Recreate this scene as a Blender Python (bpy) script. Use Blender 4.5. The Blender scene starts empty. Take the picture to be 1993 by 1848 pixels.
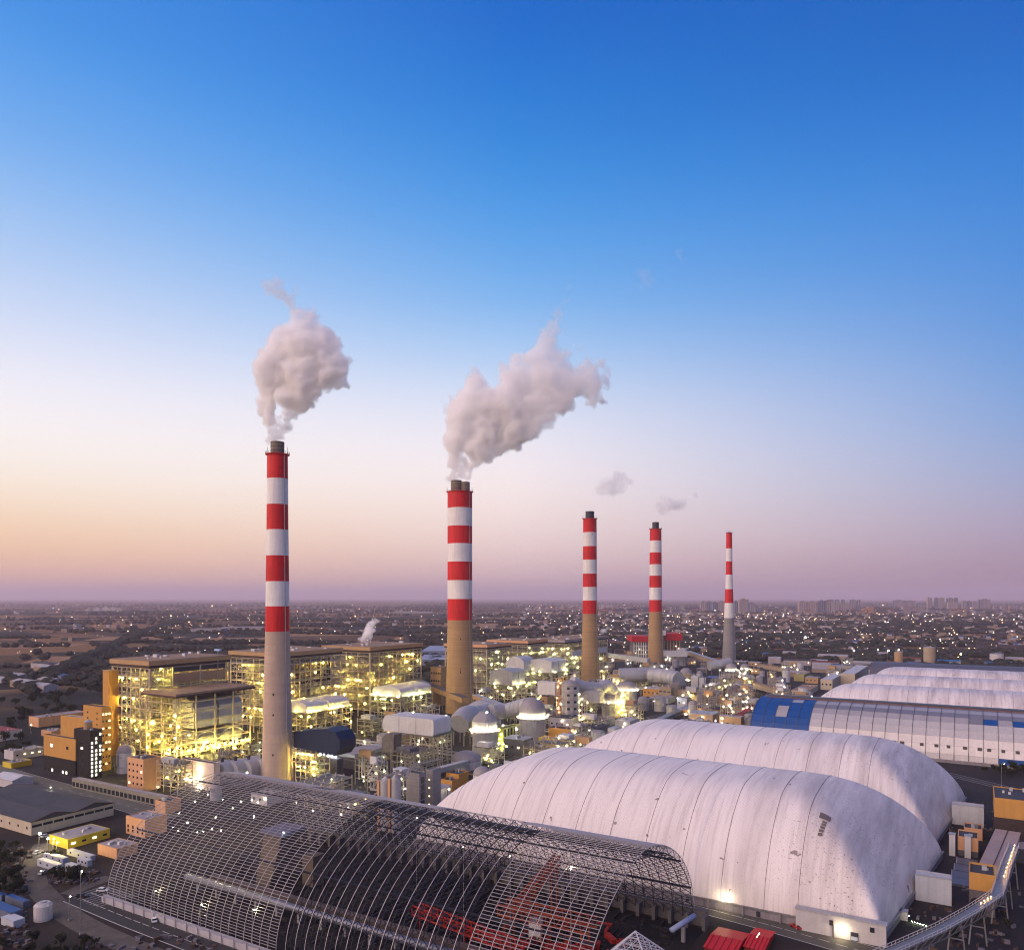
import bpy, math, random
import numpy as np
from mathutils import Vector, Quaternion, Matrix

random.seed(7)
sc = bpy.context.scene
COL = sc.collection

# ------------------------------------------------------------------ camera
# the plant is laid out on its own axes: X along the coal domes, Y across them; metres
CAM_H, FPX, HX, HY = 115.0, 1500.0, 996.5, 1163.0
FU, FV, RU, RV = -0.5137, 0.858, 0.858, 0.5137      # view direction and its right-hand side
cam = bpy.data.cameras.new('camera')
cam.sensor_width = 36.0
cam.lens = 36.0 * FPX / 1993.0
cam.shift_y = (HY - 924.0) / 1993.0
cam.clip_start = 1.0
cam.clip_end = 150000.0
cam_o = bpy.data.objects.new('camera', cam)
cam_o.location = (0, 0, CAM_H)
cam_o.rotation_euler = (math.pi / 2, 0, math.asin(-FU))
COL.objects.link(cam_o)
sc.camera = cam_o

# ------------------------------------------------------------------ render settings
sc.view_settings.view_transform = 'Standard'
sc.view_settings.look = 'None'
sc.view_settings.exposure = 0.36
sc.view_settings.gamma = 1.0
sc.view_settings.use_curve_mapping = False
sc.render.engine = 'CYCLES'
cy = sc.cycles
cy.use_denoising = True
cy.filter_width = 1.15
cy.max_bounces = 12
cy.diffuse_bounces = 2
cy.glossy_bounces = 2
cy.transmission_bounces = 3
cy.volume_bounces = 12
cy.transparent_max_bounces = 12
cy.volume_max_steps = 256
cy.volume_step_rate = 1.0
cy.sample_clamp_indirect = 3.0
cy.sample_clamp_direct = 0.0
cy.caustics_reflective = False
cy.caustics_refractive = False

# ------------------------------------------------------------------ sky
def lin(c):
    if isinstance(c, str):
        c = [int(c[i:i + 2], 16) / 255 for i in (0, 2, 4)]
    return tuple(v / 12.92 if v <= .04045 else ((v + .055) / 1.055) ** 2.4 for v in c) + (1,)

SUN_AZ, SUN_EL = math.radians(-124), math.radians(20)     # azimuth from the view direction, negative = left
sxr, sfw = math.sin(SUN_AZ), math.cos(SUN_AZ)
SUNV = Vector(((FU * sfw + RU * sxr) * math.cos(SUN_EL), (FV * sfw + RV * sxr) * math.cos(SUN_EL), math.sin(SUN_EL)))

world = bpy.data.worlds.new('World')
sc.world = world
world.use_nodes = True
nt = world.node_tree
nt.nodes.clear()
N, L = nt.nodes, nt.links
def wm(op, a, b=None, c=None):
    n = N.new('ShaderNodeMath'); n.operation = op
    for i, v in enumerate((a, b, c)):
        if v is None: continue
        if isinstance(v, (int, float)): n.inputs[i].default_value = v
        else: L.new(v, n.inputs[i])
    return n.outputs[0]
tc = N.new('ShaderNodeTexCoord')
sp = N.new('ShaderNodeSeparateXYZ'); L.new(tc.outputs['Generated'], sp.inputs[0])
el = wm('ARCSINE', sp.outputs[2])
fac = wm('DIVIDE', el, math.radians(60)); fac = wm('MAXIMUM', fac, 0.0)
GLOW_AZ = math.radians(-62)
gx = FU * math.cos(GLOW_AZ) + RU * math.sin(GLOW_AZ); gy = FV * math.cos(GLOW_AZ) + RV * math.sin(GLOW_AZ)
dot = wm('ADD', wm('MULTIPLY', sp.outputs[0], gx), wm('MULTIPLY', sp.outputs[1], gy))
hl = wm('SQRT', wm('ADD', wm('MULTIPLY', sp.outputs[0], sp.outputs[0]), wm('MULTIPLY', sp.outputs[1], sp.outputs[1])))
t = wm('DIVIDE', dot, wm('MAXIMUM', hl, 1e-4))
def ramp(stops):
    r = N.new('ShaderNodeValToRGB'); r.color_ramp.interpolation = 'B_SPLINE'
    e = r.color_ramp.elements
    while len(e) > 1: e.remove(e[-1])
    for i, (deg, h) in enumerate(stops):
        x = deg / 60
        el_ = e[0] if i == 0 else e.new(x)
        el_.position = x; el_.color = lin(h)
    L.new(fac, r.inputs[0])
    return r.outputs[0]
SKY_L = [(0, 'd6a898'), (1.2, 'f4be9c'), (3.2, 'ffd0a2'), (5.5, 'ffe3c2'), (8.5, 'fff6ec'), (12.5, 'faf5fb'), (17, 'd2ddf7'), (22, 'a2c6f2'), (27, '6eabee'), (33, '3c92e6'), (45, '1266cc'), (60, '0c4c9c')]
SKY_C = [(0, 'c6a4a6'), (1.6, 'e2c0be'), (4.0, 'f3d8d2'), (7, 'fceae6'), (10, 'faf0f4'), (13.6, 'e0e5f6'), (17.2, 'b0cff3'), (21, '7ab4ee'), (26, '4a9be6'), (31, '2284da'), (37, '0066cc'), (45, '0054b0'), (60, '004490')]
SKY_R = [(0, '8c7084'), (1.4, '9e8298'), (4.2, 'aa9cb6'), (7.5, '98a6cc'), (11.4, '7aa2d8'), (17, '5292da'), (25, '267fd6'), (32, '0060c2'), (44, '004ca0'), (60, '004086')]
mr1 = N.new('ShaderNodeMapRange'); mr1.interpolation_type = 'LINEAR'; L.new(t, mr1.inputs[0]); mr1.inputs[1].default_value = .47; mr1.inputs[2].default_value = .90
mr2 = N.new('ShaderNodeMapRange'); mr2.interpolation_type = 'LINEAR'; L.new(t, mr2.inputs[0]); mr2.inputs[1].default_value = -.12; mr2.inputs[2].default_value = .47
def wmix(f, a, b):
    m = N.new('ShaderNodeMix'); m.data_type = 'RGBA'
    L.new(f, m.inputs[0]); L.new(a, m.inputs[6]); L.new(b, m.inputs[7])
    return m.outputs[2]
skc = wmix(mr1.outputs[0], wmix(mr2.outputs[0], ramp(SKY_R), ramp(SKY_C)), ramp(SKY_L))
bg = N.new('ShaderNodeBackground'); L.new(skc, bg.inputs[0]); bg.inputs[1].default_value = 0.80
nis = N.new('ShaderNodeTexSky'); nis.sky_type = 'NISHITA'; nis.sun_disc = False
nis.sun_elevation = SUN_EL; nis.sun_rotation = math.atan2(SUNV.x, SUNV.y)
bg2 = N.new('ShaderNodeBackground'); L.new(nis.outputs[0], bg2.inputs[0]); bg2.inputs[1].default_value = 0.003
ad = N.new('ShaderNodeAddShader'); L.new(bg.outputs[0], ad.inputs[0]); L.new(bg2.outputs[0], ad.inputs[1])
wo = N.new('ShaderNodeOutputWorld'); L.new(ad.outputs[0], wo.inputs[0])

# ------------------------------------------------------------------ sun: low, soft, from the left
sl = bpy.data.lights.new('sun', 'SUN'); sl.energy = 3.9; sl.angle = math.radians(95); sl.color = (1.0, .70, .52)
so = bpy.data.objects.new('sun', sl); so.rotation_euler = SUNV.to_track_quat('Z', 'Y').to_euler(); so.location = (0, 0, 500)
COL.objects.link(so)

# ------------------------------------------------------------------ survey helpers
def at(px, py, z=0.0):
    """the place at height z that stands at this point of the survey picture"""
    d = FPX * (CAM_H - z) / (py - HY)
    return atd(px, d)
def atd(px, d):
    xr = (px - HX) * d / FPX
    return (FU * d + RU * xr, FV * d + RV * xr)
def zat(py, d):
    return CAM_H - (py - HY) * d / FPX
def depth(x, y):
    return FU * x + FV * y

# ------------------------------------------------------------------ materials
MATS = {}
def mat(name, col, rough=.75, metal=0., noise=.25, scale=.15, streak=0., bump=0., dirt=None, emit=None, es=1.0, spec=.3, hband=0.):
    """procedural paint / concrete / steel: base colour broken up by world-space noise, optional vertical streaks, pour lines and dirt"""
    if name in MATS: return MATS[name]
    m = bpy.data.materials.new(name); m.use_nodes = True
    n, l = m.node_tree.nodes, m.node_tree.links
    b = n['Principled BSDF']
    b.inputs['Roughness'].default_value = rough; b.inputs['Metallic'].default_value = metal
    b.inputs['Specular IOR Level'].default_value = spec
    if isinstance(col, str): col = lin(col)
    col = tuple(col[:3]) + (1,)
    if emit is not None:
        b.inputs['Base Color'].default_value = col
        b.inputs['Emission Color'].default_value = lin(emit) if isinstance(emit, str) else tuple(emit[:3]) + (1,)
        b.inputs['Emission Strength'].default_value = es
        MATS[name] = m; return m
    g = n.new('ShaderNodeNewGeometry')
    def tex(sx, sy, sz, sc_, det=4.):
        mp = n.new('ShaderNodeMapping'); mp.inputs['Scale'].default_value = (sx, sy, sz); l.new(g.outputs['Position'], mp.inputs[0])
        t_ = n.new('ShaderNodeTexNoise'); t_.inputs['Scale'].default_value = sc_; t_.inputs['Detail'].default_value = det; t_.inputs['Roughness'].default_value = .6
        l.new(mp.outputs[0], t_.inputs[0]); return t_.outputs[0]
    def mixc(f, a, bcol, amt, lo=.35, hi=.7):
        mr = n.new('ShaderNodeMapRange'); l.new(f, mr.inputs[0]); mr.inputs[1].default_value = lo; mr.inputs[2].default_value = hi; mr.inputs[4].default_value = amt
        x = n.new('ShaderNodeMix'); x.data_type = 'RGBA'; l.new(mr.outputs[0], x.inputs[0])
        if isinstance(a, tuple): x.inputs[6].default_value = a
        else: l.new(a, x.inputs[6])
        x.inputs[7].default_value = bcol
        return x.outputs[2]
    cur = col
    if noise:
        cur = mixc(tex(1, 1, 1, scale), cur, tuple(c * (1 - noise) for c in col[:3]) + (1,), 1.)
        cur = mixc(tex(1, 1, 1, scale * 6.3), cur, tuple(min(1, c * (1 + noise * .6)) for c in col[:3]) + (1,), .6, .5, .8)
    if streak:
        cur = mixc(tex(1, 1, .06, .7), cur, tuple(c * (1 - streak) for c in col[:3]) + (1,), 1., .45, .75)
    if hband:
        cur = mixc(tex(.002, .002, 1, .9, 3.), cur, tuple(c * (1 - hband) for c in col[:3]) + (1,), 1., .45, .6)
    if dirt:
        cur = mixc(tex(1, 1, 1, .05, 8.), cur, lin(dirt) if isinstance(dirt, str) else dirt, .8, .5, .75)
    if isinstance(cur, tuple): b.inputs['Base Color'].default_value = cur
    else: l.new(cur, b.inputs['Base Color'])
    if bump:
        bp = n.new('ShaderNodeBump'); bp.inputs['Strength'].default_value = bump; bp.inputs['Distance'].default_value = .3
        l.new(tex(1, 1, 1, scale * 8), bp.inputs['Height']); l.new(bp.outputs[0], b.inputs['Normal'])
    MATS[name] = m
    return m
def glow(name, emit, es, sample=True):
    m = mat(name, (.8, .8, .8), emit=emit, es=es)
    if not sample: m.cycles.emission_sampling = 'NONE'
    return m

# ------------------------------------------------------------------ geometry helpers
class MB:
    """collects geometry in plant coordinates, builds ONE mesh object"""
    def __init__(s): s.v = []; s.f = []
    def add(s, vs, fs):
        k = len(s.v); s.v.extend(vs); s.f.extend([tuple(i + k for i in f) for f in fs]); return s
    def box(s, x0, x1, y0, y1, z0, z1):
        return s.add([(x0, y0, z0), (x1, y0, z0), (x1, y1, z0), (x0, y1, z0), (x0, y0, z1), (x1, y0, z1), (x1, y1, z1), (x0, y1, z1)],
                     [(0, 3, 2, 1), (4, 5, 6, 7), (0, 1, 5, 4), (1, 2, 6, 5), (2, 3, 7, 6), (3, 0, 4, 7)])
    def rbox(s, cx, cy, lx, ly, z0, z1, a=0.):
        c, q = math.cos(a), math.sin(a)
        p = [(cx + dx * c - dy * q, cy + dx * q + dy * c) for dx, dy in ((-lx / 2, -ly / 2), (lx / 2, -ly / 2), (lx / 2, ly / 2), (-lx / 2, ly / 2))]
        return s.prism(p, z0, z1)
    def prism(s, pts, z0, z1):
        n = len(pts)
        if sum(pts[i][0] * pts[(i + 1) % n][1] - pts[(i + 1) % n][0] * pts[i][1] for i in range(n)) < 0: pts = pts[::-1]
        return s.add([(x, y, z0) for x, y in pts] + [(x, y, z1) for x, y in pts],
                     [tuple(range(n))[::-1], tuple(range(n, 2 * n))] + [(i, (i + 1) % n, (i + 1) % n + n, i + n) for i in range(n)])
    def beam(s, p, q, w, h=None):
        p, q = Vector(p), Vector(q); d = q - p
        if d.length < 1e-6: return s
        h = h or w
        d.normalize(); up = Vector((0, 0, 1)) if abs(d.z) < .95 else Vector((1, 0, 0))
        a = d.cross(up).normalized() * w / 2; b = a.cross(d).normalized() * h / 2
        vs = [tuple(e + x * a + y * b) for e in (p, q) for x, y in ((-1, -1), (1, -1), (1, 1), (-1, 1))]
        return s.add(vs, [(0, 1, 2, 3), (7, 6, 5, 4), (0, 4, 5, 1), (1, 5, 6, 2), (2, 6, 7, 3), (3, 7, 4, 0)])
    def lathe(s, x, y, prof, n=24, cap=True):
        k = len(s.v)
        for r, z in prof:
            for i in range(n):
                a = 2 * math.pi * i / n; s.v.append((x + r * math.cos(a), y + r * math.sin(a), z))
        m = len(prof)
        for j in range(m - 1):
            for i in range(n):
                s.f.append((k + j * n + i, k + j * n + (i + 1) % n, k + (j + 1) * n + (i + 1) % n, k + (j + 1) * n + i))
        if cap:
            s.f.append(tuple(k + i for i in range(n))[::-1]); s.f.append(tuple(k + (m - 1) * n + i for i in range(n)))
        return s
    def cyl(s, x, y, r, z0, z1, n=24): return s.lathe(x, y, [(r, z0), (r, z1)], n)
    def dome(s, x, y, r, z0, h, n=24, st=6):
        return s.lathe(x, y, [(max(.02, r * math.cos(i * math.pi / 2 / st)), z0 + h * math.sin(i * math.pi / 2 / st)) for i in range(st + 1)], n)
    def tube(s, pts, r, n=8, rs=None):
        k = len(s.v); P_ = [Vector(p) for p in pts]; m = len(P_)
        for j, p in enumerate(P_):
            d = (P_[min(j + 1, m - 1)] - P_[max(j - 1, 0)]).normalized()
            up = Vector((0, 0, 1)) if abs(d.z) < .9 else Vector((1, 0, 0))
            a = d.cross(up).normalized(); b = a.cross(d); rr = rs[j] if rs else r
            for i in range(n):
                t_ = 2 * math.pi * i / n
                s.v.append(tuple(p + a * rr * math.cos(t_) + b * rr * math.sin(t_)))
        for j in range(m - 1):
            for i in range(n): s.f.append((k + j * n + i, k + j * n + (i + 1) % n, k + (j + 1) * n + (i + 1) % n, k + (j + 1) * n + i))
        s.f.append(tuple(k + i for i in range(n))[::-1]); s.f.append(tuple(k + (m - 1) * n + i for i in range(n)))
        return s
    def build(s, name, m, parent=None, smooth=False, kind=None):
        me = bpy.data.meshes.new(name)
        off = parent.location if parent is not None else (0, 0, 0)
        if parent is not None and parent.parent is not None: off = Vector(off) + parent.parent.location
        v = np.array(s.v, dtype=np.float64) - np.array(off[:])
        me.from_pydata(v.tolist(), [], s.f)
        me.materials.append(m)
        if smooth: me.shade_smooth()
        o = bpy.data.objects.new(name, me); COL.objects.link(o)
        if parent is not None: o.parent = parent
        if kind: o['kind'] = kind
        return o
def smooth_by_angle(o, deg=35):
    me = o.data; me.shade_smooth()
    try: me.set_sharp_from_angle(angle=math.radians(deg))
    except Exception: pass
    return o
def thing(name, label, cat, x, y, z=0., group=None):
    o = bpy.data.objects.new(name, None); COL.objects.link(o); o.location = (x, y, z); o.empty_display_size = 1
    o['label'] = label; o['category'] = cat
    if group: o['group'] = group
    return o
def tag(o, label, cat, group=None, kind=None):
    if label: o['label'] = label
    if cat: o['category'] = cat
    if group: o['group'] = group
    if kind: o['kind'] = kind
    return o
def struct(name, mb, m, smooth=False):
    o = mb.build(name, m, None, smooth); o['kind'] = 'structure'; return o
UNIT = {}
def unit(m, shape='box'):
    k = (m.name, shape)
    if k not in UNIT:
        b = MB()
        if shape == 'box': b.box(-.5, .5, -.5, .5, -.5, .5)
        elif shape == 'tube': b.cyl(0, 0, .5, -.5, .5, 10)
        elif shape == 'ball':
            g = (1 + 5 ** .5) / 2; q = 1 / math.sqrt(1 + g * g)
            vs = [(x * q, y * q, z * q) for x, y, z in ((-1, g, 0), (1, g, 0), (-1, -g, 0), (1, -g, 0), (0, -1, g), (0, 1, g), (0, -1, -g), (0, 1, -g), (g, 0, -1), (g, 0, 1), (-g, 0, -1), (-g, 0, 1))]
            b.add(vs, [(0, 11, 5), (0, 5, 1), (0, 1, 7), (0, 7, 10), (0, 10, 11), (1, 5, 9), (5, 11, 4), (11, 10, 2), (10, 7, 6), (7, 1, 8), (3, 9, 4), (3, 4, 2), (3, 2, 6), (3, 6, 8), (3, 8, 9), (4, 9, 5), (2, 4, 11), (6, 2, 10), (8, 6, 7), (9, 8, 1)])
        me = bpy.data.meshes.new(shape + '_piece'); me.from_pydata(b.v, [], b.f); me.materials.append(m); UNIT[k] = me
    return UNIT[k]
def bar(name, parent, p, q, w, m, h=None, shape='box'):
    """one straight member from p to q, sharing its mesh with all alike members"""
    p, q = Vector(p), Vector(q); d = q - p; Lh = d.length
    o = bpy.data.objects.new(name, unit(m, shape)); COL.objects.link(o)
    o.rotation_mode = 'QUATERNION'
    d.normalize(); up = Vector((0, 0, 1)) if abs(d.z) < .95 else Vector((1, 0, 0))
    a = d.cross(up).normalized(); b = a.cross(d).normalized()
    o.rotation_quaternion = Matrix((a, b, a.cross(b))).transposed().to_quaternion() if True else None
    o.scale = (w, h or w, Lh)
    off = Vector((0, 0, 0))
    pp = parent
    while pp is not None: off += pp.location; pp = pp.parent
    o.location = (p + q) / 2 - off
    if parent is not None: o.parent = parent
    return o
def blk(name, parent, x0, x1, y0, y1, z0, z1, m):
    """one box-shaped piece that shares its mesh"""
    o = bpy.data.objects.new(name, unit(m)); COL.objects.link(o)
    off = Vector((0, 0, 0)); pp = parent
    while pp is not None: off += pp.location; pp = pp.parent
    o.location = Vector(((x0 + x1) / 2, (y0 + y1) / 2, (z0 + z1) / 2)) - off
    o.scale = (abs(x1 - x0), abs(y1 - y0), abs(z1 - z0))
    o.parent = parent
    return o
def lamp(parent, x, y, z, m, r=.45, name='lamp'):
    o = bpy.data.objects.new(name, unit(m, 'ball')); COL.objects.link(o)
    off = Vector((0, 0, 0)); pp = parent
    while pp is not None: off += pp.location; pp = pp.parent
    o.location = Vector((x, y, z)) - off; r *= .55; o.scale = (r, r, r); o.parent = parent
    return o
def copy_tree(o, parent=None):
    c = o.copy(); COL.objects.link(c)
    if parent is not None: c.parent = parent
    for ch in list(o.children): copy_tree(ch, c)
    return c

# palette
CONC = mat('weathered_concrete', 'aa8b66', .9, noise=.2, scale=.06, streak=.18, hband=.22, bump=.2)
CONC_GREY = mat('grey_concrete', '8d8a8a', .9, noise=.2, scale=.06, streak=.15, hband=.18)
CONC_PALE = mat('pale_concrete', 'b8a392', .9, noise=.18, scale=.06, streak=.18, hband=.13)
REDP = mat('red_band_paint', (.62, .012, .014), .55, noise=.2, scale=.08, streak=.4)
WHITEP = mat('white_band_paint', (.76, .73, .71), .6, noise=.14, scale=.08, streak=.24)
STEELD = mat('dark_steel', (.06, .06, .075), .5, .6, noise=.3, scale=.4)
STEELM = mat('galvanised_steel', (.30, .30, .31), .45, .6, noise=.25, scale=.4)
STEELP = mat('pale_steel_paint', (.34, .31, .26), .6, noise=.25, scale=.3)
LINER = mat('sooty_flue_liner', (.24, .20, .15), .8, noise=.4, scale=.3, streak=.4)
CLAD = mat('grey_cladding', (.42, .42, .44), .5, .2, noise=.15, scale=.15, streak=.2)
CLADP = mat('pale_grey_cladding', (.55, .54, .55), .5, .1, noise=.12, scale=.1, streak=.15)
CLADD = mat('dark_grey_cladding', (.12, .12, .14), .5, .2, noise=.25, scale=.2, streak=.2)
TAN = mat('tan_cladding', (.42, .27, .14), .7, noise=.15, scale=.1, streak=.15)
TANR = mat('tan_roofing', (.32, .215, .135), .85, noise=.25, scale=.08, dirt=(.12, .09, .08, 1))
BROWN = mat('dark_brown_cladding', (.06, .035, .03), .7, noise=.2, scale=.2)
OCHRE = mat('ochre_render', (.52, .27, .07), .8, noise=.12, scale=.12, streak=.15)
PEACH = mat('peach_render', (.62, .34, .18), .8, noise=.12, scale=.12, streak=.15)
YELLOW = mat('yellow_cladding', (.60, .45, .04), .7, noise=.15, scale=.12, streak=.1)
BLACKW = mat('black_cladding', (.012, .010, .014), .5, noise=.3, scale=.3)
ROOFG = mat('dark_grey_roofing', (.06, .062, .075), .8, noise=.3, scale=.08, dirt=(.03, .03, .035, 1))
ROOFP = mat('pale_roofing', (.34, .31, .32), .8, noise=.2, scale=.1, dirt=(.2, .17, .17, 1))
WALLW = mat('whitewashed_wall', (.50, .47, .48), .8, noise=.15, scale=.15, streak=.2)
WALLC = mat('cream_wall', (.50, .43, .33), .8, noise=.15, scale=.15, streak=.2)
BLUEP = mat('blue_sheet', (.009, .072, .27), .5, noise=.15, scale=.2, streak=.12)
NAVY = mat('navy_cladding', (.014, .025, .06), .5, noise=.2, scale=.1, streak=.2)
GLASS = mat('dark_window_glass', (.02, .025, .035), .15, noise=0, spec=.6)
WINLIT = glow('lit_window', 'ffe6a8', 2.2)
WINWHITE = glow('white_lit_window', 'fff2d8', 2.0)
GLY = glow('yellow_lamp_glow', (1., .76, .14), 1900)
GLW = glow('warm_white_lamp_glow', (1., .86, .52), 420)
GLA = glow('amber_lamp_glow', (1., .50, .14), 260)
GLC = glow('cool_lamp_glow', (.86, .93, 1.), 420)
GLR = glow('red_lamp_glow', (1., .06, .03), 25)

# ------------------------------------------------------------------ ground out to the horizon
def ground_material():
    m = bpy.data.materials.new('farmland'); m.use_nodes = True
    n, l = m.node_tree.nodes, m.node_tree.links
    b = n['Principled BSDF']; b.inputs['Roughness'].default_value = .95; b.inputs['Specular IOR Level'].default_value = .1
    g = n.new('ShaderNodeNewGeometry')
    def mp(sx, sy, rot=0.):
        q = n.new('ShaderNodeMapping'); q.inputs['Scale'].default_value = (sx, sy, 1); q.inputs['Rotation'].default_value = (0, 0, rot)
        l.new(g.outputs['Position'], q.inputs[0]); return q.outputs[0]
    wn = n.new('ShaderNodeTexNoise'); wn.inputs['Scale'].default_value = .0012; l.new(g.outputs['Position'], wn.inputs[0])
    vadd = n.new('ShaderNodeVectorMath'); vadd.operation = 'MULTIPLY_ADD'; l.new(wn.outputs['Color'], vadd.inputs[0]); vadd.inputs[1].default_value = (1.6, 1.6, 0); l.new(mp(.0016, .0042, .35), vadd.inputs[2])
    vo = n.new('ShaderNodeTexVoronoi'); vo.inputs['Scale'].default_value = 1.; l.new(vadd.outputs[0], vo.inputs[0])
    sv = n.new('ShaderNodeSeparateColor'); l.new(vo.outputs['Color'], sv.inputs[0])
    r = n.new('ShaderNodeValToRGB'); r.color_ramp.interpolation = 'CONSTANT'; e = r.color_ramp.elements
    cols = [(0, (.022, .024, .022)), (.16, (.24, .125, .058)), (.36, (.045, .040, .030)), (.46, (.29, .155, .07)), (.62, (.022, .025, .024)), (.70, (.14, .085, .045)), (.82, (.27, .16, .08))]
    for i, (p_, c) in enumerate(cols):
        q = e[0] if i == 0 else (e[1] if i == 1 else e.new(p_)); q.position = p_; q.color = c + (1,)
    l.new(sv.outputs[0], r.inputs[0])
    # furrows and patchiness
    fn = n.new('ShaderNodeTexNoise'); fn.inputs['Scale'].default_value = .35; fn.inputs['Detail'].default_value = 6; l.new(mp(.03, .35, .35), fn.inputs[0])
    mx = n.new('ShaderNodeMix'); mx.data_type = 'RGBA'; mx.blend_type = 'MULTIPLY'; mx.inputs[0].default_value = .55
    l.new(r.outputs[0], mx.inputs[6]); l.new(fn.outputs['Color'], mx.inputs[7])
    big = n.new('ShaderNodeTexNoise'); big.inputs['Scale'].default_value = .0011; big.inputs['Detail'].default_value = 8; l.new(g.outputs['Position'], big.inputs[0])
    mr = n.new('ShaderNodeMapRange'); mr.inputs[1].default_value = .56; mr.inputs[2].default_value = .63; l.new(big.outputs[0], mr.inputs[0])
    mx2 = n.new('ShaderNodeMix'); mx2.data_type = 'RGBA'; l.new(mr.outputs[0], mx2.inputs[0]); l.new(mx.outputs[2], mx2.inputs[6]); mx2.inputs[7].default_value = (.022, .025, .025, 1)
    l.new(mx2.outputs[2], b.inputs['Base Color'])
    return m
gm = ground_material()
struct('ground', MB().add([(-58000, -58000, 0), (58000, -58000, 0), (58000, 58000, 0), (-58000, 58000, 0)], [(0, 1, 2, 3)]), gm)

# ------------------------------------------------------------------ haze: even air round camera and scene
hm = bpy.data.materials.new('haze_air'); hm.use_nodes = True
hn = hm.node_tree.nodes; hn.remove(hn['Principled BSDF'])
pv = hn.new('ShaderNodeVolumePrincipled'); pv.inputs['Color'].default_value = (.94, .80, .90, 1); pv.inputs['Density'].default_value = 5.0e-5; pv.inputs['Anisotropy'].default_value = .1
hm.node_tree.links.new(pv.outputs[0], hn['Material Output'].inputs['Volume'])
hz = MB().box(-60000, 60000, -60000, 60000, -1, 620).build('haze', hm)
hz['kind'] = 'stuff'

# ------------------------------------------------------------------ chimneys
def chimney(px, d, ys, widths, cols, conc, liners, label, nflue=1, holes=()):
    """ys: picture heights of the band edges from the shaft top down; widths: (py, width) pairs"""
    x, y = atd(px, d)
    t_ = thing('chimney', label, 'chimney', x, y)
    wy = [w[0] for w in widths]; ww = [w[1] for w in widths]
    def rad(py): return float(np.interp(py, wy, ww)) * d / FPX / 2
    base_py = HY + FPX * CAM_H / d
    # shaft from the ground to the lowest band
    prof = [(rad(p_), max(0, zat(p_, d))) for p_ in np.linspace(base_py, ys[-1], 14)]
    smooth_by_angle(MB().lathe(x, y, prof, 48).build('shaft', conc, t_))
    for i in range(len(ys) - 1):
        a, b = ys[i + 1], ys[i]
        z0, z1 = zat(a, d), zat(b, d)
        c = cols[i % len(cols)]
        o = smooth_by_angle(MB().lathe(x, y, [(rad(a) + .02 * (i % 2), z0), (rad((a + b) / 2) + .02 * (i % 2), (z0 + z1) / 2), (rad(b) + .02 * (i % 2), z1)], 48).build('painted_band', c, t_))
        o['label'] = ('red' if c is REDP else 'white') + ' painted band'
    zt = zat(ys[0], d); r = rad(ys[0])
    g = MB()
    g.lathe(x, y, [(r + .05, zt - .6), (r + 1.1, zt - .4), (r + 1.1, zt), (r * .3, zt + .02)], 40)
    g.build('top_gallery', REDP, t_)
    rl = MB()
    for i in range(24):
        a = i * math.pi / 12; rl.beam((x + (r + 1) * math.cos(a), y + (r + 1) * math.sin(a), zt), (x + (r + 1) * math.cos(a), y + (r + 1) * math.sin(a), zt + 1.3), .1)
        a2 = a + math.pi / 12
        for h in (.65, 1.3): rl.beam((x + (r + 1) * math.cos(a), y + (r + 1) * math.sin(a), zt + h), (x + (r + 1) * math.cos(a2), y + (r + 1) * math.sin(a2), zt + h), .08)
    rl.build('railing', STEELD, t_)
    for i in range(4):
        a = .5 + i * math.pi / 2
        bar('lightning_rod', t_, (x + r * math.cos(a), y + r * math.sin(a), zt), (x + r * math.cos(a), y + r * math.sin(a), zt + 4.5), .16, STEELD)
    for (ox, ytop, rr, m_) in liners:
        cx, cyy = x + ox * RU, y + ox * RV
        zl = zat(ytop, d)
        smooth_by_angle(MB().lathe(cx, cyy, [(rr, zt), (rr, zl), (rr * .82, zl), (rr * .82, zl - 3)], 28).build('flue', m_, t_))
        for k in range(3):
            zz = zt + (zl - zt) * (k + 1) / 3.3
            MB().lathe(cx, cyy, [(rr, zz - .15), (rr + .14, zz - .15), (rr + .14, zz + .15), (rr, zz + .15)], 28, cap=False).build('flue_ring', STEELD, t_)
    for k in range(10):
        za, zb_ = zt * k / 10, zt * (k + 1) / 10; q = []
        for zz in (za, zb_):
            rr = rad(HY + FPX * (CAM_H - zz) / d) + .35; a = .95; q.append((x + (-FU * math.cos(a) + RU * math.sin(a)) * rr, y + (-FV * math.cos(a) + RV * math.sin(a)) * rr, zz))
        bar('ladder', t_, q[0], q[1], .28, CLAD)
    for (hx, hy, hh) in holes:
        rr = rad(hy); a = math.asin(max(-1, min(1, (hx - px) * d / FPX / rr)))
        dx, dy = -FU * math.cos(a) + RU * math.sin(a), -FV * math.cos(a) + RV * math.sin(a)
        cx, cyy, z = x + dx * rr, y + dy * rr, zat(hy, d)
        bar('opening', t_, (cx - dx * .3, cyy - dy * .3, z), (cx + dx * .12, cyy + dy * .12, z), .9, BLACKW, hh)
    return t_, x, y, zt
RW = [REDP, WHITEP]
C1 = chimney(540, 480, [884, 932, 982, 1031, 1081, 1131, 1179, 1228], [(860, 38), (884, 39), (1030, 41), (1228, 46), (1400, 54), (1522, 60)], RW, CONC_PALE,
             [(0, 860, 4.1, LINER)], 'nearest red and white chimney in front of the lit boiler houses', holes=((540, 1348, 1.6), (540, 1387, 1.2), (540, 1463, 1.2), (526, 1010, .8), (552, 912, .8)))
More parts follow.
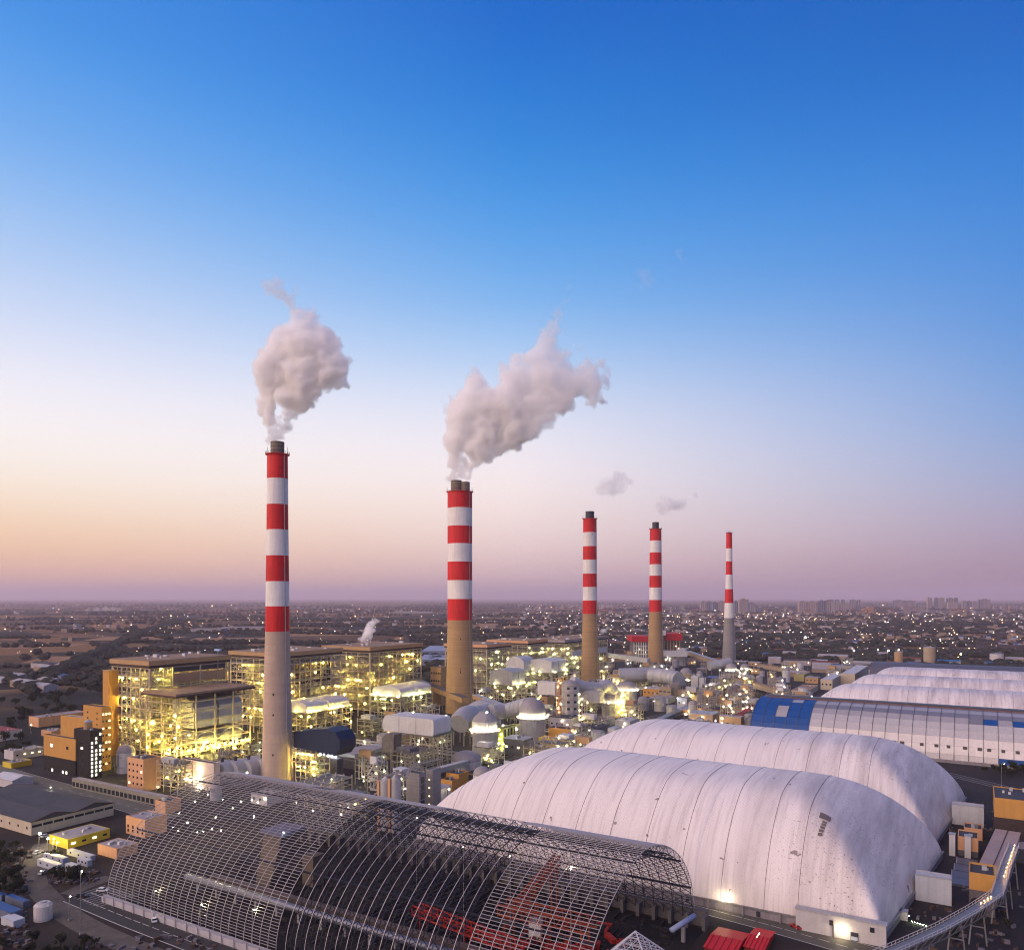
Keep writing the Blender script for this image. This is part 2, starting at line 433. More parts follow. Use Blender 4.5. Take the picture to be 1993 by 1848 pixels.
C2 = chimney(895, 777, [957, 989, 1024, 1058, 1093, 1129, 1165, 1206], [(935, 47), (957, 48), (1206, 48), (1300, 51), (1385, 57)], RW, CONC,
             [(-3.6, 935, 5.4, LINER), (5.4, 938, 4.6, LINER)], 'widest red and white chimney with two flues, second from the nearest', holes=((898, 1242, 1.6), (898, 1299, 1.2), (898, 1305, 2.4), (915, 963, 1.2), (878, 966, 1.)))
C3 = chimney(1148, 1033, [1009, 1036, 1063, 1089, 1116, 1142, 1168, 1194], [(995, 26), (1194, 28), (1270, 32), (1330, 36)], RW, CONC,
             [(0, 995, 5.8, STEELD)], 'red and white chimney with a black flue standing just behind the banded absorber tower', holes=((1151, 1040, 1.5),))
C4 = chimney(1276, 1215, [1029, 1052, 1075, 1098, 1120, 1143, 1167, 1190], [(1016, 22), (1190, 25), (1260, 29), (1305, 33)], RW, CONC,
             [(0, 1016, 5.2, STEELD)], 'red and white chimney in front of the red-topped boiler house', holes=())
C5 = chimney(1419, 1391, [1037, 1067, 1092, 1118, 1146, 1173, 1202], [(1037, 11), (1118, 12.5), (1202, 19), (1240, 22), (1287, 27)], RW, CONC_GREY,
             [(0, 1035.5, 3.6, REDP)], 'slenderest and farthest red and white chimney on a grey conical shaft', holes=())

# ------------------------------------------------------------------ smoke plumes
def smoke_material(name, dens, z0, z1, thin, nscale, col=(1., .995, .99, 1), lo=.60, hi=1.12, ax=(0, 0, 1), gap=.22):
    m = bpy.data.materials.new(name); m.use_nodes = True
    n, l = m.node_tree.nodes, m.node_tree.links; n.remove(n['Principled BSDF'])
    v = n.new('ShaderNodeVolumePrincipled'); v.inputs['Color'].default_value = col; v.inputs['Anisotropy'].default_value = 0.
    v.inputs['Density Attribute'].default_value = ''
    a = n.new('ShaderNodeAttribute'); a.attribute_name = 'density'
    g = n.new('ShaderNodeNewGeometry')
    t1 = n.new('ShaderNodeTexNoise'); t1.inputs['Scale'].default_value = nscale; t1.inputs['Detail'].default_value = 5; t1.inputs['Roughness'].default_value = .58; l.new(g.outputs['Position'], t1.inputs[0])
    # carve the noise out of the edge of the puffs
    s = n.new('ShaderNodeMath'); s.operation = 'ADD'; l.new(a.outputs['Fac'], s.inputs[0]); l.new(t1.outputs[0], s.inputs[1])
    dp = n.new('ShaderNodeVectorMath'); dp.operation = 'DOT_PRODUCT'; l.new(g.outputs['Position'], dp.inputs[0]); dp.inputs[1].default_value = ax
    mz = n.new('ShaderNodeMapRange'); mz.inputs[1].default_value = z0; mz.inputs[2].default_value = z1; mz.inputs[3].default_value = dens; mz.inputs[4].default_value = dens * thin; l.new(dp.outputs['Value'], mz.inputs[0])
    mg = n.new('ShaderNodeMapRange'); mg.inputs[1].default_value = z0; mg.inputs[2].default_value = z1; mg.inputs[3].default_value = -.38; mg.inputs[4].default_value = gap; l.new(dp.outputs['Value'], mg.inputs[0])
    sb = n.new('ShaderNodeMath'); sb.operation = 'SUBTRACT'; l.new(s.outputs[0], sb.inputs[0]); l.new(mg.outputs[0], sb.inputs[1])
    mr = n.new('ShaderNodeMapRange'); mr.inputs[1].default_value = lo + .5; mr.inputs[2].default_value = hi + .5; l.new(sb.outputs[0], mr.inputs[0]); mr.interpolation_type = 'SMOOTHSTEP'
    k = n.new('ShaderNodeMath'); k.operation = 'MULTIPLY'; l.new(mr.outputs[0], k.inputs[0]); l.new(mz.outputs[0], k.inputs[1])
    k2 = n.new('ShaderNodeMath'); k2.operation = 'MULTIPLY'; l.new(k.outputs[0], k2.inputs[0]); l.new(a.outputs['Fac'], k2.inputs[1])
    l.new(k2.outputs[0], v.inputs['Density'])
    l.new(v.outputs[0], n['Material Output'].inputs['Volume'])
    return m
def plume(name, label, d, puffs, m, voxel, band, cat='smoke plume', rnd=1.0, n_small=6, seed=1, disp=((16, 10), (5, 7))):
    """puffs: (px, py, radius in survey px, depth offset m); becomes a fog volume of many overlapping puffs"""
    rg = random.Random(seed)
    vs, rs = [], []
    for (px, py, r, dz) in puffs:
        x, y = atd(px, d + dz); z = zat(py, d); R_ = r * d / FPX
        vs.append((x, y, z)); rs.append(R_)
        for k in range(n_small):
            a, b = rg.uniform(0, 2 * math.pi), math.asin(rg.uniform(-1, 1)); q = rg.uniform(.7, 1.0) * R_ * rnd
            vs.append((x + q * math.cos(a) * math.cos(b), y + q * math.sin(a) * math.cos(b), z + q * math.sin(b))); rs.append(R_ * rg.uniform(.2, .45))
    me = bpy.data.meshes.new(name); me.from_pydata(vs, [], [])
    at_ = me.attributes.new('puff_radius', 'FLOAT', 'POINT'); at_.data.foreach_set('value', rs)
    src = bpy.data.objects.new(name + '_puffs', me)
    o = bpy.data.objects.new(name, bpy.data.volumes.new(name)); COL.objects.link(o)
    ng = bpy.data.node_groups.new(name + '_nodes', 'GeometryNodeTree')
    ng.interface.new_socket('Geometry', in_out='INPUT', socket_type='NodeSocketGeometry'); ng.interface.new_socket('Geometry', in_out='OUTPUT', socket_type='NodeSocketGeometry')
    gi, go = ng.nodes.new('NodeGroupInput'), ng.nodes.new('NodeGroupOutput')
    na = ng.nodes.new('GeometryNodeInputNamedAttribute'); na.data_type = 'FLOAT'; na.inputs[0].default_value = 'puff_radius'
    mp = ng.nodes.new('GeometryNodeMeshToPoints'); pv_ = ng.nodes.new('GeometryNodePointsToVolume'); pv_.resolution_mode = 'VOXEL_SIZE'
    pv_.inputs['Density'].default_value = 1.0; pv_.inputs['Voxel Size'].default_value = voxel
    sm = ng.nodes.new('GeometryNodeSetMaterial'); sm.inputs['Material'].default_value = m
    k = ng.links.new
    oi = ng.nodes.new('GeometryNodeObjectInfo'); oi.inputs[0].default_value = src
    k(oi.outputs['Geometry'], mp.inputs['Mesh']); k(na.outputs[0], mp.inputs['Radius']); k(mp.outputs[0], pv_.inputs['Points']); k(na.outputs[0], pv_.inputs['Radius'])
    k(pv_.outputs[0], sm.inputs['Geometry']); k(sm.outputs[0], go.inputs[0])
    md = o.modifiers.new('plume', 'NODES'); md.node_group = ng
    o.data.materials.append(m)
    for k_, (sz, st_) in enumerate(disp):
        tx = bpy.data.textures.new(name + '_swirl', 'CLOUDS'); tx.noise_scale = sz; tx.noise_depth = 2; tx.cloud_type = 'COLOR'
        vd = o.modifiers.new('swirl', 'VOLUME_DISPLACE'); vd.texture = tx; vd.strength = st_; vd.texture_map_mode = 'GLOBAL'; vd.texture_mid_level = (.5, .5, .5)
    return tag(o, label, cat)
# two jets leave the near chimney and merge, drifting right
p1 = [(541, 838, 9, 0), (543, 826, 9, 0), (545, 815, 9, 0), (530, 857, 7, 0), (538, 858, 8, 0), (547, 856, 7, 0), (540, 846, 9, 0), (533, 850, 8, 0), (529, 835, 10, 0), (525, 818, 14, 0), (522, 800, 18, 2), (520, 780, 23, 3), (522, 757, 27, 3), (528, 732, 31, 0), (530, 706, 33, 0), (538, 680, 34, 3),
      (547, 848, 10, -2), (553, 834, 12, -3), (562, 815, 15, -4), (575, 797, 17, -4), (592, 783, 20, -5), (563, 775, 28, -3), (588, 752, 34, -5), (612, 765, 20, -5), (565, 730, 40, 0), (600, 720, 40, -3),
      (640, 745, 22, -5), (652, 728, 25, -5), (660, 752, 16, -6), (640, 700, 34, -2), (662, 700, 20, -6), (590, 680, 46, 0), (625, 665, 34, 0), (655, 675, 18, -3), (560, 655, 32, 2), (590, 638, 32, 2), (600, 612, 22, 2), (575, 605, 18, 2),
      (565, 580, 16, 2), (545, 572, 18, 2), (525, 560, 20, 2), (540, 545, 18, 2), (512, 595, 10, 2), (575, 560, 12, 2), (690, 660, 6, 0), (676, 640, 7, 0), (700, 625, 9, 0), (725, 605, 8, 0), (745, 612, 6, 0), (730, 560, 8, 0)]
m1 = smoke_material('pink_grey_smoke', .60, 215, 325, .10, .15, gap=.12)
plume('smoke_plume', 'dense pink and grey smoke plume rising from the nearest chimney', 480, p1, m1, 1.4, 4, seed=3, n_small=9)
p2 = [(896, 924, 10, 0), (899, 911, 11, 0), (904, 898, 12, 0), (884, 932, 9, 0), (892, 932, 9, 0), (906, 934, 8, 0), (887, 925, 10, 0), (884, 912, 12, 0), (882, 895, 16, 0), (884, 875, 21, 0), (889, 852, 26, 0), (897, 828, 30, 0), (905, 800, 32, 0), (915, 772, 30, 0), (925, 742, 27, 0), (920, 722, 15, 0),
      (908, 928, 10, -2), (917, 916, 14, -3), (928, 902, 16, -4), (946, 888, 20, -4), (930, 870, 30, 0), (965, 872, 22, -4), (985, 858, 22, -4), (950, 840, 38, 0), (1000, 835, 32, -3), (1020, 845, 18, -5), (1042, 830, 22, -5), (1060, 812, 24, -5),
      (985, 795, 44, 0), (1030, 790, 40, 0), (950, 790, 40, 0), (1080, 800, 22, -5), (1070, 770, 38, 0), (1100, 780, 26, -3), (1120, 795, 13, -5), (1010, 745, 42, 2), (1060, 735, 42, 2), (1110, 745, 32, 0), (1145, 755, 24, -2), (1150, 785, 14, -4), (1172, 775, 16, -4), (1140, 725, 28, 0), (1175, 735, 18, 0),
      (1050, 700, 36, 2), (1020, 710, 28, 2), (1090, 705, 30, 2), (1060, 665, 28, 2), (1075, 640, 24, 2), (1090, 610, 20, 2), (1105, 585, 17, 2), (1110, 555, 15, 2), (1195, 705, 10, 0), (1210, 690, 9, 0), (1235, 672, 9, 0), (1185, 715, 14, 0), (1170, 700, 18, 0), (1125, 680, 14, 0)]
m2 = smoke_material('pale_pink_smoke', .28, 230, 420, .06, .095, gap=.14)
plume('smoke_plume', 'long pink smoke plume drifting right from the two-flue chimney', 777, p2, m2, 2.2, 4, seed=5, n_small=9, disp=((26, 18), (8, 12)))
p3 = [(1163, 962, 9, 0), (1175, 955, 13, 0), (1190, 945, 15, 0), (1208, 945, 13, 0), (1222, 935, 12, 0), (1205, 925, 13, 0), (1240, 925, 9, 0), (1255, 918, 8, 0), (1270, 905, 8, 0), (1285, 890, 8, 0), (1300, 880, 6, 0)]
m3 = smoke_material('thin_grey_smoke', .075, 225, 330, .3, .055, lo=.80, hi=1.30)
plume('smoke_plume', 'thin mauve smoke wisp drifting off the chimney beside the banded tower', 1033, [(a - 0, b, r * 1.4, z) for a, b, r, z in p3], m3, 2.6, 4, seed=8, disp=((30, 28), (9, 14)))
p4 = [(1278, 994, 7, 0), (1288, 988, 11, 0), (1300, 980, 14, 0), (1315, 985, 12, 0), (1325, 975, 10, 0), (1340, 965, 8, 0), (1355, 955, 6, 0), (1345, 975, 7, 0), (1370, 950, 5, 0)]
plume('smoke_plume', 'small pale smoke puff drifting from the chimney before the red boiler house', 1215, [(a, b, r * 1.4, z) for a, b, r, z in p4], m3, 2.8, 4, seed=9, disp=((30, 28), (9, 14)))
m5 = smoke_material('white_steam', .7, 60, 110, .2, .12)
plume('steam_puff', 'white steam curling up from the flat boiler house roof', 765, [(712, 1248, 6, 0), (706, 1242, 8, 0), (714, 1235, 11, 0), (721, 1225, 13, 0), (727, 1213, 11, 0), (716, 1211, 9, 0), (701, 1243, 7, 0), (733, 1209, 8, 0)], m5, 1.2, 3, 'steam', seed=4, disp=((8, 10), (3, 4)))
m6 = smoke_material('white_steam_far', .2, 60, 110, .3, .1)
plume('steam_puff', 'small steam trail over the far pale boiler house beside a chimney', 1160, [(1170, 1232, 4, 0), (1176, 1227, 6, 0), (1184, 1223, 6, 0), (1192, 1219, 5, 0), (1200, 1216, 4, 0)], m6, 1.6, 3, 'steam', seed=4, disp=((10, 12),))

plume('smoke_wisp', 'barely visible torn smoke high above the two-flue chimney plume', 777, [(1115, 530, 16, 0), (1130, 495, 15, 0), (1140, 455, 13, 0), (1118, 420, 9, 0), (1190, 500, 12, 0), (1235, 610, 10, 0), (1250, 575, 15, 0), (1262, 530, 15, 0), (1285, 500, 13, 0), (1330, 480, 20, 0), (1348, 445, 17, 0), (1240, 655, 10, 0), (1190, 470, 9, 0)], smoke_material('torn_smoke', .018, 400, 520, .6, .03), 3.5, 4, 'smoke', seed=21, disp=((40, 45), (12, 18)))
plume('smoke_wisp', 'faint torn smoke shreds right of the nearest chimney plume', 480, [(672, 655, 8, 0), (690, 640, 9, 0), (706, 622, 11, 0), (728, 607, 10, 0), (748, 612, 8, 0), (726, 566, 10, 0), (738, 552, 8, 0), (700, 660, 8, 0)], smoke_material('torn_smoke_near', .05, 200, 330, .6, .05), 1.8, 4, 'smoke', seed=22, disp=((14, 16), (5, 8)))

# ------------------------------------------------------------------ survey of block corners: u along a front face, v along a side face
def usolve(v, px):
    r = (px - HX) / FPX
    return v * (RU * r - RV) / (RU + RV * r)
def vsolve(u, px):
    r = (px - HX) / FPX
    return -u * (RU + RV * r) / (RV - RU * r)

# ------------------------------------------------------------------ works yard: paving under the plant
YARD = mat('works_paving', (.030, .026, .028), .9, noise=.5, scale=.03, dirt=(.012, .010, .011, 1))
DIRTG = mat('bare_earth', (.030, .022, .020), .95, noise=.5, scale=.05, dirt=(.022, .018, .018, 1))
ROADM = mat('pale_road_concrete', (.17, .15, .135), .85, noise=.25, scale=.08, dirt=(.09, .08, .075, 1))
ROADD = mat('asphalt', (.045, .043, .046), .85, noise=.3, scale=.1)
LINEP = mat('road_paint', (.6, .58, .55), .7, noise=.2, scale=.5)
struct('works_yard', MB().add([(-620, 268, .02), (140, 268, .02), (260, 1240, .02), (-330, 1480, .02), (-620, 1240, .02)], [(0, 1, 2, 3, 4)]), YARD)
struct('earth_ground', MB().add([(-420, 60, .012), (220, 60, .012), (220, 290, .012), (-420, 290, .012)], [(0, 1, 2, 3)]), DIRTG)

# ------------------------------------------------------------------ the unfinished lattice coal shed
S_V, S_A, S_B, S_Z = 219.0, 47.5, 36.5, 3.0
def prof(s, off=0.):
    """point of the shed's vault, s from -1 (near foot) to 1 (far foot)"""
    a, b = S_A - off, S_B - off
    th = s * math.pi / 2
    y = math.sin(th); z = max(0., 1 - abs(y) ** 1.65) ** .5
    return S_V + a * y, S_Z + b * z
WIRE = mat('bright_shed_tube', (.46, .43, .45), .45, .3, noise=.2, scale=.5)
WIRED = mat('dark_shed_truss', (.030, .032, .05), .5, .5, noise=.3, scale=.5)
WIREP = mat('purlin_steel', (.40, .37, .39), .5, .3, noise=.2, scale=.5)
shed = thing('lattice_coal_shed', 'huge unfinished barrel shed of bare steel arches and purlins without roofing', 'coal shed', -182, S_V)
NS = 40
def sarc(n, s0, s1, off): return [prof(s0 + (s1 - s0) * i / n, off) for i in range(n + 1)]
def arch(u, far_only=False, thick=.15):
    b = MB()
    pts = sarc(NS, -1, 1, 0)
    for i in range(NS): b.beam((u, *pts[i]), (u, *pts[i + 1]), thick)
    o = b.build('arch', WIRE, shed)
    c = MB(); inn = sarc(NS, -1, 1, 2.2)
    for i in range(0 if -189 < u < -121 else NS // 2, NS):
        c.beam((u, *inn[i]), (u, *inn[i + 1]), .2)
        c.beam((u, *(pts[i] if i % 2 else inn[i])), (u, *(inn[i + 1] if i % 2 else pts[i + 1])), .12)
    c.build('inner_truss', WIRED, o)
us_l = [-281 + 3.79 * i for i in range(25)]
us_m = [-190 + 4.1 * i for i in range(1, 17)]
us_r = [-120 + 3.55 * i for i in range(0, 11)]
for u in us_l + us_m + us_r: arch(u)
for s in np.linspace(-.985, .06, 60):
    y, z = prof(float(s)); bar('purlin', shed, (-281, y, z + .1), (-190, y, z + .1), .14, WIREP); bar('purlin', shed, (-120, y, z + .1), (-84.5, y, z + .1), .15, WIREP)
for s in np.linspace(.075, .97, 46):
    y, z = prof(float(s)); w_ = .42 if y < 244 else .2
    bar('purlin', shed, (-281, y, z + .1), (-229, y, z + .1), w_, WIREP, .12); bar('purlin', shed, (-218, y, z + .1), (-166, y, z + .1), w_, WIREP, .12); bar('purlin', shed, (-131, y, z + .1), (-84.5, y, z + .1), w_, WIREP, .12)
# crown girder and diagonal web of the far half
for yy in (-.1, .02, .5, .78, -.55):
    y, z = prof(yy, 1.0); bar('longitudinal_girder', shed, (-281, y, z), (-84.5, y, z), .55, WIRED)
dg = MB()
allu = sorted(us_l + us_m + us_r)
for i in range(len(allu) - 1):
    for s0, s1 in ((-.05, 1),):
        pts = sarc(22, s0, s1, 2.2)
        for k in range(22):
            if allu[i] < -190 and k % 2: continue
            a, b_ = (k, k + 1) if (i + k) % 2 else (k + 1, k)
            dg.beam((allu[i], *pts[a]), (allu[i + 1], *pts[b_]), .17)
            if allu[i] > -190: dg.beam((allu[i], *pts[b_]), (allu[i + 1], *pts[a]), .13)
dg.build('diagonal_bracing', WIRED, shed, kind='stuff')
dn = MB()
for i in range(len(us_m) - 1):
    pts = sarc(14, -1, -.35, 2.2)
    for k in range(14):
        dn.beam((us_m[i], *pts[k]), (us_m[i + 1], *pts[k + 1]), .16); dn.beam((us_m[i], *pts[k + 1]), (us_m[i + 1], *pts[k]), .16)
dn.build('lower_bracing', WIRED, shed, kind='stuff')
# feet: concrete plinths and piers
pl = MB().box(-283, -78, S_V - S_A - 1.1, S_V - S_A + .9, 0, 2.3)
pl.build('near_plinth', mat('pale_plinth', (.40, .38, .42), .8, noise=.2, scale=.2), shed)
MB().box(-283, -80, S_V + S_A - .8, S_V + S_A + 1.6, 0, 5.5).build('far_plinth', mat('sooty_concrete', (.14, .13, .13), .9, noise=.3, scale=.2, streak=.3), shed)
for u in np.arange(-280, -80, 6.06): blk('pier', shed, u - .6, u + .6, S_V + S_A - 4.2, S_V + S_A - .9, 0, 4.6, MATS['sooty_concrete'])
for u in np.arange(-281, -84, 6.06):
    blk('kerb_post', shed, u - .12, u + .12, S_V - S_A - 1.6, S_V - S_A - 1.35, 0, 3.6, WIREP)
bar('kerb_rail', shed, (-281, S_V - S_A - 1.5, 3.5), (-84, S_V - S_A - 1.5, 3.5), .14, WIREP)
# inside the shed
lt = thing('lying_trusses', 'dark lattice trusses laid out in rows on the floor of the open middle bay', 'steel trusses', -155, 225)
for k in range(13):
    u = -188 + k * 5.2; b = MB()
    for s_ in (0, 2.4):
        b.beam((u + s_, 206, .6), (u + s_, 256, .6), .3); b.beam((u + s_, 206, 2.6), (u + s_, 256, 2.6), .3)
    for q in range(17):
        v = 206 + q * 3; b.beam((u, v, .6), (u + 2.4, v + 1.5, 2.6), .16).beam((u + 2.4, v + 1.5, 2.6), (u, v + 3, .6), .16).beam((u, v, 2.6), (u + 2.4, v, 2.6), .16)
    b.build('truss', WIRED, lt)
floor = struct('coal_floor', MB().add([(-281, 174, .03), (-80, 174, .03), (-80, 264, .03), (-281, 264, .03)], [(0, 1, 2, 3)]), mat('coal_dust_floor', (.012, .010, .012), .95, noise=.5, scale=.06, dirt=(.026, .018, .016, 1)))
RUST = mat('red_primer', (.38, .025, .016), .6, noise=.3, scale=.4)
ORNG = mat('orange_paint', (.26, .045, .018), .6, noise=.25, scale=.4)
def gantry(name, label, cat, p, q, w, h, m, cell=3.):
    p, q = Vector(p), Vector(q); t_ = thing(name, label, cat, (p.x + q.x) / 2, (p.y + q.y) / 2)
    d = (q - p); n = max(2, int(d.length / cell)); side = Vector((-d.y, d.x, 0)).normalized() * w / 2; up = Vector((0, 0, h))
    for a in (side, -side, side + up, -side + up): bar('chord', t_, p + a, q + a, .45, m)
    b = MB()
    for i in range(n):
        a0, a1 = p + d * (i / n), p + d * ((i + 1) / n)
        for s_ in (side, -side):
            b.beam(a0 + s_, a1 + s_ + up, .25); b.beam(a0 + s_, a0 + s_ + up, .25)
        b.beam(a0 + side + up, a1 - side + up, .22); b.beam(a0 + side, a1 - side, .22)
    b.build('web', m, t_)
    for k in (.08, .5, .92):
        c = p + d * k
        for s_ in (side, -side): bar('leg', t_, (c.x + s_.x, c.y + s_.y, 0), (c.x + s_.x, c.y + s_.y, c.z), .5, m)
    return t_
gantry('stacker_boom', 'red lattice boom lying under the open middle arches', 'machine', (-166, 212, 6), (-118, 206, 5), 3.2, 3., RUST)
gantry('reclaimer_machine', 'orange-red frame across the shed behind the grid of the right bay', 'machine', (-138, 224, 8), (-104, 224, 9), 6., 3.5, ORNG)
gantry('stacker_tower', 'tall red-orange lattice piece leaning in the shed beside the red boom', 'machine', (-137, 226, 4), (-128, 246, 20), 3, 3, ORNG)
gantry('red_truss', 'red truss lying under the near slope of the right bay', 'machine', (-124, 190, 1.5), (-96, 182, 1.5), 3, 3, RUST)
gantry('red_gantry', 'low red frame leading out of the shed beside the glazed pyramid', 'machine', (-112, 214, 3), (-108, 184, 1.), 5, 3, RUST)
rub = MB(); rg = random.Random(11)
for i in range(260):
    u, v = rg.gauss(-112, 15), rg.gauss(208, 15)
    if not (-165 < u < -84 and 180 < v < 255): continue
    rub.rbox(u, v, rg.uniform(1, 6), rg.uniform(.3, 2.), .03, rg.uniform(.4, 2.4), rg.uniform(0, 3.1))
tag(rub.build('stacked_steel', RUST), 'scattered red primed steel lying on the floor of the unfinished shed', 'steel stock', kind='stuff')
rub = MB()
for i in range(700):
    u, v = rg.uniform(-275, -88), rg.uniform(176, 262)
    rub.rbox(u, v, rg.uniform(1, 7), rg.uniform(.3, 1.2), .03, rg.uniform(.2, 1.), rg.choice((0, 0, math.pi / 2, rg.uniform(0, 3))))
tag(rub.build('site_material', mat('dull_site_grey', (.026, .022, .024), .8, noise=.5, scale=.3)), 'grey building material lying about on the coal shed floor', 'building material', kind='stuff')
for (u, v, lx, ly, h, a, c, lab) in ((-126, 226, 4, 4, 7, .3, WHITEP, 'white tank standing upright between the red booms'), (-124, 186, 6, 3.4, 3, .4, WALLW, 'white site cabin below the right bay grid'),
                                    (-108, 178, 7, 4, 3.2, .2, CLADP, 'pale cabin close behind the glass pyramid')):
    o = thing('site_cabin', lab, 'cabin', u, v)
    MB().rbox(u, v, lx, ly, 0, h, a).build('body', c, o); MB().rbox(u, v, lx + .4, ly + .4, h, h + .25, a).build('roof', CLAD, o)
    MB().rbox(u - .1, v - ly / 2 - .02, 1.2, .1, .1, 2.2, a).build('door', STEELD, o)
tb = thing('conveyor_tube', 'long pale blue-grey pipe running lengthwise under the open arches', 'pipe', -180, 196)
MB().tube([(-268, 196, 4.5), (-200, 196, 4.5), (-92, 196, 4.5)], 1.3, 12).build('pipe', mat('blue_grey_pipe', (.20, .21, .27), .4, .4, noise=.3, scale=.3), tb, True)
for u in range(-260, -95, 11): blk('saddle', tb, u - .5, u + .5, 195, 197, 0, 3.3, CONC_GREY)
cb = thing('reclaim_conveyor', 'low covered belt beside the pale pipe on the shed floor', 'conveyor', -180, 203)
MB().prism([(-262, 202), (-90, 202), (-90, 205), (-262, 205)], 2.4, 4.2).build('gallery', mat('dusty_brown_sheet', (.13, .10, .09), .7, noise=.4, scale=.2), cb)
for u in range(-258, -92, 12): blk('trestle', cb, u - .3, u + .3, 202.2, 204.8, 0, 2.4, STEELD)
th = thing('transfer_house', 'tan coal transfer tower standing inside the left bay of the lattice shed', 'building', -236, 219)
MB().add([(-248, 213, 0), (-240, 213, 0), (-240, 222, 0), (-248, 222, 0), (-246, 216, 20), (-236, 216, 20), (-236, 227, 20), (-246, 227, 20)], [(0, 3, 2, 1), (4, 5, 6, 7), (0, 1, 5, 4), (1, 2, 6, 5), (2, 3, 7, 6), (3, 0, 4, 7)]).build('wall', mat('dusty_tan', (.15, .12, .09), .8, noise=.3, scale=.2), th)
MB().box(-247, -235, 215, 228, 20, 21.4).build('roof', mat('blue_lit_roof', (.16, .17, .25), .6, noise=.25, scale=.3), th)  # blue lamp light on the roof is put into its colour
MB().box(-231, -225, 222, 228, 0, 12).build('annex', MATS['dusty_tan'], th)
lamp(th, -234, 215, 22.3, GLC, .3)
ii = thing('shed_floodlights', 'string of floodlights on the far inner side of the lattice shed', 'lights', -200, 255)
for i, (px, py) in enumerate(((391, 1533), (405, 1545), (434, 1555), (469, 1559), (453, 1572), (490, 1556), (502, 1560), (380, 1559), (420, 1590), (348, 1582), (337, 1609), (347, 1616), (384, 1619), (396, 1617), (413, 1613), (430, 1615), (365, 1600), (494, 1587), (577, 1540), (577, 1561), (609, 1577), (664, 1584), (494, 1590))):
    x, y = at(px, py, 8.); k = min(1., 262 / max(y, 1)); 
    d = depth(x, y); y2 = min(y, 258); 
    s_ = y2 / y
    lamp(ii, x * s_, y * s_, CAM_H + (8 - CAM_H) * s_, GLW, .34)
for (px, py, dd) in ((993, 1667, 236), (1111, 1692, 225), (902, 1650, 250), (811, 1592, 300)):
    x, y = atd(px, dd); z = zat(py, dd); b = bar('mast', ii, (x, y, 0), (x, y, z), .2, STEELM); lamp(ii, x, y, z + .3, GLW, .3)

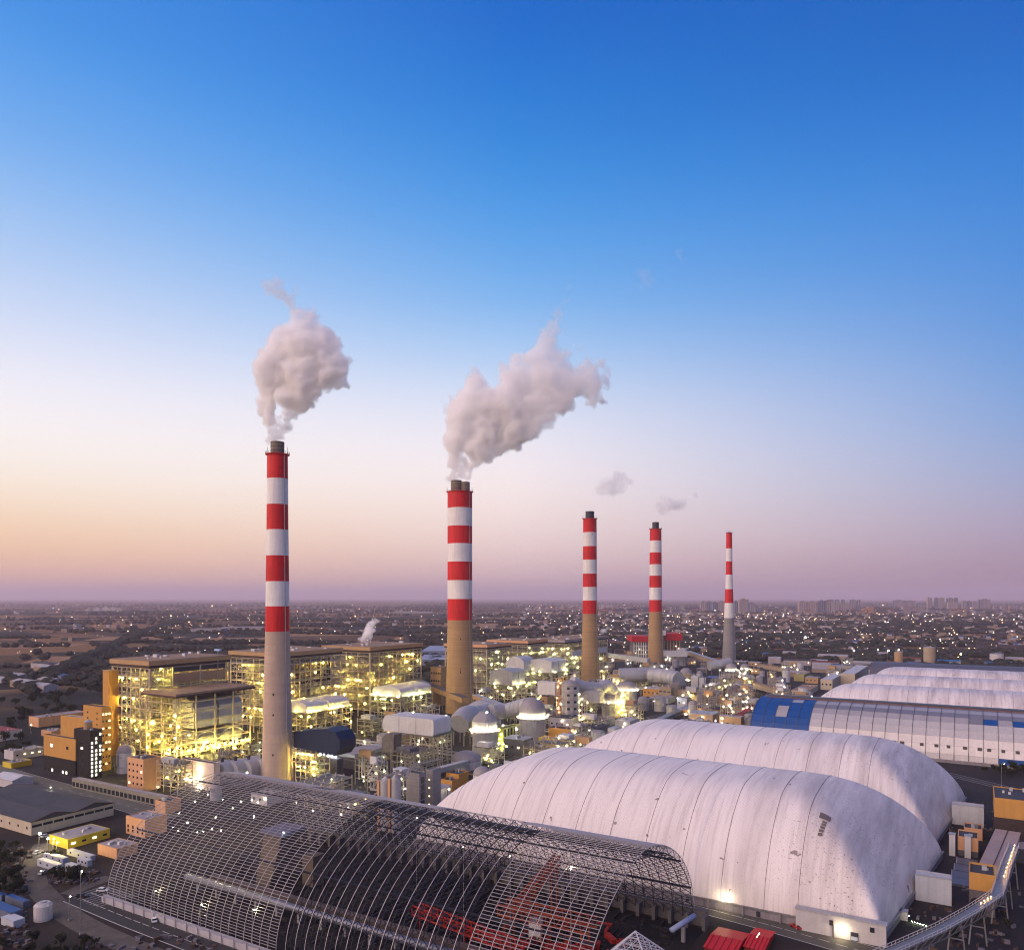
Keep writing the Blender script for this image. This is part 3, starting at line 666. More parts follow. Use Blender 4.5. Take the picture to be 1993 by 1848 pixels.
# ------------------------------------------------------------------ air-supported domes
def dome_material():
    m = bpy.data.materials.new('dome_membrane'); m.use_nodes = True
    n, l = m.node_tree.nodes, m.node_tree.links; b = n['Principled BSDF']
    b.inputs['Roughness'].default_value = .5; b.inputs['Specular IOR Level'].default_value = .35
    g = n.new('ShaderNodeNewGeometry'); sp_ = n.new('ShaderNodeSeparateXYZ'); l.new(g.outputs['Position'], sp_.inputs[0])
    def M(op, a, b_=None):
        q = n.new('ShaderNodeMath'); q.operation = op
        for i, v in enumerate((a, b_)):
            if v is None: continue
            if isinstance(v, (int, float)): q.inputs[i].default_value = v
            else: l.new(v, q.inputs[i])
        return q.outputs[0]
    s = M('ADD', M('MULTIPLY', sp_.outputs[1], .75), sp_.outputs[2])
    aa = M('ABSOLUTE', M('SINE', M('MULTIPLY', M('ADD', sp_.outputs[0], s), 2.0))); bb = M('ABSOLUTE', M('SINE', M('MULTIPLY', M('SUBTRACT', sp_.outputs[0], s), 2.0)))
    quilt = M('POWER', M('MINIMUM', aa, bb), .5)
    def noise(sx, sy, sz, sc_, det=5., rough=.6):
        mp = n.new('ShaderNodeMapping'); mp.inputs['Scale'].default_value = (sx, sy, sz); l.new(g.outputs['Position'], mp.inputs[0])
        t_ = n.new('ShaderNodeTexNoise'); t_.inputs['Scale'].default_value = sc_; t_.inputs['Detail'].default_value = det; t_.inputs['Roughness'].default_value = rough; l.new(mp.outputs[0], t_.inputs[0]); return t_.outputs[0]
    def MR(v, a, b_, c=0., d=1.):
        q = n.new('ShaderNodeMapRange'); l.new(v, q.inputs[0])
        for i, k in enumerate((a, b_, c, d)): q.inputs[i + 1].default_value = k
        return q.outputs[0]
    def mix(f, a, col, mode='MIX'):
        x = n.new('ShaderNodeMix'); x.data_type = 'RGBA'; x.blend_type = mode; l.new(f, x.inputs[0])
        if isinstance(a, tuple): x.inputs[6].default_value = a
        else: l.new(a, x.inputs[6])
        x.inputs[7].default_value = col; return x.outputs[2]
    cur = (.76, .70, .68, 1)
    # greasy run-off streaks that follow the slope
    st = noise(1.2, .07, .07, .55, 6)
    cur = mix(MR(st, .48, .72, 0, .5), cur, (.40, .35, .35, 1))
    # soot gathers at the works end of the domes
    grime = M('MULTIPLY', MR(noise(1, .12, .12, .12, 8), .42, .66), MR(sp_.outputs[0], -120, -30, .08, .85))
    cur = mix(grime, cur, (.40, .35, .35, 1))
    rb_ = M('POWER', M('ABSOLUTE', M('SINE', M('MULTIPLY', sp_.outputs[0], 1.61))), .35)
    cur = mix(MR(rb_, 0., .6, .14, 0.), cur, (.34, .28, .29, 1))
    spots = M('MULTIPLY', MR(noise(1, 1, 1, 1.1, 6, .7), .57, .66), MR(noise(1, 1, 1, .05, 3), .42, .56, 0, 1))
    cur = mix(M('MULTIPLY', spots, MR(sp_.outputs[0], -80, -42, .05, .95)), cur, (.13, .10, .10, 1))
    fl = M('MULTIPLY', MR(noise(1, 1, 1, .21, 3, .5), .71, .73), .8)
    cur = mix(fl, cur, (.16, .12, .12, 1))
    cur = mix(MR(quilt, .0, .5, .10, 0.), cur, (.30, .26, .28, 1))
    l.new(cur, b.inputs['Base Color'])
    bp = n.new('ShaderNodeBump'); bp.inputs['Distance'].default_value = .35; bp.inputs['Strength'].default_value = .22; l.new(quilt, bp.inputs['Height'])
    bp2 = n.new('ShaderNodeBump'); bp2.inputs['Distance'].default_value = 1.2; bp2.inputs['Strength'].default_value = .35
    l.new(noise(1, .15, .15, .12, 4), bp2.inputs['Height']); l.new(bp.outputs[0], bp2.inputs['Normal'])
    l.new(bp2.outputs[0], b.inputs['Normal'])
    return m
DOME = dome_material()
SEAM = mat('seam_cable', (.17, .12, .12), .6, noise=.2, scale=.5)
def dome_z(u, v, u0, u1, v0, v1, h, cl, cr, zb, sk=0.):
    u1 = u1 + sk * (v - v0) / (v1 - v0)
    def g(e): e = min(1., max(0., e)); return (1 - (1 - e) ** 1.75) ** .74
    def f(e): e = min(1., max(0., e)); return (1 - (1 - e) ** 2.05) ** .60
    w = (v1 - v0) / 2; c = (v0 + v1) / 2
    bar_ = f(1 - abs(v - c) / w); a = f((u - u0) / cl); b = g((u1 - u) / cr)
    k = .13
    def smin(p, q):
        hh = max(0, min(1, .5 + .5 * (q - p) / k)); return q * (1 - hh) + p * hh - k * hh * (1 - hh)
    m = max(0., smin(smin(bar_, a), b)) if min(bar_, a, b) > .0 else 0.
    return zb + h * m
def air_dome(label, u0, u1, v0, v1, h, cl, cr, seams, zb=3.2, wall=True, sk=0.):
    t_ = thing('air_dome', label, 'coal dome', (u0 + u1) / 2, (v0 + v1) / 2)
    def samp(a, b, n):   # denser towards the edges
        return [a + (b - a) * (.5 - .5 * math.cos(math.pi * i / n)) for i in range(n + 1)]
    ul = sorted(set(samp(u0, u0 + cl * 1.4, 34) + [u0 + cl * 1.4 + (u1 - cr * 1.4 - u0 - cl * 1.4) * i / 24 for i in range(25)] + samp(u1 - cr * 1.4, u1, 34)))
    vl = samp(v0, v1, 60)
    nb = MB()
    for u in ul:
        for v in vl:
            q = u0 + (u - u0) * (u1 - u0 + sk * (v - v0) / (v1 - v0)) / (u1 - u0); nb.v.append((q, v, dome_z(q, v, u0, u1, v0, v1, h, cl, cr, zb, sk)))
    nv = len(vl)
    nb.f = [(i * nv + j, (i + 1) * nv + j, (i + 1) * nv + j + 1, i * nv + j + 1) for i in range(len(ul) - 1) for j in range(nv - 1)]
    nb.build('membrane', DOME, t_, True)
    for u in seams:
        MB().tube([(u, v, dome_z(u, v, u0, u1, v0, v1, h, cl, cr, zb, sk) + .04) for v in vl], .085, 5).build('seam_cable', SEAM, t_)
    if wall:
        w = MB(); th_ = .5
        w.box(u0 - th_, u1 + th_, v0 - th_, v0, 0, zb).box(u0 - th_, u1 + sk + th_, v1, v1 + th_, 0, zb).box(u0 - th_, u0, v0, v1, 0, zb).prism([(u1, v0), (u1 + th_, v0), (u1 + sk + th_, v1), (u1 + sk, v1)], 0, zb)
        w.build('ring_wall', mat('sooty_wall', (.28, .25, .27), .85, noise=.35, scale=.2, streak=.4), t_)
        MB().box(u0 - .9, u1 + .9, v0 - .9, v0 - .55, zb - .35, zb + .1).prism([(u1 + .55, v0), (u1 + .9, v0), (u1 + sk + .9, v1), (u1 + sk + .55, v1)], zb - .35, zb + .1).build('anchor_beam', STEELM, t_)
    return t_
d1 = air_dome('nearest white air-supported dome beside the lattice shed, sooty at its right end', -222, -26, 284, 390, 39, 62, 46, [-205 + 15.6 * i for i in range(10)] + [-53], sk=14)
d2 = air_dome('second white dome, just behind the nearest one', -214, -16, 399, 503, 38.5, 60, 46, [-198 + 15.6 * i for i in range(10)] + [-44], sk=12)
air_dome('third white dome, first beyond the blue and grey barrel shed', -134, 110, 740, 838, 32.5, 48, 44, [-112 + 15.6 * i for i in range(14)])
air_dome('fourth white dome, dustier, between two others behind the barrel shed', -124, 120, 850, 948, 32.5, 46, 44, [-104 + 15.6 * i for i in range(14)])
air_dome('farthest white dome, in front of the plain grey barrel hall', -112, 130, 960, 1058, 32.2, 44, 44, [-98 + 15.6 * i for i in range(14)])
# square access hatch and ladder marks on the near dome
def dz1(u, v): return dome_z(u, v, -222, -26, 284, 390, 39, 62, 46, 3.2, 14)
PG = mat('patch_grey', (.17, .14, .14), .8, noise=.4, scale=1.5)
def patch(u_, v_, a, e):
    b = MB(); n = 7; b.v = [(u_ + a * (i / 3 - 1), v_ + e * (j / 3 - 1), dz1(u_ + a * (i / 3 - 1), v_ + e * (j / 3 - 1)) + .3) for i in range(n) for j in range(n)]
    b.f = [(i * n + j, (i + 1) * n + j, (i + 1) * n + j + 1, i * n + j + 1) for i in range(n - 1) for j in range(n - 1)]; b.build('patch', PG, d1)
patch(-47.5, 307., 1.9, 1.6)
for k in range(5): patch(-47.2 - .2 * k, 304.0 - k * 1.3, .75, .5)
# white plant room at the near right corner of the first dome
pr = thing('plant_room', 'white plant room wall at the near right corner of the nearest dome', 'building', -35, 281)
MB().box(-53, -24.6, 280.5, 283.3, 0, 7.2).build('wall', WALLW, pr)
MB().box(-53.3, -24.3, 280.2, 283.4, 7.2, 7.5).build('coping', CLAD, pr)
blk('window', pr, -29.5, -28.1, 280.35, 280.6, 4.2, 5.8, GLASS); blk('door', pr, -35.4, -33, 280.35, 280.6, 0, 3., STEELD); blk('panel', pr, -35.2, -33.2, 280.3, 280.45, .4, 1.6, mat('pale_blue_panel', (.45, .5, .6), .5))
blk('vent_box', pr, -42, -40.8, 279.9, 280.5, 4., 5.6, STEELD); blk('downpipe', pr, -41, -40.7, 280.1, 280.4, 0, 4., STEELD)
for u in range(-215, -52, 13): blk('buttress', d1, u, u + .5, 282.6, 283.4, 0, 3.3, CONC_GREY)
for u in range(-200, -50, 26): blk('vent_box', d1, u + 3, u + 4.2, 282.7, 283.4, .6, 2.3, STEELD)
lw = thing('wall_lamp', 'bright lamp on the ring wall at the foot of the nearest dome', 'lamp', -78, 282.4)
bar('bracket', lw, (-78.4, 283.4, 4.4), (-78.4, 281.8, 4.9), .15, STEELD); lamp(lw, -78.4, 281.5, 4.6, GLW, .5)
lw = thing('wall_lamp', 'bright lamp beside the door of the white plant room', 'lamp', -35, 280)
bar('bracket', lw, (-38, 280.4, 3.2), (-38, 279.3, 3.4), .12, STEELD); lamp(lw, -38, 279.0, 3.2, GLW, .5)
# airlock boxes at the right ends
def airlock(label, u, v, w, l_, h):
    t_ = thing('airlock', label, 'building', u, v)
    MB().box(u, u + l_, v, v + w, 0, h).build('wall', mat('blue_white_wall', (.50, .52, .56), .7, noise=.15, scale=.2, streak=.2), t_)
    MB().box(u + .5, u + l_ - .5, v + .5, v + w - .5, h - .7, h - .5).build('roof', ROOFG, t_)
    MB().box(u - .1, u + l_ + .1, v - .1, v + .3, h, h + .4).box(u - .1, u + l_ + .1, v + w - .3, v + w + .1, h, h + .4).box(u + l_ - .3, u + l_ + .1, v, v + w, h, h + .4).build('parapet', CLAD, t_)
airlock('white airlock box against the right end of the nearest dome', -19, 331, 6, 12, 9.5)
airlock('white airlock box against the right end of the second dome', -9.5, 452, 6, 14, 10)

# ------------------------------------------------------------------ blue and grey barrel shed with separate sheets
BSZ, BSV, BSA, BSU0, BSU1 = 32.5, 667., 49., -152., 76.
def bprof(s, off=0.):
    th_ = s * math.pi / 2; y = math.sin(th_); return BSV + (BSA + off) * y, max(0., 1 - abs(y) ** 2.3) ** .5 * (BSZ + off)
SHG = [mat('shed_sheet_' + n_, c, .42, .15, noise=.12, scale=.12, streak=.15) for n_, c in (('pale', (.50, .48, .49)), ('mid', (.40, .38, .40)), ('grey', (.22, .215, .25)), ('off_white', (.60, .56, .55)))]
bs = thing('barrel_shed', 'barrel-vaulted shed clad in blue and grey sheets behind the two big domes', 'coal shed', -40, BSV)
NR = 9; rg = random.Random(5); nbay = 26; bw = (BSU1 - BSU0) / nbay
bps = [bprof(-1 + .98 * i / NR) for i in range(NR + 1)]
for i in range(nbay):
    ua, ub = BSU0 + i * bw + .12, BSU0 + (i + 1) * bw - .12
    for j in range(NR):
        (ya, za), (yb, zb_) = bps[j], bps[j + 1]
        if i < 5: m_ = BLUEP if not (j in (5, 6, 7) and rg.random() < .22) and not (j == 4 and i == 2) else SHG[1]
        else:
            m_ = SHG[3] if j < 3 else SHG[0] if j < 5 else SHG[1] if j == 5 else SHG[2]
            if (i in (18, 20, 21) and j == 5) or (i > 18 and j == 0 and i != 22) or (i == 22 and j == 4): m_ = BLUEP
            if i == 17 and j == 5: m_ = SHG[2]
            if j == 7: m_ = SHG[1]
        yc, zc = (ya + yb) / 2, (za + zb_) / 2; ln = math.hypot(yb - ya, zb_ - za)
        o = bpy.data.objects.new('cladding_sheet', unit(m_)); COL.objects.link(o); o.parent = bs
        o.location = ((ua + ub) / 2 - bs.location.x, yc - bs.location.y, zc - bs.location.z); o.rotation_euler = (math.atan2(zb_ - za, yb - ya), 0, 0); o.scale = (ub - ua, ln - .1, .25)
for i in range(nbay + 1):
    u = BSU0 + i * bw; b = MB(); pts = [bprof(-1 + 2 * k / 28, .25) for k in range(29)]
    for k in range(28): b.beam((u, *pts[k]), (u, *pts[k + 1]), .26, .4)
    b.build('rib', mat('dark_rib', (.12, .12, .14), .5, .3, noise=.2, scale=.4), bs)
b = MB(); pts = [bprof(-.05 + 1.05 * k / 16, -.1) for k in range(17)]
b.v = [(u, y, z) for u in (BSU0, BSU1) for y, z in pts]; b.f = [(k, 17 + k, 18 + k, k + 1) for k in range(16)]; b.build('far_roof', SHG[2], bs)
b = MB(); pts = [bprof(-1 + 2 * k / 24, -.4) for k in range(25)]
for u in (BSU0 + .1, BSU1 - .1): b.add([(u, y, z) for y, z in pts], [tuple(range(25))])
b.build('gable_end', BLUEP, bs)
MB().box(BSU0 + 4, BSU1, BSV - 3.5, BSV + 3.5, BSZ - .2, BSZ + 1.6).build('ridge_vent', mat('ridge_vent_steel', (.08, .085, .11), .4, .4, noise=.2, scale=.3), bs)
MB().box(BSU0 + 4, BSU1, BSV - 5.6, BSV - 5.2, BSZ - 1.2, BSZ + .8).build('ridge_rail', mat('rail_rust', (.16, .09, .09), .6), bs)
MB().box(BSU0, BSU1, BSV - BSA - .9, BSV - BSA - .2, 0, 2.2).build('plinth', mat('sooty_wall', (0, 0, 0)), bs)
for i in range(5, 22):
    u = BSU0 + (i + rg.uniform(.2, .8)) * bw; blk('louvre', bs, u - rg.uniform(.8, 1.6), u + 1.2, bps[2][0] - .9, bps[2][0] + .3, bps[2][1] - 1.8, bps[2][1] + .2, mat('louvre_grey', (.10, .09, .09), .7))
# plain grey barrel hall at the back
gh = thing('grey_barrel_hall', 'plain dark grey barrel-roofed hall behind the farthest dome', 'hall', 0, 1122)
b = MB(); pts = [(1122 + 48 * math.sin(-math.pi / 2 + math.pi * k / 24), 31 * math.cos(-math.pi / 2 + math.pi * k / 24) ** .8) for k in range(25)]
b.v = [(u, y, z) for u in (-114, 190) for y, z in pts]; b.f = [(k, 25 + k, 26 + k, k + 1) for k in range(24)] + [tuple(range(25)), tuple(range(25, 50))[::-1]]
b.build('vault', mat('slate_grey_sheet', (.13, .125, .15), .5, .2, noise=.2, scale=.06, streak=.3), gh)
for u in range(-110, 190, 12): bar('roof_rib', gh, (u, 1122 - 20, 28.9), (u, 1122 + 2, 31.1), .3, STEELD)

# ------------------------------------------------------------------ boiler houses and their steelwork
FP = []   # footprints taken
for r_ in ((-290, -70, 165, 272), (-228, -8, 278, 396), (-220, 0, 396, 508), (-160, 80, 612, 722), (-140, 130, 735, 1060)): FP.append(r_)
FRAMEY = mat('cream_steel_paint', (.48, .41, .29), .6, noise=.15, scale=.3)
FURN = mat('furnace_cladding', (.34, .33, .31), .5, .3, noise=.3, scale=.2, streak=.25)
GRATE = mat('floor_grating', (.20, .19, .16), .6, .3, noise=.4, scale=.5)
PIPEY = mat('lagged_pipe', (.40, .37, .30), .5, .3, noise=.35, scale=.3)
def pipes(mb, x0, x1, y0, y1, z0, z1, n, rg, r=(.15, .5)):
    for _ in range(n):
        x, y, z = rg.uniform(x0, x1), rg.uniform(y0, y1), rg.uniform(z0, z1)
        k = rg.random(); w = rg.uniform(*r)
        if k < .35: mb.beam((x, y, z), (min(x1, x + rg.uniform(3, 14)), y, z), w)
        elif k < .7: mb.beam((x, y, z), (x, min(y1, y + rg.uniform(3, 14)), z), w)
        elif k < .92: mb.beam((x, y, z), (x, y, min(z1, z + rg.uniform(3, 12))), w)
        else: mb.beam((x, y, z), (min(x1, x + rg.uniform(3, 8)), y, min(z1, z + rg.uniform(3, 8))), w)
def boiler(label, u0, u1, v0, v1, h, nlamp, roofc=TAN, roof=1, seed=1, furn=True, glow_m=None, bays=(4, 6), lev=7.4, fr=FRAMEY, rr=.42, panels=True, x_only=False):
    rg = random.Random(seed); glow_m = glow_m or GLY
    t_ = thing('boiler_house', label, 'boiler house', (u0 + u1) / 2, (v0 + v1) / 2); FP.append((u0, u1, v0, v1))
    nx, ny = bays; xs = [u0 + (u1 - u0) * i / nx for i in range(nx + 1)]; ys = [v0 + (v1 - v0) * i / ny for i in range(ny + 1)]
    ht = h - 5.2; zs = [z for z in np.arange(6.5, ht - 2, lev)]
    for i, x in enumerate(xs):
        for j, y in enumerate(ys):
            if j in (0, ny) or i in (0, nx): bar('column', t_, (x, y, 0), (x, y, ht), 1.1 if (i in (0, nx) and j in (0, ny)) else .8, fr)
    for z in zs + [ht - .5]:
        for y in (v0, v1): bar('beam', t_, (u0, y, z), (u1, y, z), .55, fr, .75)
        for x in (u0, u1): bar('beam', t_, (x, v0, z), (x, v1, z), .55, fr, .75)
        for x in xs[1:-1]: bar('cross_beam', t_, (x, v0 + .4, z), (x, v1 - .4, z), .4, fr, .6)
    for x, plane in ((u1, 'y'), (v0, 'x')):
        g_ = ys if plane == 'y' else xs
        for i in range(len(g_) - 1):
            for k in range(len(zs) - 1):
                if rg.random() < .42:
                    a, b = (g_[i], g_[i + 1]) if rg.random() < .5 else (g_[i + 1], g_[i]); z0, z1 = zs[k], zs[k + 1]
                    if plane == 'y': bar('brace', t_, (x, a, z0), (x, b, z1), .35, fr)
                    else: bar('brace', t_, (a, x, z0), (b, x, z1), .35, fr)
    w = 6.5
    for k, z in enumerate(zs):
        f = MB().box(u0 + .4, u1 - .4, v0 + .4, v0 + w, z + .4, z + .55).box(u1 - w, u1 - .4, v0 + w, v1 - .4, z + .4, z + .55).box(u0 + .4, u0 + w, v0 + w, v1 - .4, z + .4, z + .55)
        f.build('gallery_floor', GRATE, t_)
        rl = MB()
        for hh in (.6, 1.15): rl.beam((u0, v0 - .3, z + .5 + hh), (u1, v0 - .3, z + .5 + hh), .09).beam((u1 + .3, v0, z + .5 + hh), (u1 + .3, v1, z + .5 + hh), .09)
        for q in np.arange(v0, v1, 2.2): rl.beam((u1 + .3, q, z + .5), (u1 + .3, q, z + 1.65), .08)
        rl.build('handrail', fr, t_)
    if furn:
        MB().box(u0 + 9, u1 - 8, v0 + 8, v0 + (v1 - v0) * .55, 14, ht - 6).build('furnace', FURN, t_)
        MB().box(u0 + 10, u1 - 9, v0 + (v1 - v0) * .62, v1 - 8, 16, ht - 12).build('rear_pass', FURN, t_)
        MB().add([(u0 + 9, v0 + 8, 14), (u1 - 8, v0 + 8, 14), (u1 - 8, v0 + 26, 14), (u0 + 9, v0 + 26, 14), (u0 + 9, v0 + 15, 5), (u1 - 8, v0 + 15, 5), (u1 - 8, v0 + 18, 5), (u0 + 9, v0 + 18, 5)],
                 [(0, 1, 2, 3), (7, 6, 5, 4), (1, 0, 4, 5), (2, 1, 5, 6), (3, 2, 6, 7), (0, 3, 7, 4)]).build('ash_hopper', FURN, t_)
    pm = MB(); pipes(pm, u0 + 1, u1 - 1, v0 + 1, v0 + 8, 3, ht - 3, 420, rg); pipes(pm, u1 - 8, u1 - 1, v0 + 1, v1 - 1, 3, ht - 3, 620, rg)
    pm.build('pipework', PIPEY, t_, kind='stuff')
    sf = MB()
    for k in range(len(zs)):
        zm = zs[k] + lev * .5
        if rg.random() < .6: sf.beam((u0, v0, zm), (u1, v0, zm), .28)
        if rg.random() < .6: sf.beam((u1, v0, zm), (u1, v1, zm), .28)
    for i in range(nx):
        xm = (xs[i] + xs[i + 1]) / 2; sf.beam((xm, v0, 0), (xm, v0, ht), .32)
    for j in range(ny):
        ym = (ys[j] + ys[j + 1]) / 2; sf.beam((u1, ym, 0), (u1, ym, ht), .32)
        for k in range(0, len(zs) - 1): 
            if rg.random() < .3: sf.beam((u1 - 7, ys[j], zs[k]), (u1 - 7, ys[j + 1], zs[k + 1]), .3)
    sf.build('secondary_framing', fr, t_, kind='stuff')
    st = MB()
    for k in range(len(zs) - 1):
        a, b = (v0 + 2, v0 + 7) if k % 2 else (v0 + 7, v0 + 2)
        st.beam((u1 - 2, a, zs[k] + .6), (u1 - 2, b, zs[k + 1] + .5), 1., .25); st.beam((u0 + 2 + 5 * (k % 2), v0 + 1, zs[k] + .6), (u0 + 7 - 5 * (k % 2), v0 + 1, zs[k + 1] + .5), 1., .25)
    st.build('stair_flights', STEELM, t_)
    if roof:
        e = 1.6
        MB().box(u0 - e, u1 + e, v0 - e, v1 + e, h - 3.4, h - .25).build('fascia', roofc, t_)
        MB().box(u0 - e + .5, u1 + e - .5, v0 - e + .5, v1 + e - .5, h - .25, h).build('roof', TANR, t_)
        MB().box(u0 - e * .6, u1 + e * .6, v0 - e * .6, v1 + e * .6, h - 5.3, h - 3.4).build('clerestory', BROWN, t_)
        for _ in range(9):
            x, y = rg.uniform(u0 + 4, u1 - 4), rg.uniform(v0 + 4, v1 - 4); s_ = rg.uniform(.6, 2.6)
            blk('roof_unit', t_, x - s_, x + s_, y - s_ * .6, y + s_ * .6, h, h + rg.uniform(.6, 2.2), CLADP)
    for _ in range(nlamp):
        z = rg.choice(zs) + lev * .78
        if rg.random() < .42: lamp(t_, rg.uniform(u0 + 1, u1 - 1), v0 + rg.uniform(-.2, 5.5), z, glow_m, rr * rg.uniform(.75, 1.25))
        else: lamp(t_, u1 - rg.uniform(-.2, 5.5), rg.uniform(v0 + 1, v1 - 1), z, glow_m, rr * rg.uniform(.75, 1.25))
    return t_
B1 = boiler('nearest boiler house, lit yellow, with a tan canopy on its flank', -543, -499, 335.5, 402.5, 70.5, 62, seed=2)
B2 = boiler('boiler house half hidden behind the nearest chimney', -557, -499, 452, 527, 69, 56, seed=3)
B3 = boiler('boiler house with steam over its roof, left of the two-flue chimney', -560, -499, 567, 647, 67.5, 50, seed=4)
GLG = glow('pale_lamp_glow', (.99, .92, .36), 950)
B4 = boiler('boiler house with tan fascia just right of the two-flue chimney', -560, -499, 775, 829, 59, 34, seed=5, glow_m=GLG, rr=.5, roofc=PEACH)
B5 = boiler('middle boiler house of the far row, with a dark brown roof side', -560, -499, 873, 925, 59, 34, seed=6, glow_m=GLG, rr=.5, roofc=PEACH)
B6 = boiler('long far boiler house with pale roof ending behind a chimney', -560, -499, 978, 1128, 55, 40, seed=7, glow_m=GLG, rr=.55, roofc=ROOFP, bays=(4, 10))
for y0 in (1000, 1045, 1090): MB().box(-498.4, -497.6, y0, y0 + 34, 30, 38).build('white_cladding', CLADP, B6)
MB().box(-498.3, -497.7, 353, 400, 53, 60).build('tan_wall', TAN, B1); MB().box(-498.3, -497.8, 353, 400, 61, 64.5).build('strip_window', GLASS, B1)
for v in (353, 376, 399): blk('mullion', B1, -498.2, -497.3, v - .5, v + .5, 51, 65, FRAMEY)
MB().box(-506, -505.4, 478, 522, 40, 60).build('dark_backing', BROWN, B2)  # dark brown sheet set back behind the steel frame
# canopy, bins and coal bay on the side of the nearest boiler house
cn = thing('bunker_bay', 'open bay with grey curved bins under a flat tan canopy beside the nearest boiler house', 'plant bay', -480, 362); FP.append((-499, -458, 330, 396))
MB().box(-499, -460.5, 329, 395, 48.6, 50).build('canopy', TANR, cn); MB().box(-499.2, -460.2, 328.7, 395.3, 47.4, 48.6).build('canopy_edge', BROWN, cn)
for x in (-496, -479, -463):
    for y in np.linspace(331, 393, 5): bar('column', cn, (x, y, 0), (x, y, 47.4), .8, FRAMEY)
for z in (8, 15, 22, 29, 36, 43):
    for x in (-496, -463): bar('beam', cn, (x, 331, z), (x, 393, z), .5, FRAMEY, .7)
    for y in np.linspace(331, 393, 5): bar('beam', cn, (-496, y, z), (-463, y, z), .45, FRAMEY, .6)
for k, (ya, yb) in enumerate(((347, 366), (368, 388))):
    pts = [(-466, 24), (-466, 38), (-470, 43), (-478, 45.5), (-490, 45.5), (-490, 24)]
    b = MB(); b.v = [(x, y, z) for y in (ya, yb) for x, z in pts]; n = len(pts)
    b.f = [tuple(range(n)), tuple(range(n, 2 * n))[::-1]] + [(i, i + n, (i + 1) % n + n, (i + 1) % n) for i in range(n)]
    b.build('bin', CLAD, cn)
    MB().box(-489, -465.6, ya, yb, 12, 21).build('lower_bin', mat('bin_dark_grey', (.22, .22, .24), .5, .2, noise=.3, scale=.2), cn)  # lower bins are a darker grey than the bins above
    MB().tube([(-464.6, ya + (yb - ya) * i / 10, 17 + 4 * math.sin(math.pi * i / 10)) for i in range(11)], .45, 6).build('curved_pipe', CLADP, cn)
pm = MB(); rg = random.Random(21); pipes(pm, -497, -462, 331, 345, 2, 46, 160, rg); pipes(pm, -470, -458, 331, 394, 2, 12, 120, rg); pm.build('pipework', PIPEY, cn, kind='stuff')
for _ in range(34): lamp(cn, rg.uniform(-497, -460), 330.6 if rg.random() < .4 else rg.uniform(331, 394), rg.choice((6, 9, 11, 13, 20, 28, 35)), GLY, rg.uniform(.3, .5))
for i in range(12): lamp(cn, -459.5, 333 + i * 5, 10.4, GLY, .5)
# tall ochre stair tower at the front left corner of the nearest boiler house
x0 = usolve(334, 215.5)
MBt = thing('stair_tower', 'tall narrow ochre tower on the left front corner of the nearest boiler house', 'tower', x0 + 3, 331)
MB().box(x0, x0 + 7, 328, 336, 0, 62).build('wall', OCHRE, MBt); MB().box(x0 - .2, x0 + 7.2, 327.8, 336.2, 62, 62.6).build('coping', TAN, MBt)
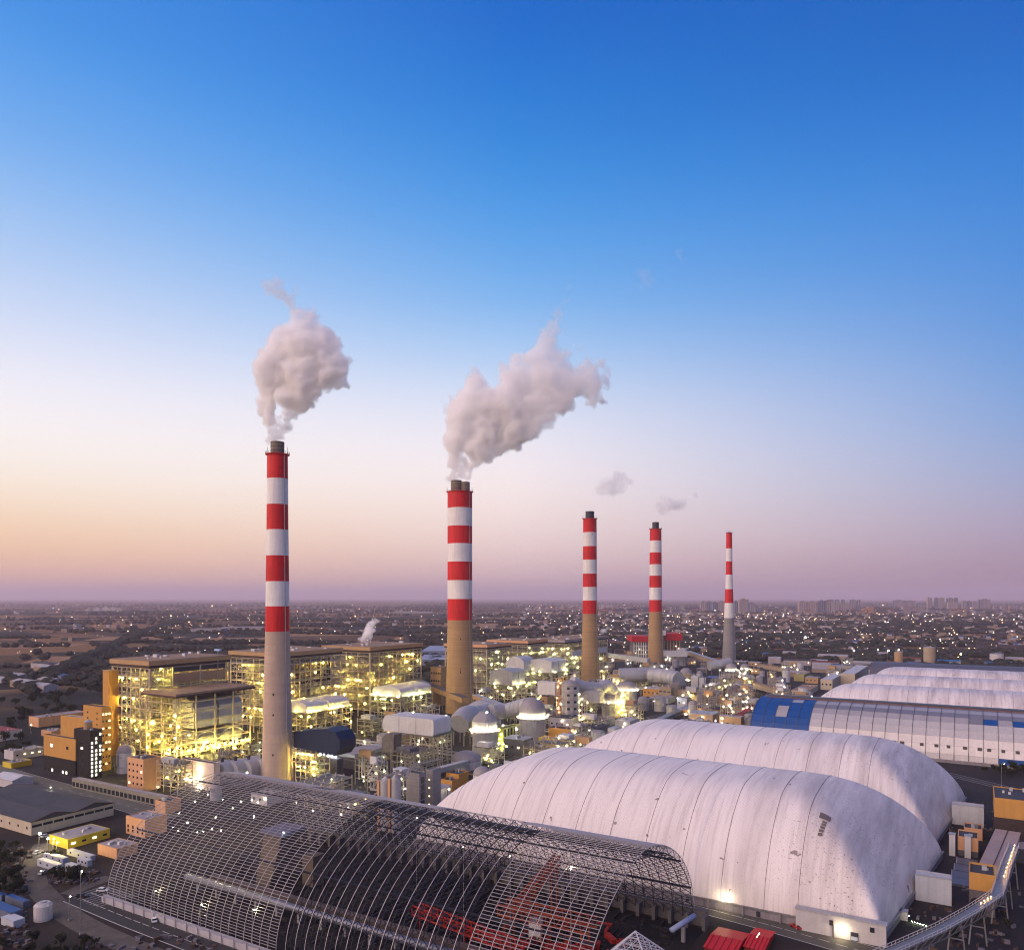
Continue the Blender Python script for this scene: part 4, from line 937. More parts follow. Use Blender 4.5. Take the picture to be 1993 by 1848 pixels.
# covered precipitators with pale barrel roofs on lit frames
def esp(label, u0, u1, v0, v1, zf, zt, seed, arched=True, lamps=16, glow_m=None, body=CLADP, wings=True):
    rg = random.Random(seed); t_ = thing('precipitator', label, 'plant unit', (u0 + u1) / 2, (v0 + v1) / 2); FP.append((u0, u1, v0, v1))
    nx, ny = max(2, int((u1 - u0) / 9)), max(2, int((v1 - v0) / 9))
    for i in range(nx + 1):
        for j in range(ny + 1):
            if i in (0, nx) or j in (0, ny): x, y = u0 + (u1 - u0) * i / nx, v0 + (v1 - v0) * j / ny; bar('column', t_, (x, y, 0), (x, y, zf), .6, FRAMEY)
    for z in np.linspace(zf * .28, zf, 4):
        for y in (v0, v1): bar('beam', t_, (u0, y, z), (u1, y, z), .45, FRAMEY, .6)
        for x in (u0, u1): bar('beam', t_, (x, v0, z), (x, v1, z), .45, FRAMEY, .6)
    for j in range(ny):
        ya, yb = v0 + (v1 - v0) * j / ny, v0 + (v1 - v0) * (j + 1) / ny; a, b = (zf * .28, zf * .76) if j % 2 else (zf * .76, zf * .28)
        bar('brace', t_, (u1, ya, a), (u1, yb, b), .3, FRAMEY)
    for i in range(nx):
        xa, xb = u0 + (u1 - u0) * i / nx, u0 + (u1 - u0) * (i + 1) / nx; bar('brace', t_, (xa, v0, zf * .28), (xb, v0, zf * .76), .3, FRAMEY)
    MB().box(u0 - .8, u1 + .8, v0 - .8, v1 + .8, zf, zf + .4).build('deck', GRATE, t_)
    nb = 2 if wings else 1
    for k in range(nb):
        ya, yb = v0 + (v1 - v0) * k / nb + 1, v0 + (v1 - v0) * (k + 1) / nb - 1
        cx = (u0 + u1) / 2; hw = (u1 - u0) / 2 - 1
        pr = [(-hw, zf + .4)] + ([(hw * math.cos(math.pi - math.pi * q / 10), zf + .4 + (zt - zf) * (.55 + .45 * math.sin(math.pi * q / 10))) for q in range(11)] if arched else [(-hw, zt - 2), (-hw * .4, zt), (hw * .4, zt), (hw, zt - 2)]) + [(hw, zf + .4)]
        b = MB(); n = len(pr); b.v = [(cx + x, y, z) for y in (ya, yb) for x, z in pr]
        b.f = [tuple(range(n))[::-1], tuple(range(n, 2 * n))] + [(i, (i + 1) % n, (i + 1) % n + n, i + n) for i in range(n)]
        b.build('casing', body, t_)
        for q in range(3):
            xx = u0 + (u1 - u0) * (q + .5) / 3; b = MB(); b.lathe(xx, (ya + yb) / 2, [(.5, zf * .45), (3.6, zf - .2)], 4); b.build('hopper', CLAD, t_)
    rl = MB()
    for hh in (.6, 1.2): rl.beam((u0, v0 - .8, zf + hh), (u1 + .8, v0 - .8, zf + hh), .09).beam((u1 + .8, v0 - .8, zf + hh), (u1 + .8, v1, zf + hh), .09)
    for q in np.arange(v0, v1, 2): rl.beam((u1 + .8, q, zf), (u1 + .8, q, zf + 1.2), .08)
    rl.build('handrail', FRAMEY, t_)
    pm = MB(); pipes(pm, u0, u1, v0, v1, 1, zf - 1, 110, rg, (.12, .4)); pm.build('pipework', PIPEY, t_, kind='stuff')
    for _ in range(lamps):
        z = rg.choice((zf * .5, zf * .9, zf + 1.6, zf + 1.6))
        if rg.random() < .35: lamp(t_, rg.uniform(u0, u1), v0 - 1.6, z, glow_m or GLY, rg.uniform(.2, .34))
        else: lamp(t_, u1 + 1.6, rg.uniform(v0, v1), z, glow_m or GLY, rg.uniform(.2, .34))
    return t_
esp('twin pale barrel-roofed unit on a yellow-lit frame right of the nearest chimney', -499 + 2, -463, 450, vsolve(-463, 683), 21, 30, 31, lamps=20)
esp('twin pale barrel-roofed unit on a lit frame below the steaming boiler house', -497, -461, 566, vsolve(-461, 842), 21, 31, 32, lamps=26, glow_m=GLG)
esp('round-roofed pale unit high on a frame before the far middle boiler house', *(lambda c: (c[0] - 26, c[0], c[1], vsolve(c[0], 1042)))(atd(1020, 905)), 28, 45, 33, lamps=12, glow_m=GLG, wings=False)
esp('grey peaked casing on a lit frame with one leaning strut, before the far row', *(lambda c: (c[0] - 30, c[0], c[1], vsolve(c[0], 1024)))(atd(997, 830)), 20, 37, 34, arched=False, lamps=14, glow_m=GLG, body=CLAD)
esp('pale gabled casing on a frame left of the third chimney', *(lambda c: (c[0] - 34, c[0], c[1], vsolve(c[0], 1104)))(atd(1074, 905)), 26, 42, 35, arched=False, lamps=14, glow_m=GLG)
# the big white duct box on its braced frame
c = at(843, 1507); ux = usolve(c[1], 779)
ea = thing('duct_casing', 'large white rounded duct casing on a braced cream frame before the two-flue chimney', 'plant unit', (ux + c[0]) / 2, c[1] + 12)
FP.append((ux - 5, c[0] + 2, c[1] - 2, c[1] + 32)); vy = vsolve(c[0], 879); zf = zat(1434, depth(*c)); zt = zat(1400, depth(*c))
for i in range(4):
    for j in range(5):
        x, y = ux + (c[0] - ux) * i / 3, c[1] + (vy - c[1]) * j / 4
        if i in (0, 3) or j in (0, 4): bar('column', ea, (x, y, 0), (x, y, zf), .55, FRAMEY)
for z in (zf * .28, zf * .55, zf * .78, zf):
    for y in (c[1], vy): bar('beam', ea, (ux, y, z), (c[0], y, z), .4, FRAMEY, .6)
    for x in (ux, c[0]): bar('beam', ea, (x, c[1], z), (x, vy, z), .4, FRAMEY, .6)
for i in range(3): 
    xa, xb = ux + (c[0] - ux) * i / 3, ux + (c[0] - ux) * (i + 1) / 3
    bar('brace', ea, (xa, c[1], zf), (xb, c[1], zf * .55), .35, FRAMEY); bar('brace', ea, (xb, c[1], zf * .55), (xa, c[1], zf * .28), .35, FRAMEY)
for j in range(4):
    ya, yb = c[1] + (vy - c[1]) * j / 4, c[1] + (vy - c[1]) * (j + 1) / 4; bar('brace', ea, (c[0], ya, zf), (c[0], yb, zf * .55), .3, FRAMEY)
MB().box(ux - 1.5, c[0] + 1, c[1] - 1, vy + 1, zf, zf + .5).build('deck', GRATE, ea)
b = MB(); xl = usolve(c[1], 744); R_ = 5.
pts = [(xl + R_ - R_ * math.cos(k * math.pi / 12), zt - R_ * 1.1 + R_ * 1.1 * math.sin(k * math.pi / 12)) for k in range(7)] + [(c[0] - 2 + 2 * math.sin(k * math.pi / 8), zt - 2 + 2 * math.cos(k * math.pi / 8)) for k in range(5)] + [(c[0], zf + 1.5), (c[0] - 1, zf + .5), (xl + 2, zf + .5), (xl, zf + 2)]
n = len(pts); b.v = [(x, y, z) for y in (c[1] + .3, vy - 1) for x, z in pts]; b.f = [tuple(range(n)), tuple(range(n, 2 * n))[::-1]] + [(i, i + n, (i + 1) % n + n, (i + 1) % n) for i in range(n)]
smooth_by_angle(b.build('casing', CLADP, ea), 40)
for q in (.33, .66): x = xl + (c[0] - xl) * q; bar('seam_rib', ea, (x, c[1] + .2, zf + 1), (x, c[1] + .2, zt - .3), .25, CLAD)
pm = MB(); rg = random.Random(8); pipes(pm, ux, c[0], c[1] + 1, vy, 1, zf - 2, 150, rg, (.1, .35)); pm.build('pipework', PIPEY, ea, kind='stuff')
for _ in range(7): lamp(ea, rg.uniform(ux, c[0]), c[1] + rg.uniform(2, vy - c[1]), rg.uniform(3, zf - 3), GLW, .22)
dd = depth(*c)
du = thing('duct_chute', 'dark faceted chute hanging at the left of the white duct casing', 'duct', *atd(762, dd + 6))
def quadduct(prs, m, par, name='duct', n=4):
    """prs: (x, y, z, half width u, half width v) stations joined into one casing"""
    b = MB(); k = 0
    for (x, y, z, a, e) in prs: b.v += [(x - a, y - e, z), (x + a, y - e, z), (x + a, y + e, z), (x - a, y + e, z)]
    for j in range(len(prs) - 1):
        for i in range(4): b.f.append((j * 4 + i, j * 4 + (i + 1) % 4, (j + 1) * 4 + (i + 1) % 4, (j + 1) * 4 + i))
    b.f += [(3, 2, 1, 0), tuple(len(prs) * 4 - 4 + i for i in range(4))]
    return b.build(name, m, par)
x, y = atd(762, dd + 6); quadduct([(x + 2, y, 3, 1, 1), (x + 1, y, 10, 1.6, 1.6), (x, y, 14, 5, 4), (x, y, 23, 5, 4), (x + 2, y, 26, 3.5, 4)], mat('brown_grey_duct', (.16, .14, .14), .6, .2, noise=.3, scale=.3), du)
for q in (-4, 4): bar('leg', du, (x + q, y, 0), (x + q, y, 14), .4, STEELM)

# ------------------------------------------------------------------ plain buildings
WINN = {}
def bld(name, label, cat, xl, xc, yb, xr, yt, wall, roof, win=(), parapet=.5, z0=0., group=None, lit=WINLIT, d=None, base=None, h=None, vl=None):
    """a block whose near corner stands at survey point (xc, yb); xl and xr are the sides' far edges"""
    x1, y0 = at(xc, yb, z0) if d is None else atd(xc, d)
    dd_ = depth(x1, y0); x0 = usolve(y0, xl) if xl < xc else x1 - 8; y1 = y0 + vl if vl else vsolve(x1, xr) if xr > xc else y0 + 8
    zt_ = zat(yt, dd_) if h is None else h
    t_ = thing(name, label, cat, (x0 + x1) / 2, (y0 + y1) / 2, 0, group); FP.append((x0, x1, y0, y1))
    zb = z0
    if base:
        hb, mb_ = base; MB().box(x0, x1, y0, y1, z0, z0 + hb).build('lower_wall', mb_, t_); zb = z0 + hb
    MB().box(x0, x1, y0, y1, zb, zt_).build('wall', wall, t_)
    MB().box(x0 + .35, x1 - .35, y0 + .35, y1 - .35, zt_, zt_ + .12).build('roof', roof, t_)
    if parapet:
        p_ = parapet; MB().box(x0, x1, y0, y0 + .35, zt_, zt_ + p_).box(x0, x1, y1 - .35, y1, zt_, zt_ + p_).box(x0, x0 + .35, y0 + .35, y1 - .35, zt_, zt_ + p_).box(x1 - .35, x1, y0 + .35, y1 - .35, zt_, zt_ + p_).build('parapet', wall, t_)
    rg = random.Random(int(xc * 7 + yb))
    if x1 - x0 > 7 and y1 - y0 > 7 and name != 'warehouse':
        for _ in range(rg.randint(2, 5)):
            a, e, q = rg.uniform(x0 + 1.5, x1 - 3), rg.uniform(y0 + 1.5, y1 - 3), rg.uniform(.7, 1.6); blk('roof_unit', t_, a, a + q, e, e + q, zt_ + .1, zt_ + rg.uniform(.7, 1.8), rg.choice((CLAD, STEELM, CLADP)))
    for (side, nx, nz, w, hh, f0, f1, plit) in win:
        for i in range(nx):
            for k in range(nz):
                z = zt_ * (f0 + (f1 - f0) * (k + .5) / nz) + z0 * (1 - (f0 + (f1 - f0) * (k + .5) / nz))
                m_ = lit if rg.random() < plit else GLASS
                if side == 'S': x = x0 + (x1 - x0) * (i + .5) / nx; blk('window', t_, x - w / 2, x + w / 2, y0 - .06, y0 + .1, z - hh / 2, z + hh / 2, m_)
                else: y = y0 + (y1 - y0) * (i + .5) / nx; blk('window', t_, x1 - .1, x1 + .06, y - w / 2, y + w / 2, z - hh / 2, z + hh / 2, m_)
    return t_, x0, x1, y0, y1, zt_
# left group
bld('office_block', 'tall ochre block immediately left of the nearest boiler house', 'building', 162, 198, 1500, 216, 1377, OCHRE, ROOFG, win=(('E', 3, 8, 1.1, 1.3, .05, .95, .3), ('S', 2, 5, 1.2, 1.2, .5, .95, 0)))
bld('office_block', 'ochre wing with a flat roof behind the black tower', 'building', 118, 163, 1492, 180, 1399, OCHRE, ROOFP)
bld('office_block', 'block with ochre upper storeys over a black base at the far left of the works', 'building', 85, 147, 1512, 160, 1440, OCHRE, ROOFG, win=(('S', 9, 1, 1.6, 1.8, .0, .14, .5), ('S', 2, 1, 2.5, 2, .66, .84, .5)), base=(10.5, BLACKW), lit=WINWHITE)
tb_ = bld('black_tower', 'black tower with vertical rows of lit windows on its right face', 'building', 144, 175, 1517, 199, 1423, BLACKW, ROOFG, win=(('E', 3, 11, 1.2, 1.5, .04, .96, .8), ('S', 1, 6, 2.4, 1.3, .1, .8, .6)), lit=WINWHITE)
x, y = (tb_[1] + tb_[2]) / 2, (tb_[3] + tb_[4]) / 2
wt = thing('roof_tank', 'small round water tank on the roof of the black tower', 'tank', x, y, tb_[5]); MB().cyl(x, y, 2.6, tb_[5] + .3, tb_[5] + 5, 16).build('tank', TAN, wt); MB().lathe(x, y, [(2.8, tb_[5] + 5), (.3, tb_[5] + 6.4)], 16).build('lid', CLAD, wt)
bld('long_store', 'long low cream building behind the ochre blocks at the left', 'building', 56, 75, 1415, 168, 1397, PEACH, ROOFP, win=(('E', 1, 1, 3, 1.4, .3, .6, 1),))
bld('flat_store', 'low peach building beneath the long cream one at the left edge', 'building', 80, 100, 1434, 128, 1424, PEACH, ROOFP)
bld('white_office', 'white low building with dark roof gear at the left edge', 'building', 8, 26, 1479, 84, 1463, WALLW, ROOFP, win=(('E', 4, 1, 1.5, 1, .4, .7, .5),))
bld('yellow_store', 'low bright yellow shed beside the black-based block', 'building', 5, 22, 1495, 62, 1486, YELLOW, ROOFP)
bld('red_roof_store', 'long red-roofed store at the left edge', 'building', -60, 2, 1442, 43, 1424, WALLW, mat('red_roof_sheet', (.28, .03, .025), .6, noise=.3, scale=.2), parapet=0)
bld('control_building', 'peach tower block with dark windows in front of the lit boiler house', 'building', 248, 279, 1541, 313, 1479, PEACH, ROOFG, win=(('S', 4, 4, 1.4, 1.3, .12, .92, .2),))
bld('pipe_gallery', 'long low arcaded building running below the ochre blocks', 'building', 140, 318, 1571, 332, 1552, mat('dun_wall', (.26, .24, .19), .8, noise=.2, scale=.2, streak=.2), ROOFP, win=(('S', 22, 1, 3.0, 2.6, .12, .7, .12),), parapet=.2)
gb = bld('warehouse', 'big cream warehouse with a dark double roof at the left edge', 'warehouse', -95, 61, 1626, 221, 1600, WALLC, ROOFG, win=(('E', 8, 1, 4.5, 1.2, .5, .85, .1), ('S', 10, 1, 1.2, 1.2, .3, .7, .1)), parapet=0)
for k in range(2):
    ya, yb = gb[3] + (gb[4] - gb[3]) * k / 2, gb[3] + (gb[4] - gb[3]) * (k + 1) / 2; ym = (ya + yb) / 2
    MB().add([(gb[1] - .6, ya - .4, gb[5] + .1), (gb[2] + .6, ya - .4, gb[5] + .1), (gb[2] + .6, ym, gb[5] + 2.6), (gb[1] - .6, ym, gb[5] + 2.6), (gb[1] - .6, yb, gb[5] + .1), (gb[2] + .6, yb, gb[5] + .1)], [(0, 1, 2, 3), (3, 2, 5, 4), (1, 5, 2), (0, 3, 4)]).build('roof_slope', ROOFG, gb[0])
    bar('eaves_flashing', gb[0], (gb[2] + .7, ya, gb[5] + .2), (gb[2] + .7, ym, gb[5] + 2.7), .35, BROWN); bar('eaves_flashing', gb[0], (gb[2] + .7, ym, gb[5] + 2.7), (gb[2] + .7, yb, gb[5] + .2), .35, BROWN)
bld('yellow_gatehouse', 'yellow flat-roofed building with floodlit front below the warehouse', 'building', 96, 132, 1652, 214, 1634, YELLOW, ROOFP, win=(('E', 4, 1, 2, 1, .3, .7, .6),), parapet=.2)
bld('peach_store', 'peach flat-roofed store half behind the near left corner of the lattice shed', 'building', 190, 227, 1672, 268, 1652, PEACH, ROOFP, parapet=.2)
bld('peach_office', 'peach office with small windows behind the left end of the lattice shed', 'building', 245, 282, 1630, 325, 1597, PEACH, ROOFP, win=(('S', 4, 2, 1.2, 1.4, .1, .6, .2),))
bld('peach_annex', 'small peach annex above the left shoulder of the lattice shed', 'building', 302, 322, 1584, 352, 1562, PEACH, ROOFG)
wh = thing('white_shed', 'white windowless shed at the left edge above the warehouse', 'building', *at(10, 1535)); xx, yy = at(24, 1535)
MB().prism([(xx - 22, yy), (xx, yy), (xx, yy + 12), (xx - 22, yy + 12)], 0, 5).build('wall', WALLW, wh); MB().add([(xx - 22.5, yy - .5, 5), (xx + .5, yy - .5, 5), (xx + .5, yy + 6, 7), (xx - 22.5, yy + 6, 7), (xx - 22.5, yy + 12.5, 5), (xx + .5, yy + 12.5, 5)], [(0, 1, 2, 3), (3, 2, 5, 4), (1, 5, 2), (0, 3, 4)]).build('roof', CLADP, wh)
for i, (xl, xc, yb, xr, yt, lab) in enumerate(((84, 122, 1682, 134, 1671, 'white site cabin farthest up the yard by the lamp mast'), (72, 112, 1697, 124, 1684, 'longest white site cabin, in front of the mast'), (126, 144, 1701, 157, 1686, 'squat white site cabin right of the mast'),
                                     (150, 170, 1687, 180, 1675, 'white site cabin right of the squat one'), (130, 176, 1676, 186, 1666, 'pale flat-roofed cabin at the back of the cabin yard'))):
    bld('site_cabin', lab, 'cabin', xl, xc, yb, xr, yt, mat('cabin_white', (.40, .42, .48), .6, noise=.12, scale=.3), CLADP, parapet=.1, win=(('S', 3, 1, 1., .8, .4, .8, 0),))
for i, (xl, xc, yb, xr, yt, lab) in enumerate(((-30, 3, 1753, 14, 1742, 'small blue-roofed shed cut by the left edge'), (10, 45, 1768, 58, 1755, 'blue-roofed shed beside the bend of the road'), (-40, 20, 1794, 45, 1777, 'largest blue-roofed shed at the bottom left'))):
    bld('blue_roof_shed', lab, 'shed', xl, xc, yb, xr, yt, mat('blue_grey_wall', (.12, .14, .2), .7, noise=.2, scale=.2), BLUEP, parapet=0)
bld('white_cabin', 'long white cabin below the blue-roofed sheds', 'cabin', 2, 26, 1808, 49, 1793, mat('cabin_white', (0, 0, 0)), CLADP, parapet=.1)
x, y = at(84, 1788); tk = thing('water_tank', 'white drum tank beside the blue-roofed sheds', 'tank', x, y); MB().lathe(x, y, [(3, 0), (3, 5.2), (2.2, 6)], 20).build('drum', WALLW, tk); MB().cyl(x, y, 1.0, 6, 6.5, 12).build('hatch', CLAD, tk)
# whitewashed fan house with lamps in front of the lit boiler house, round casings beside it
fh = bld('fan_house', 'pale pink-white hall with big lamps up its front, left of the nearest chimney', 'building', 352, 416, 1540, 428, 1487, mat('pinkish_white_wall', (.62, .50, .46), .8, noise=.12, scale=.15, streak=.15), ROOFG, parapet=.4)
for k in range(3): lamp(fh[0], usolve(fh[3], 389), fh[3] - 1.4, fh[5] - 4 - k * 5.4, GLW, .6)
blk('pipe_strip', fh[0], usolve(fh[3], 357), usolve(fh[3], 361), fh[3] - .3, fh[3] - .05, 0, fh[5] - .5, CLADD)
for k in range(2): lamp(fh[0], usolve(fh[3], 364 + 12 * k), fh[3] - 1.6, 5, GLW, .5)
for k in range(4):
    x, y = at(424 + 26 * k, 1533 - 3 * k); s_ = thing('fan_casing', ['first round-bellied fan casing right of the pale hall', 'second round-bellied fan casing right of the pale hall', 'third round-bellied fan casing, midway to the chimney', 'round-bellied fan casing nearest to the chimney foot'][k], 'fan', x, y, 0, 'fan casings by the pale hall')
    prs = []
    b = MB(); pr_ = [(math.cos(a) * 6.5, 7 + math.sin(a) * 6.5) for a in np.linspace(-1.2, 1.2, 9)] + [(-5, 13), (-5, .5)]
    n = len(pr_); b.v = [(x + p_[0], yy_, p_[1] + 2) for yy_ in (y, y + 9) for p_ in pr_]; b.f = [tuple(range(n)), tuple(range(n, 2 * n))[::-1]] + [(i, i + n, (i + 1) % n + n, (i + 1) % n) for i in range(n)]
    smooth_by_angle(b.build('casing', CLAD, s_), 40); MB().box(x - 5, x + 4, y, y + 9, 0, 2).build('plinth', CONC_GREY, s_)
    MB().cyl(x - 1, y + 4, 1., 14.8, 17.5, 10).build('motor', STEELD, s_); bar('mast', s_, (x - 3, y + 3, 14.8), (x - 3, y + 3, 20), .3, STEELM)
# navy hood on a lit frame right of the near chimney
x, y = atd(640, 470); nv = thing('coal_hood', 'dark navy hooded conveyor head on a yellow-lit frame right of the nearest chimney', 'conveyor house', x, y)
xa, ya = atd(574, 478); dv = ya
b = MB(); xs_ = [usolve(dv, 572), usolve(dv, 634), usolve(dv, 652), usolve(dv, 661)]; zz = [(zat(1455, 476), zat(1424, 476)), (zat(1462, 470), zat(1414, 470)), (zat(1466, 468), zat(1420, 468)), (zat(1452, 466), zat(1436, 466))]
for X, (zl, zh) in zip(xs_, zz): b.v += [(X, dv, zl), (X, dv + 14, zl), (X, dv + 14, zh), (X, dv, zh)]
for j in range(3): b.f += [(j * 4 + i, (j + 1) * 4 + i, (j + 1) * 4 + (i + 1) % 4, j * 4 + (i + 1) % 4) for i in range(4)]
b.f += [(0, 1, 2, 3), (15, 14, 13, 12)]; b.build('hood', NAVY, nv)
fr_ = thing('hood_scaffold', 'yellow-lit stair frame standing under the navy hood', 'steel frame', usolve(dv, 592), dv + 5)
fx0, fx1 = usolve(dv, 574), usolve(dv, 614)
for i in range(5):
    for yy in (dv + .5, dv + 12): xx = fx0 + (fx1 - fx0) * i / 4; bar('column', fr_, (xx, yy, 0), (xx, yy, 22), .45, FRAMEY)
for z in (4, 8, 12, 16, 20):
    for yy in (dv + .5, dv + 12): bar('beam', fr_, (fx0, yy, z), (fx1, yy, z), .35, FRAMEY)
    MB().box(fx0, fx1, dv + 1, dv + 11, z - .1, z).build('gallery_floor', GRATE, fr_)
pm = MB(); pipes(pm, fx0, fx1, dv + 2, dv + 10, 1, 20, 120, rg, (.1, .4)); pm.build('pipework', PIPEY, fr_, kind='stuff')
for k in range(18): lamp(fr_, rg.uniform(fx0, fx1), dv + 1.5, rg.choice((2.5, 6.5, 10.5, 14.5, 18.5)), GLY, .26)
l4 = bld('lamp_deck_building', 'low machine house with a row of white lamps under the navy hood', 'building', 614, 656, 1512, 668, 1478, mat('machine_wall', (.12, .12, .14), .6, .3, noise=.3, scale=.3), STEELM, parapet=.3)
for k in range(6): lamp(l4[0], usolve(l4[3], 617 + 7.5 * k), l4[3] - .5, l4[5] + 2.4 - .1 * k, GLC, .5)
for k in range(2): bar('lamp_rail', l4[0], (l4[1], l4[3] - .4, l4[5] + 1.6 + k * .8), (l4[2], l4[3] - .4, l4[5] + 1.6 + k * .8), .15, STEELM)
pd = bld('pump_station', 'open-sided building under a pale flat roof left of the dark chute', 'building', 656, 690, 1497, 748, 1480, mat('machine_wall', (0, 0, 0)), ROOFP, parapet=0)
MB().box(pd[1] - 1, pd[2] + 1, pd[3] - 1, pd[4] + 1, pd[5] + 2, pd[5] + 4.2).build('roof_slab', mat('pale_blue_fascia', (.40, .44, .46), .6, noise=.15, scale=.2), pd[0]); MB().box(pd[1] - .8, pd[2] + .8, pd[3] - .8, pd[4] + .8, pd[5] + 4.2, pd[5] + 4.4).build('roof_deck', ROOFP, pd[0])
for k in range(8): y = pd[3] + (pd[4] - pd[3]) * k / 7; bar('column', pd[0], (pd[2] + .8, y, 0), (pd[2] + .8, y, pd[5] + 2), .5, CONC_GREY)
for k in range(6): lamp(pd[0], pd[2] + 1.2, pd[3] + (pd[4] - pd[3]) * rg.random(), 3.5, GLW, .22)
# silos beyond the ridge of the lattice shed
for k, (px, w, yt, lab) in enumerate(((752, 22, 1518, 'squat pale cement silo nearest to the lattice shed crown'), (771, 18, 1514, 'pale silo right beside the squat one'))):
    u = usolve(296, px); dd = depth(u, 296); t_ = thing('silo', lab, 'silo', u, 296); r = w * dd / FPX / 2 * 1.1
    smooth_by_angle(MB().lathe(u, 296, [(r, 0), (r, zat(yt, dd)), (r * .3, zat(yt, dd) + 2)], 28).build('shell', CLAD, t_)); MB().box(u - r - .3, u - r + 1, 293, 294.5, 0, zat(yt, dd)).build('edge_pier', PEACH, t_)
    rl = MB()
    for a in np.arange(0, 6.28, .4): rl.beam((u + r * math.cos(a), 296 + r * math.sin(a), zat(yt, dd)), (u + r * math.cos(a), 296 + r * math.sin(a), zat(yt, dd) + 1.3), .12)
    pipes(rl, u - r, u + r, 293, 299, zat(yt, dd) + .5, zat(yt, dd) + 3.5, 16, rg, (.2, .6)); rl.build('roof_gear', STEELM, t_)
bt = bld('silo_tower', 'grey concrete tower with stacked open bays above the shed crown', 'tower', 790, 816, 1612, 829, 1507, CONC_GREY, ROOFG, win=(('E', 1, 5, 3.2, 3.4, .15, .95, 0),), d=392)
bt = bld('silo_tower', 'tall grey concrete tower beside the one with open bays', 'tower', 829, 842, 1600, 858, 1500, CONC_GREY, CONC_GREY, win=(('S', 1, 4, .8, .7, .2, .9, 1),), d=402)
hp = thing('bent_pipe', 'bright bent handrail pipe rising over the grey concrete towers', 'pipe', *atd(786, 385))
pts = [(*atd(786, 380), zat(1517, 380)), (*atd(801, 392), zat(1489, 392)), (*atd(855, 410), zat(1476, 410)), (*atd(855, 410), zat(1500, 410))]
MB().tube(pts, .32, 8).build('pipe', STEELP, hp); MB().tube([(p_[0] + 1.2, p_[1], p_[2]) for p_ in pts[:3]], .22, 6).build('pipe', STEELP, hp)
bld('ochre_hut', 'small ochre building with a dark well roof at the near end of the domes', 'building', 858, 880, 1556, 896, 1522, OCHRE, ROOFG, win=(('S', 1, 1, 1.4, 2, .2, .5, 0), ('E', 1, 1, 2.4, 1, .4, .7, 0)), d=438, parapet=1.)
bld('ochre_hut', 'ochre building with a blue-black roof behind the small hut', 'building', 868, 893, 1540, 912, 1508, OCHRE, NAVY, d=468, parapet=.6)
bld('ochre_hut', 'brownish low block between the ochre huts and the nearest dome', 'building', 893, 920, 1528, 938, 1506, TAN, ROOFG, d=500, parapet=.3)

# ------------------------------------------------------------------ absorbers, ducts and conveyors
def absorber(label, px, d, rp, ycyl, ytop, kind='cone', ring=None, nl=9, m=CLAD, bands=False, glow_m=None, neck=None):
    x, y = atd(px, d); r = rp * d / FPX; zc, zt_ = zat(ycyl, d), zat(ytop, d)
    t_ = thing('absorber', label, 'absorber tower', x, y); FP.append((x - r, x + r, y - r, y + r))
    smooth_by_angle(MB().lathe(x, y, [(r * .97, 0), (r * .97, zc * .55), (r, zc * .58), (r, zc)], 36).build('shell', m, t_))
    top = [(r, zc), (r * .9, zc + (zt_ - zc) * .3), (r * .45, zc + (zt_ - zc) * .8), (r * .12, zt_)] if kind == 'cone' else [(r * math.cos(a), zc + (zt_ - zc) * math.sin(a)) for a in np.linspace(0, 1.5, 8)]
    smooth_by_angle(MB().lathe(x, y, top, 36).build('cap', mat('cap_grey', (.30, .28, .29), .6, .1, noise=.2, scale=.2, streak=.2), t_), 50)
    bar('seam_rib', t_, (x + r * .7, y - r * .72, zc * .1), (x + r * .7, y - r * .72, zc), .3, CLAD)
    if ring:
        zr = zat(ring, d); MB().lathe(x, y, [(r, zr - .4), (r + 1.6, zr - .4), (r + 1.6, zr), (r, zr)], 36, cap=False).build('walkway', STEELM, t_)
        rl = MB()
        for i in range(36):
            a, a2 = i * math.pi / 18, (i + 1) * math.pi / 18
            p_, q = (x + (r + 1.5) * math.cos(a), y + (r + 1.5) * math.sin(a)), (x + (r + 1.5) * math.cos(a2), y + (r + 1.5) * math.sin(a2))
            rl.beam((*p_, zr), (*p_, zr + 1.2), .08).beam((*p_, zr + 1.2), (*q, zr + 1.2), .09)
        rl.build('railing', STEELM, t_)
        fa = math.atan2(-FV, -FU)
        for i in range(nl):
            a = fa + (i - (nl - 1) / 2) * 2.6 / nl; lamp(t_, x + (r + 1.9) * math.cos(a), y + (r + 1.9) * math.sin(a), zr + 1.5, glow_m or GLW, .5)
    if bands:
        for z in np.arange(5, zc, zc / 6): MB().lathe(x, y, [(r, z - .2), (r + .5, z - .2), (r + .5, z + .2), (r, z + .2)], 36, cap=False).build('band', STEELP, t_)
        for z in np.arange(8, zc - 3, zc / 6):
            for a in (fa_ - .3, fa_ + .5): MB().rbox(x + r * math.cos(a), y + r * math.sin(a), 2.6, .5, z, z + 2., a + math.pi / 2).build('louvre', STEELD, t_)
    return t_, x, y, r, zc
fa_ = math.atan2(-FV, -FU)
absorber('domed grey absorber with a conical cap and a lamp-lit walkway, nearest', 944, 562, 25, 1402, 1382, 'cone', 1421, 9)
absorber('larger round-domed absorber with lamps round its waist, second from the nearest', 1036, 609, 26, 1384, 1357, 'dome', 1396, 9)
A3 = absorber('grey tower with hoop bands and stacked louvres below the third chimney', 1110, 700, 17, 1330, 1322, 'cone', None, m=CLAD, bands=True)
absorber('small round-domed absorber right of the banded tower', 1189, 745, 18, 1362, 1346, 'dome', 1367, 4)
absorber('domed tower with a lit yellow lattice stair on its front', 1219, 760, 20, 1338, 1325, 'dome', 1343, 5)
absorber('plain upright grey drum right of the lit stair tower', 1252, 790, 11, 1362, 1354, 'dome', None)
absorber('round absorber head above the ducts right of the fourth chimney', 1313, 930, 12, 1328, 1318, 'dome', None)
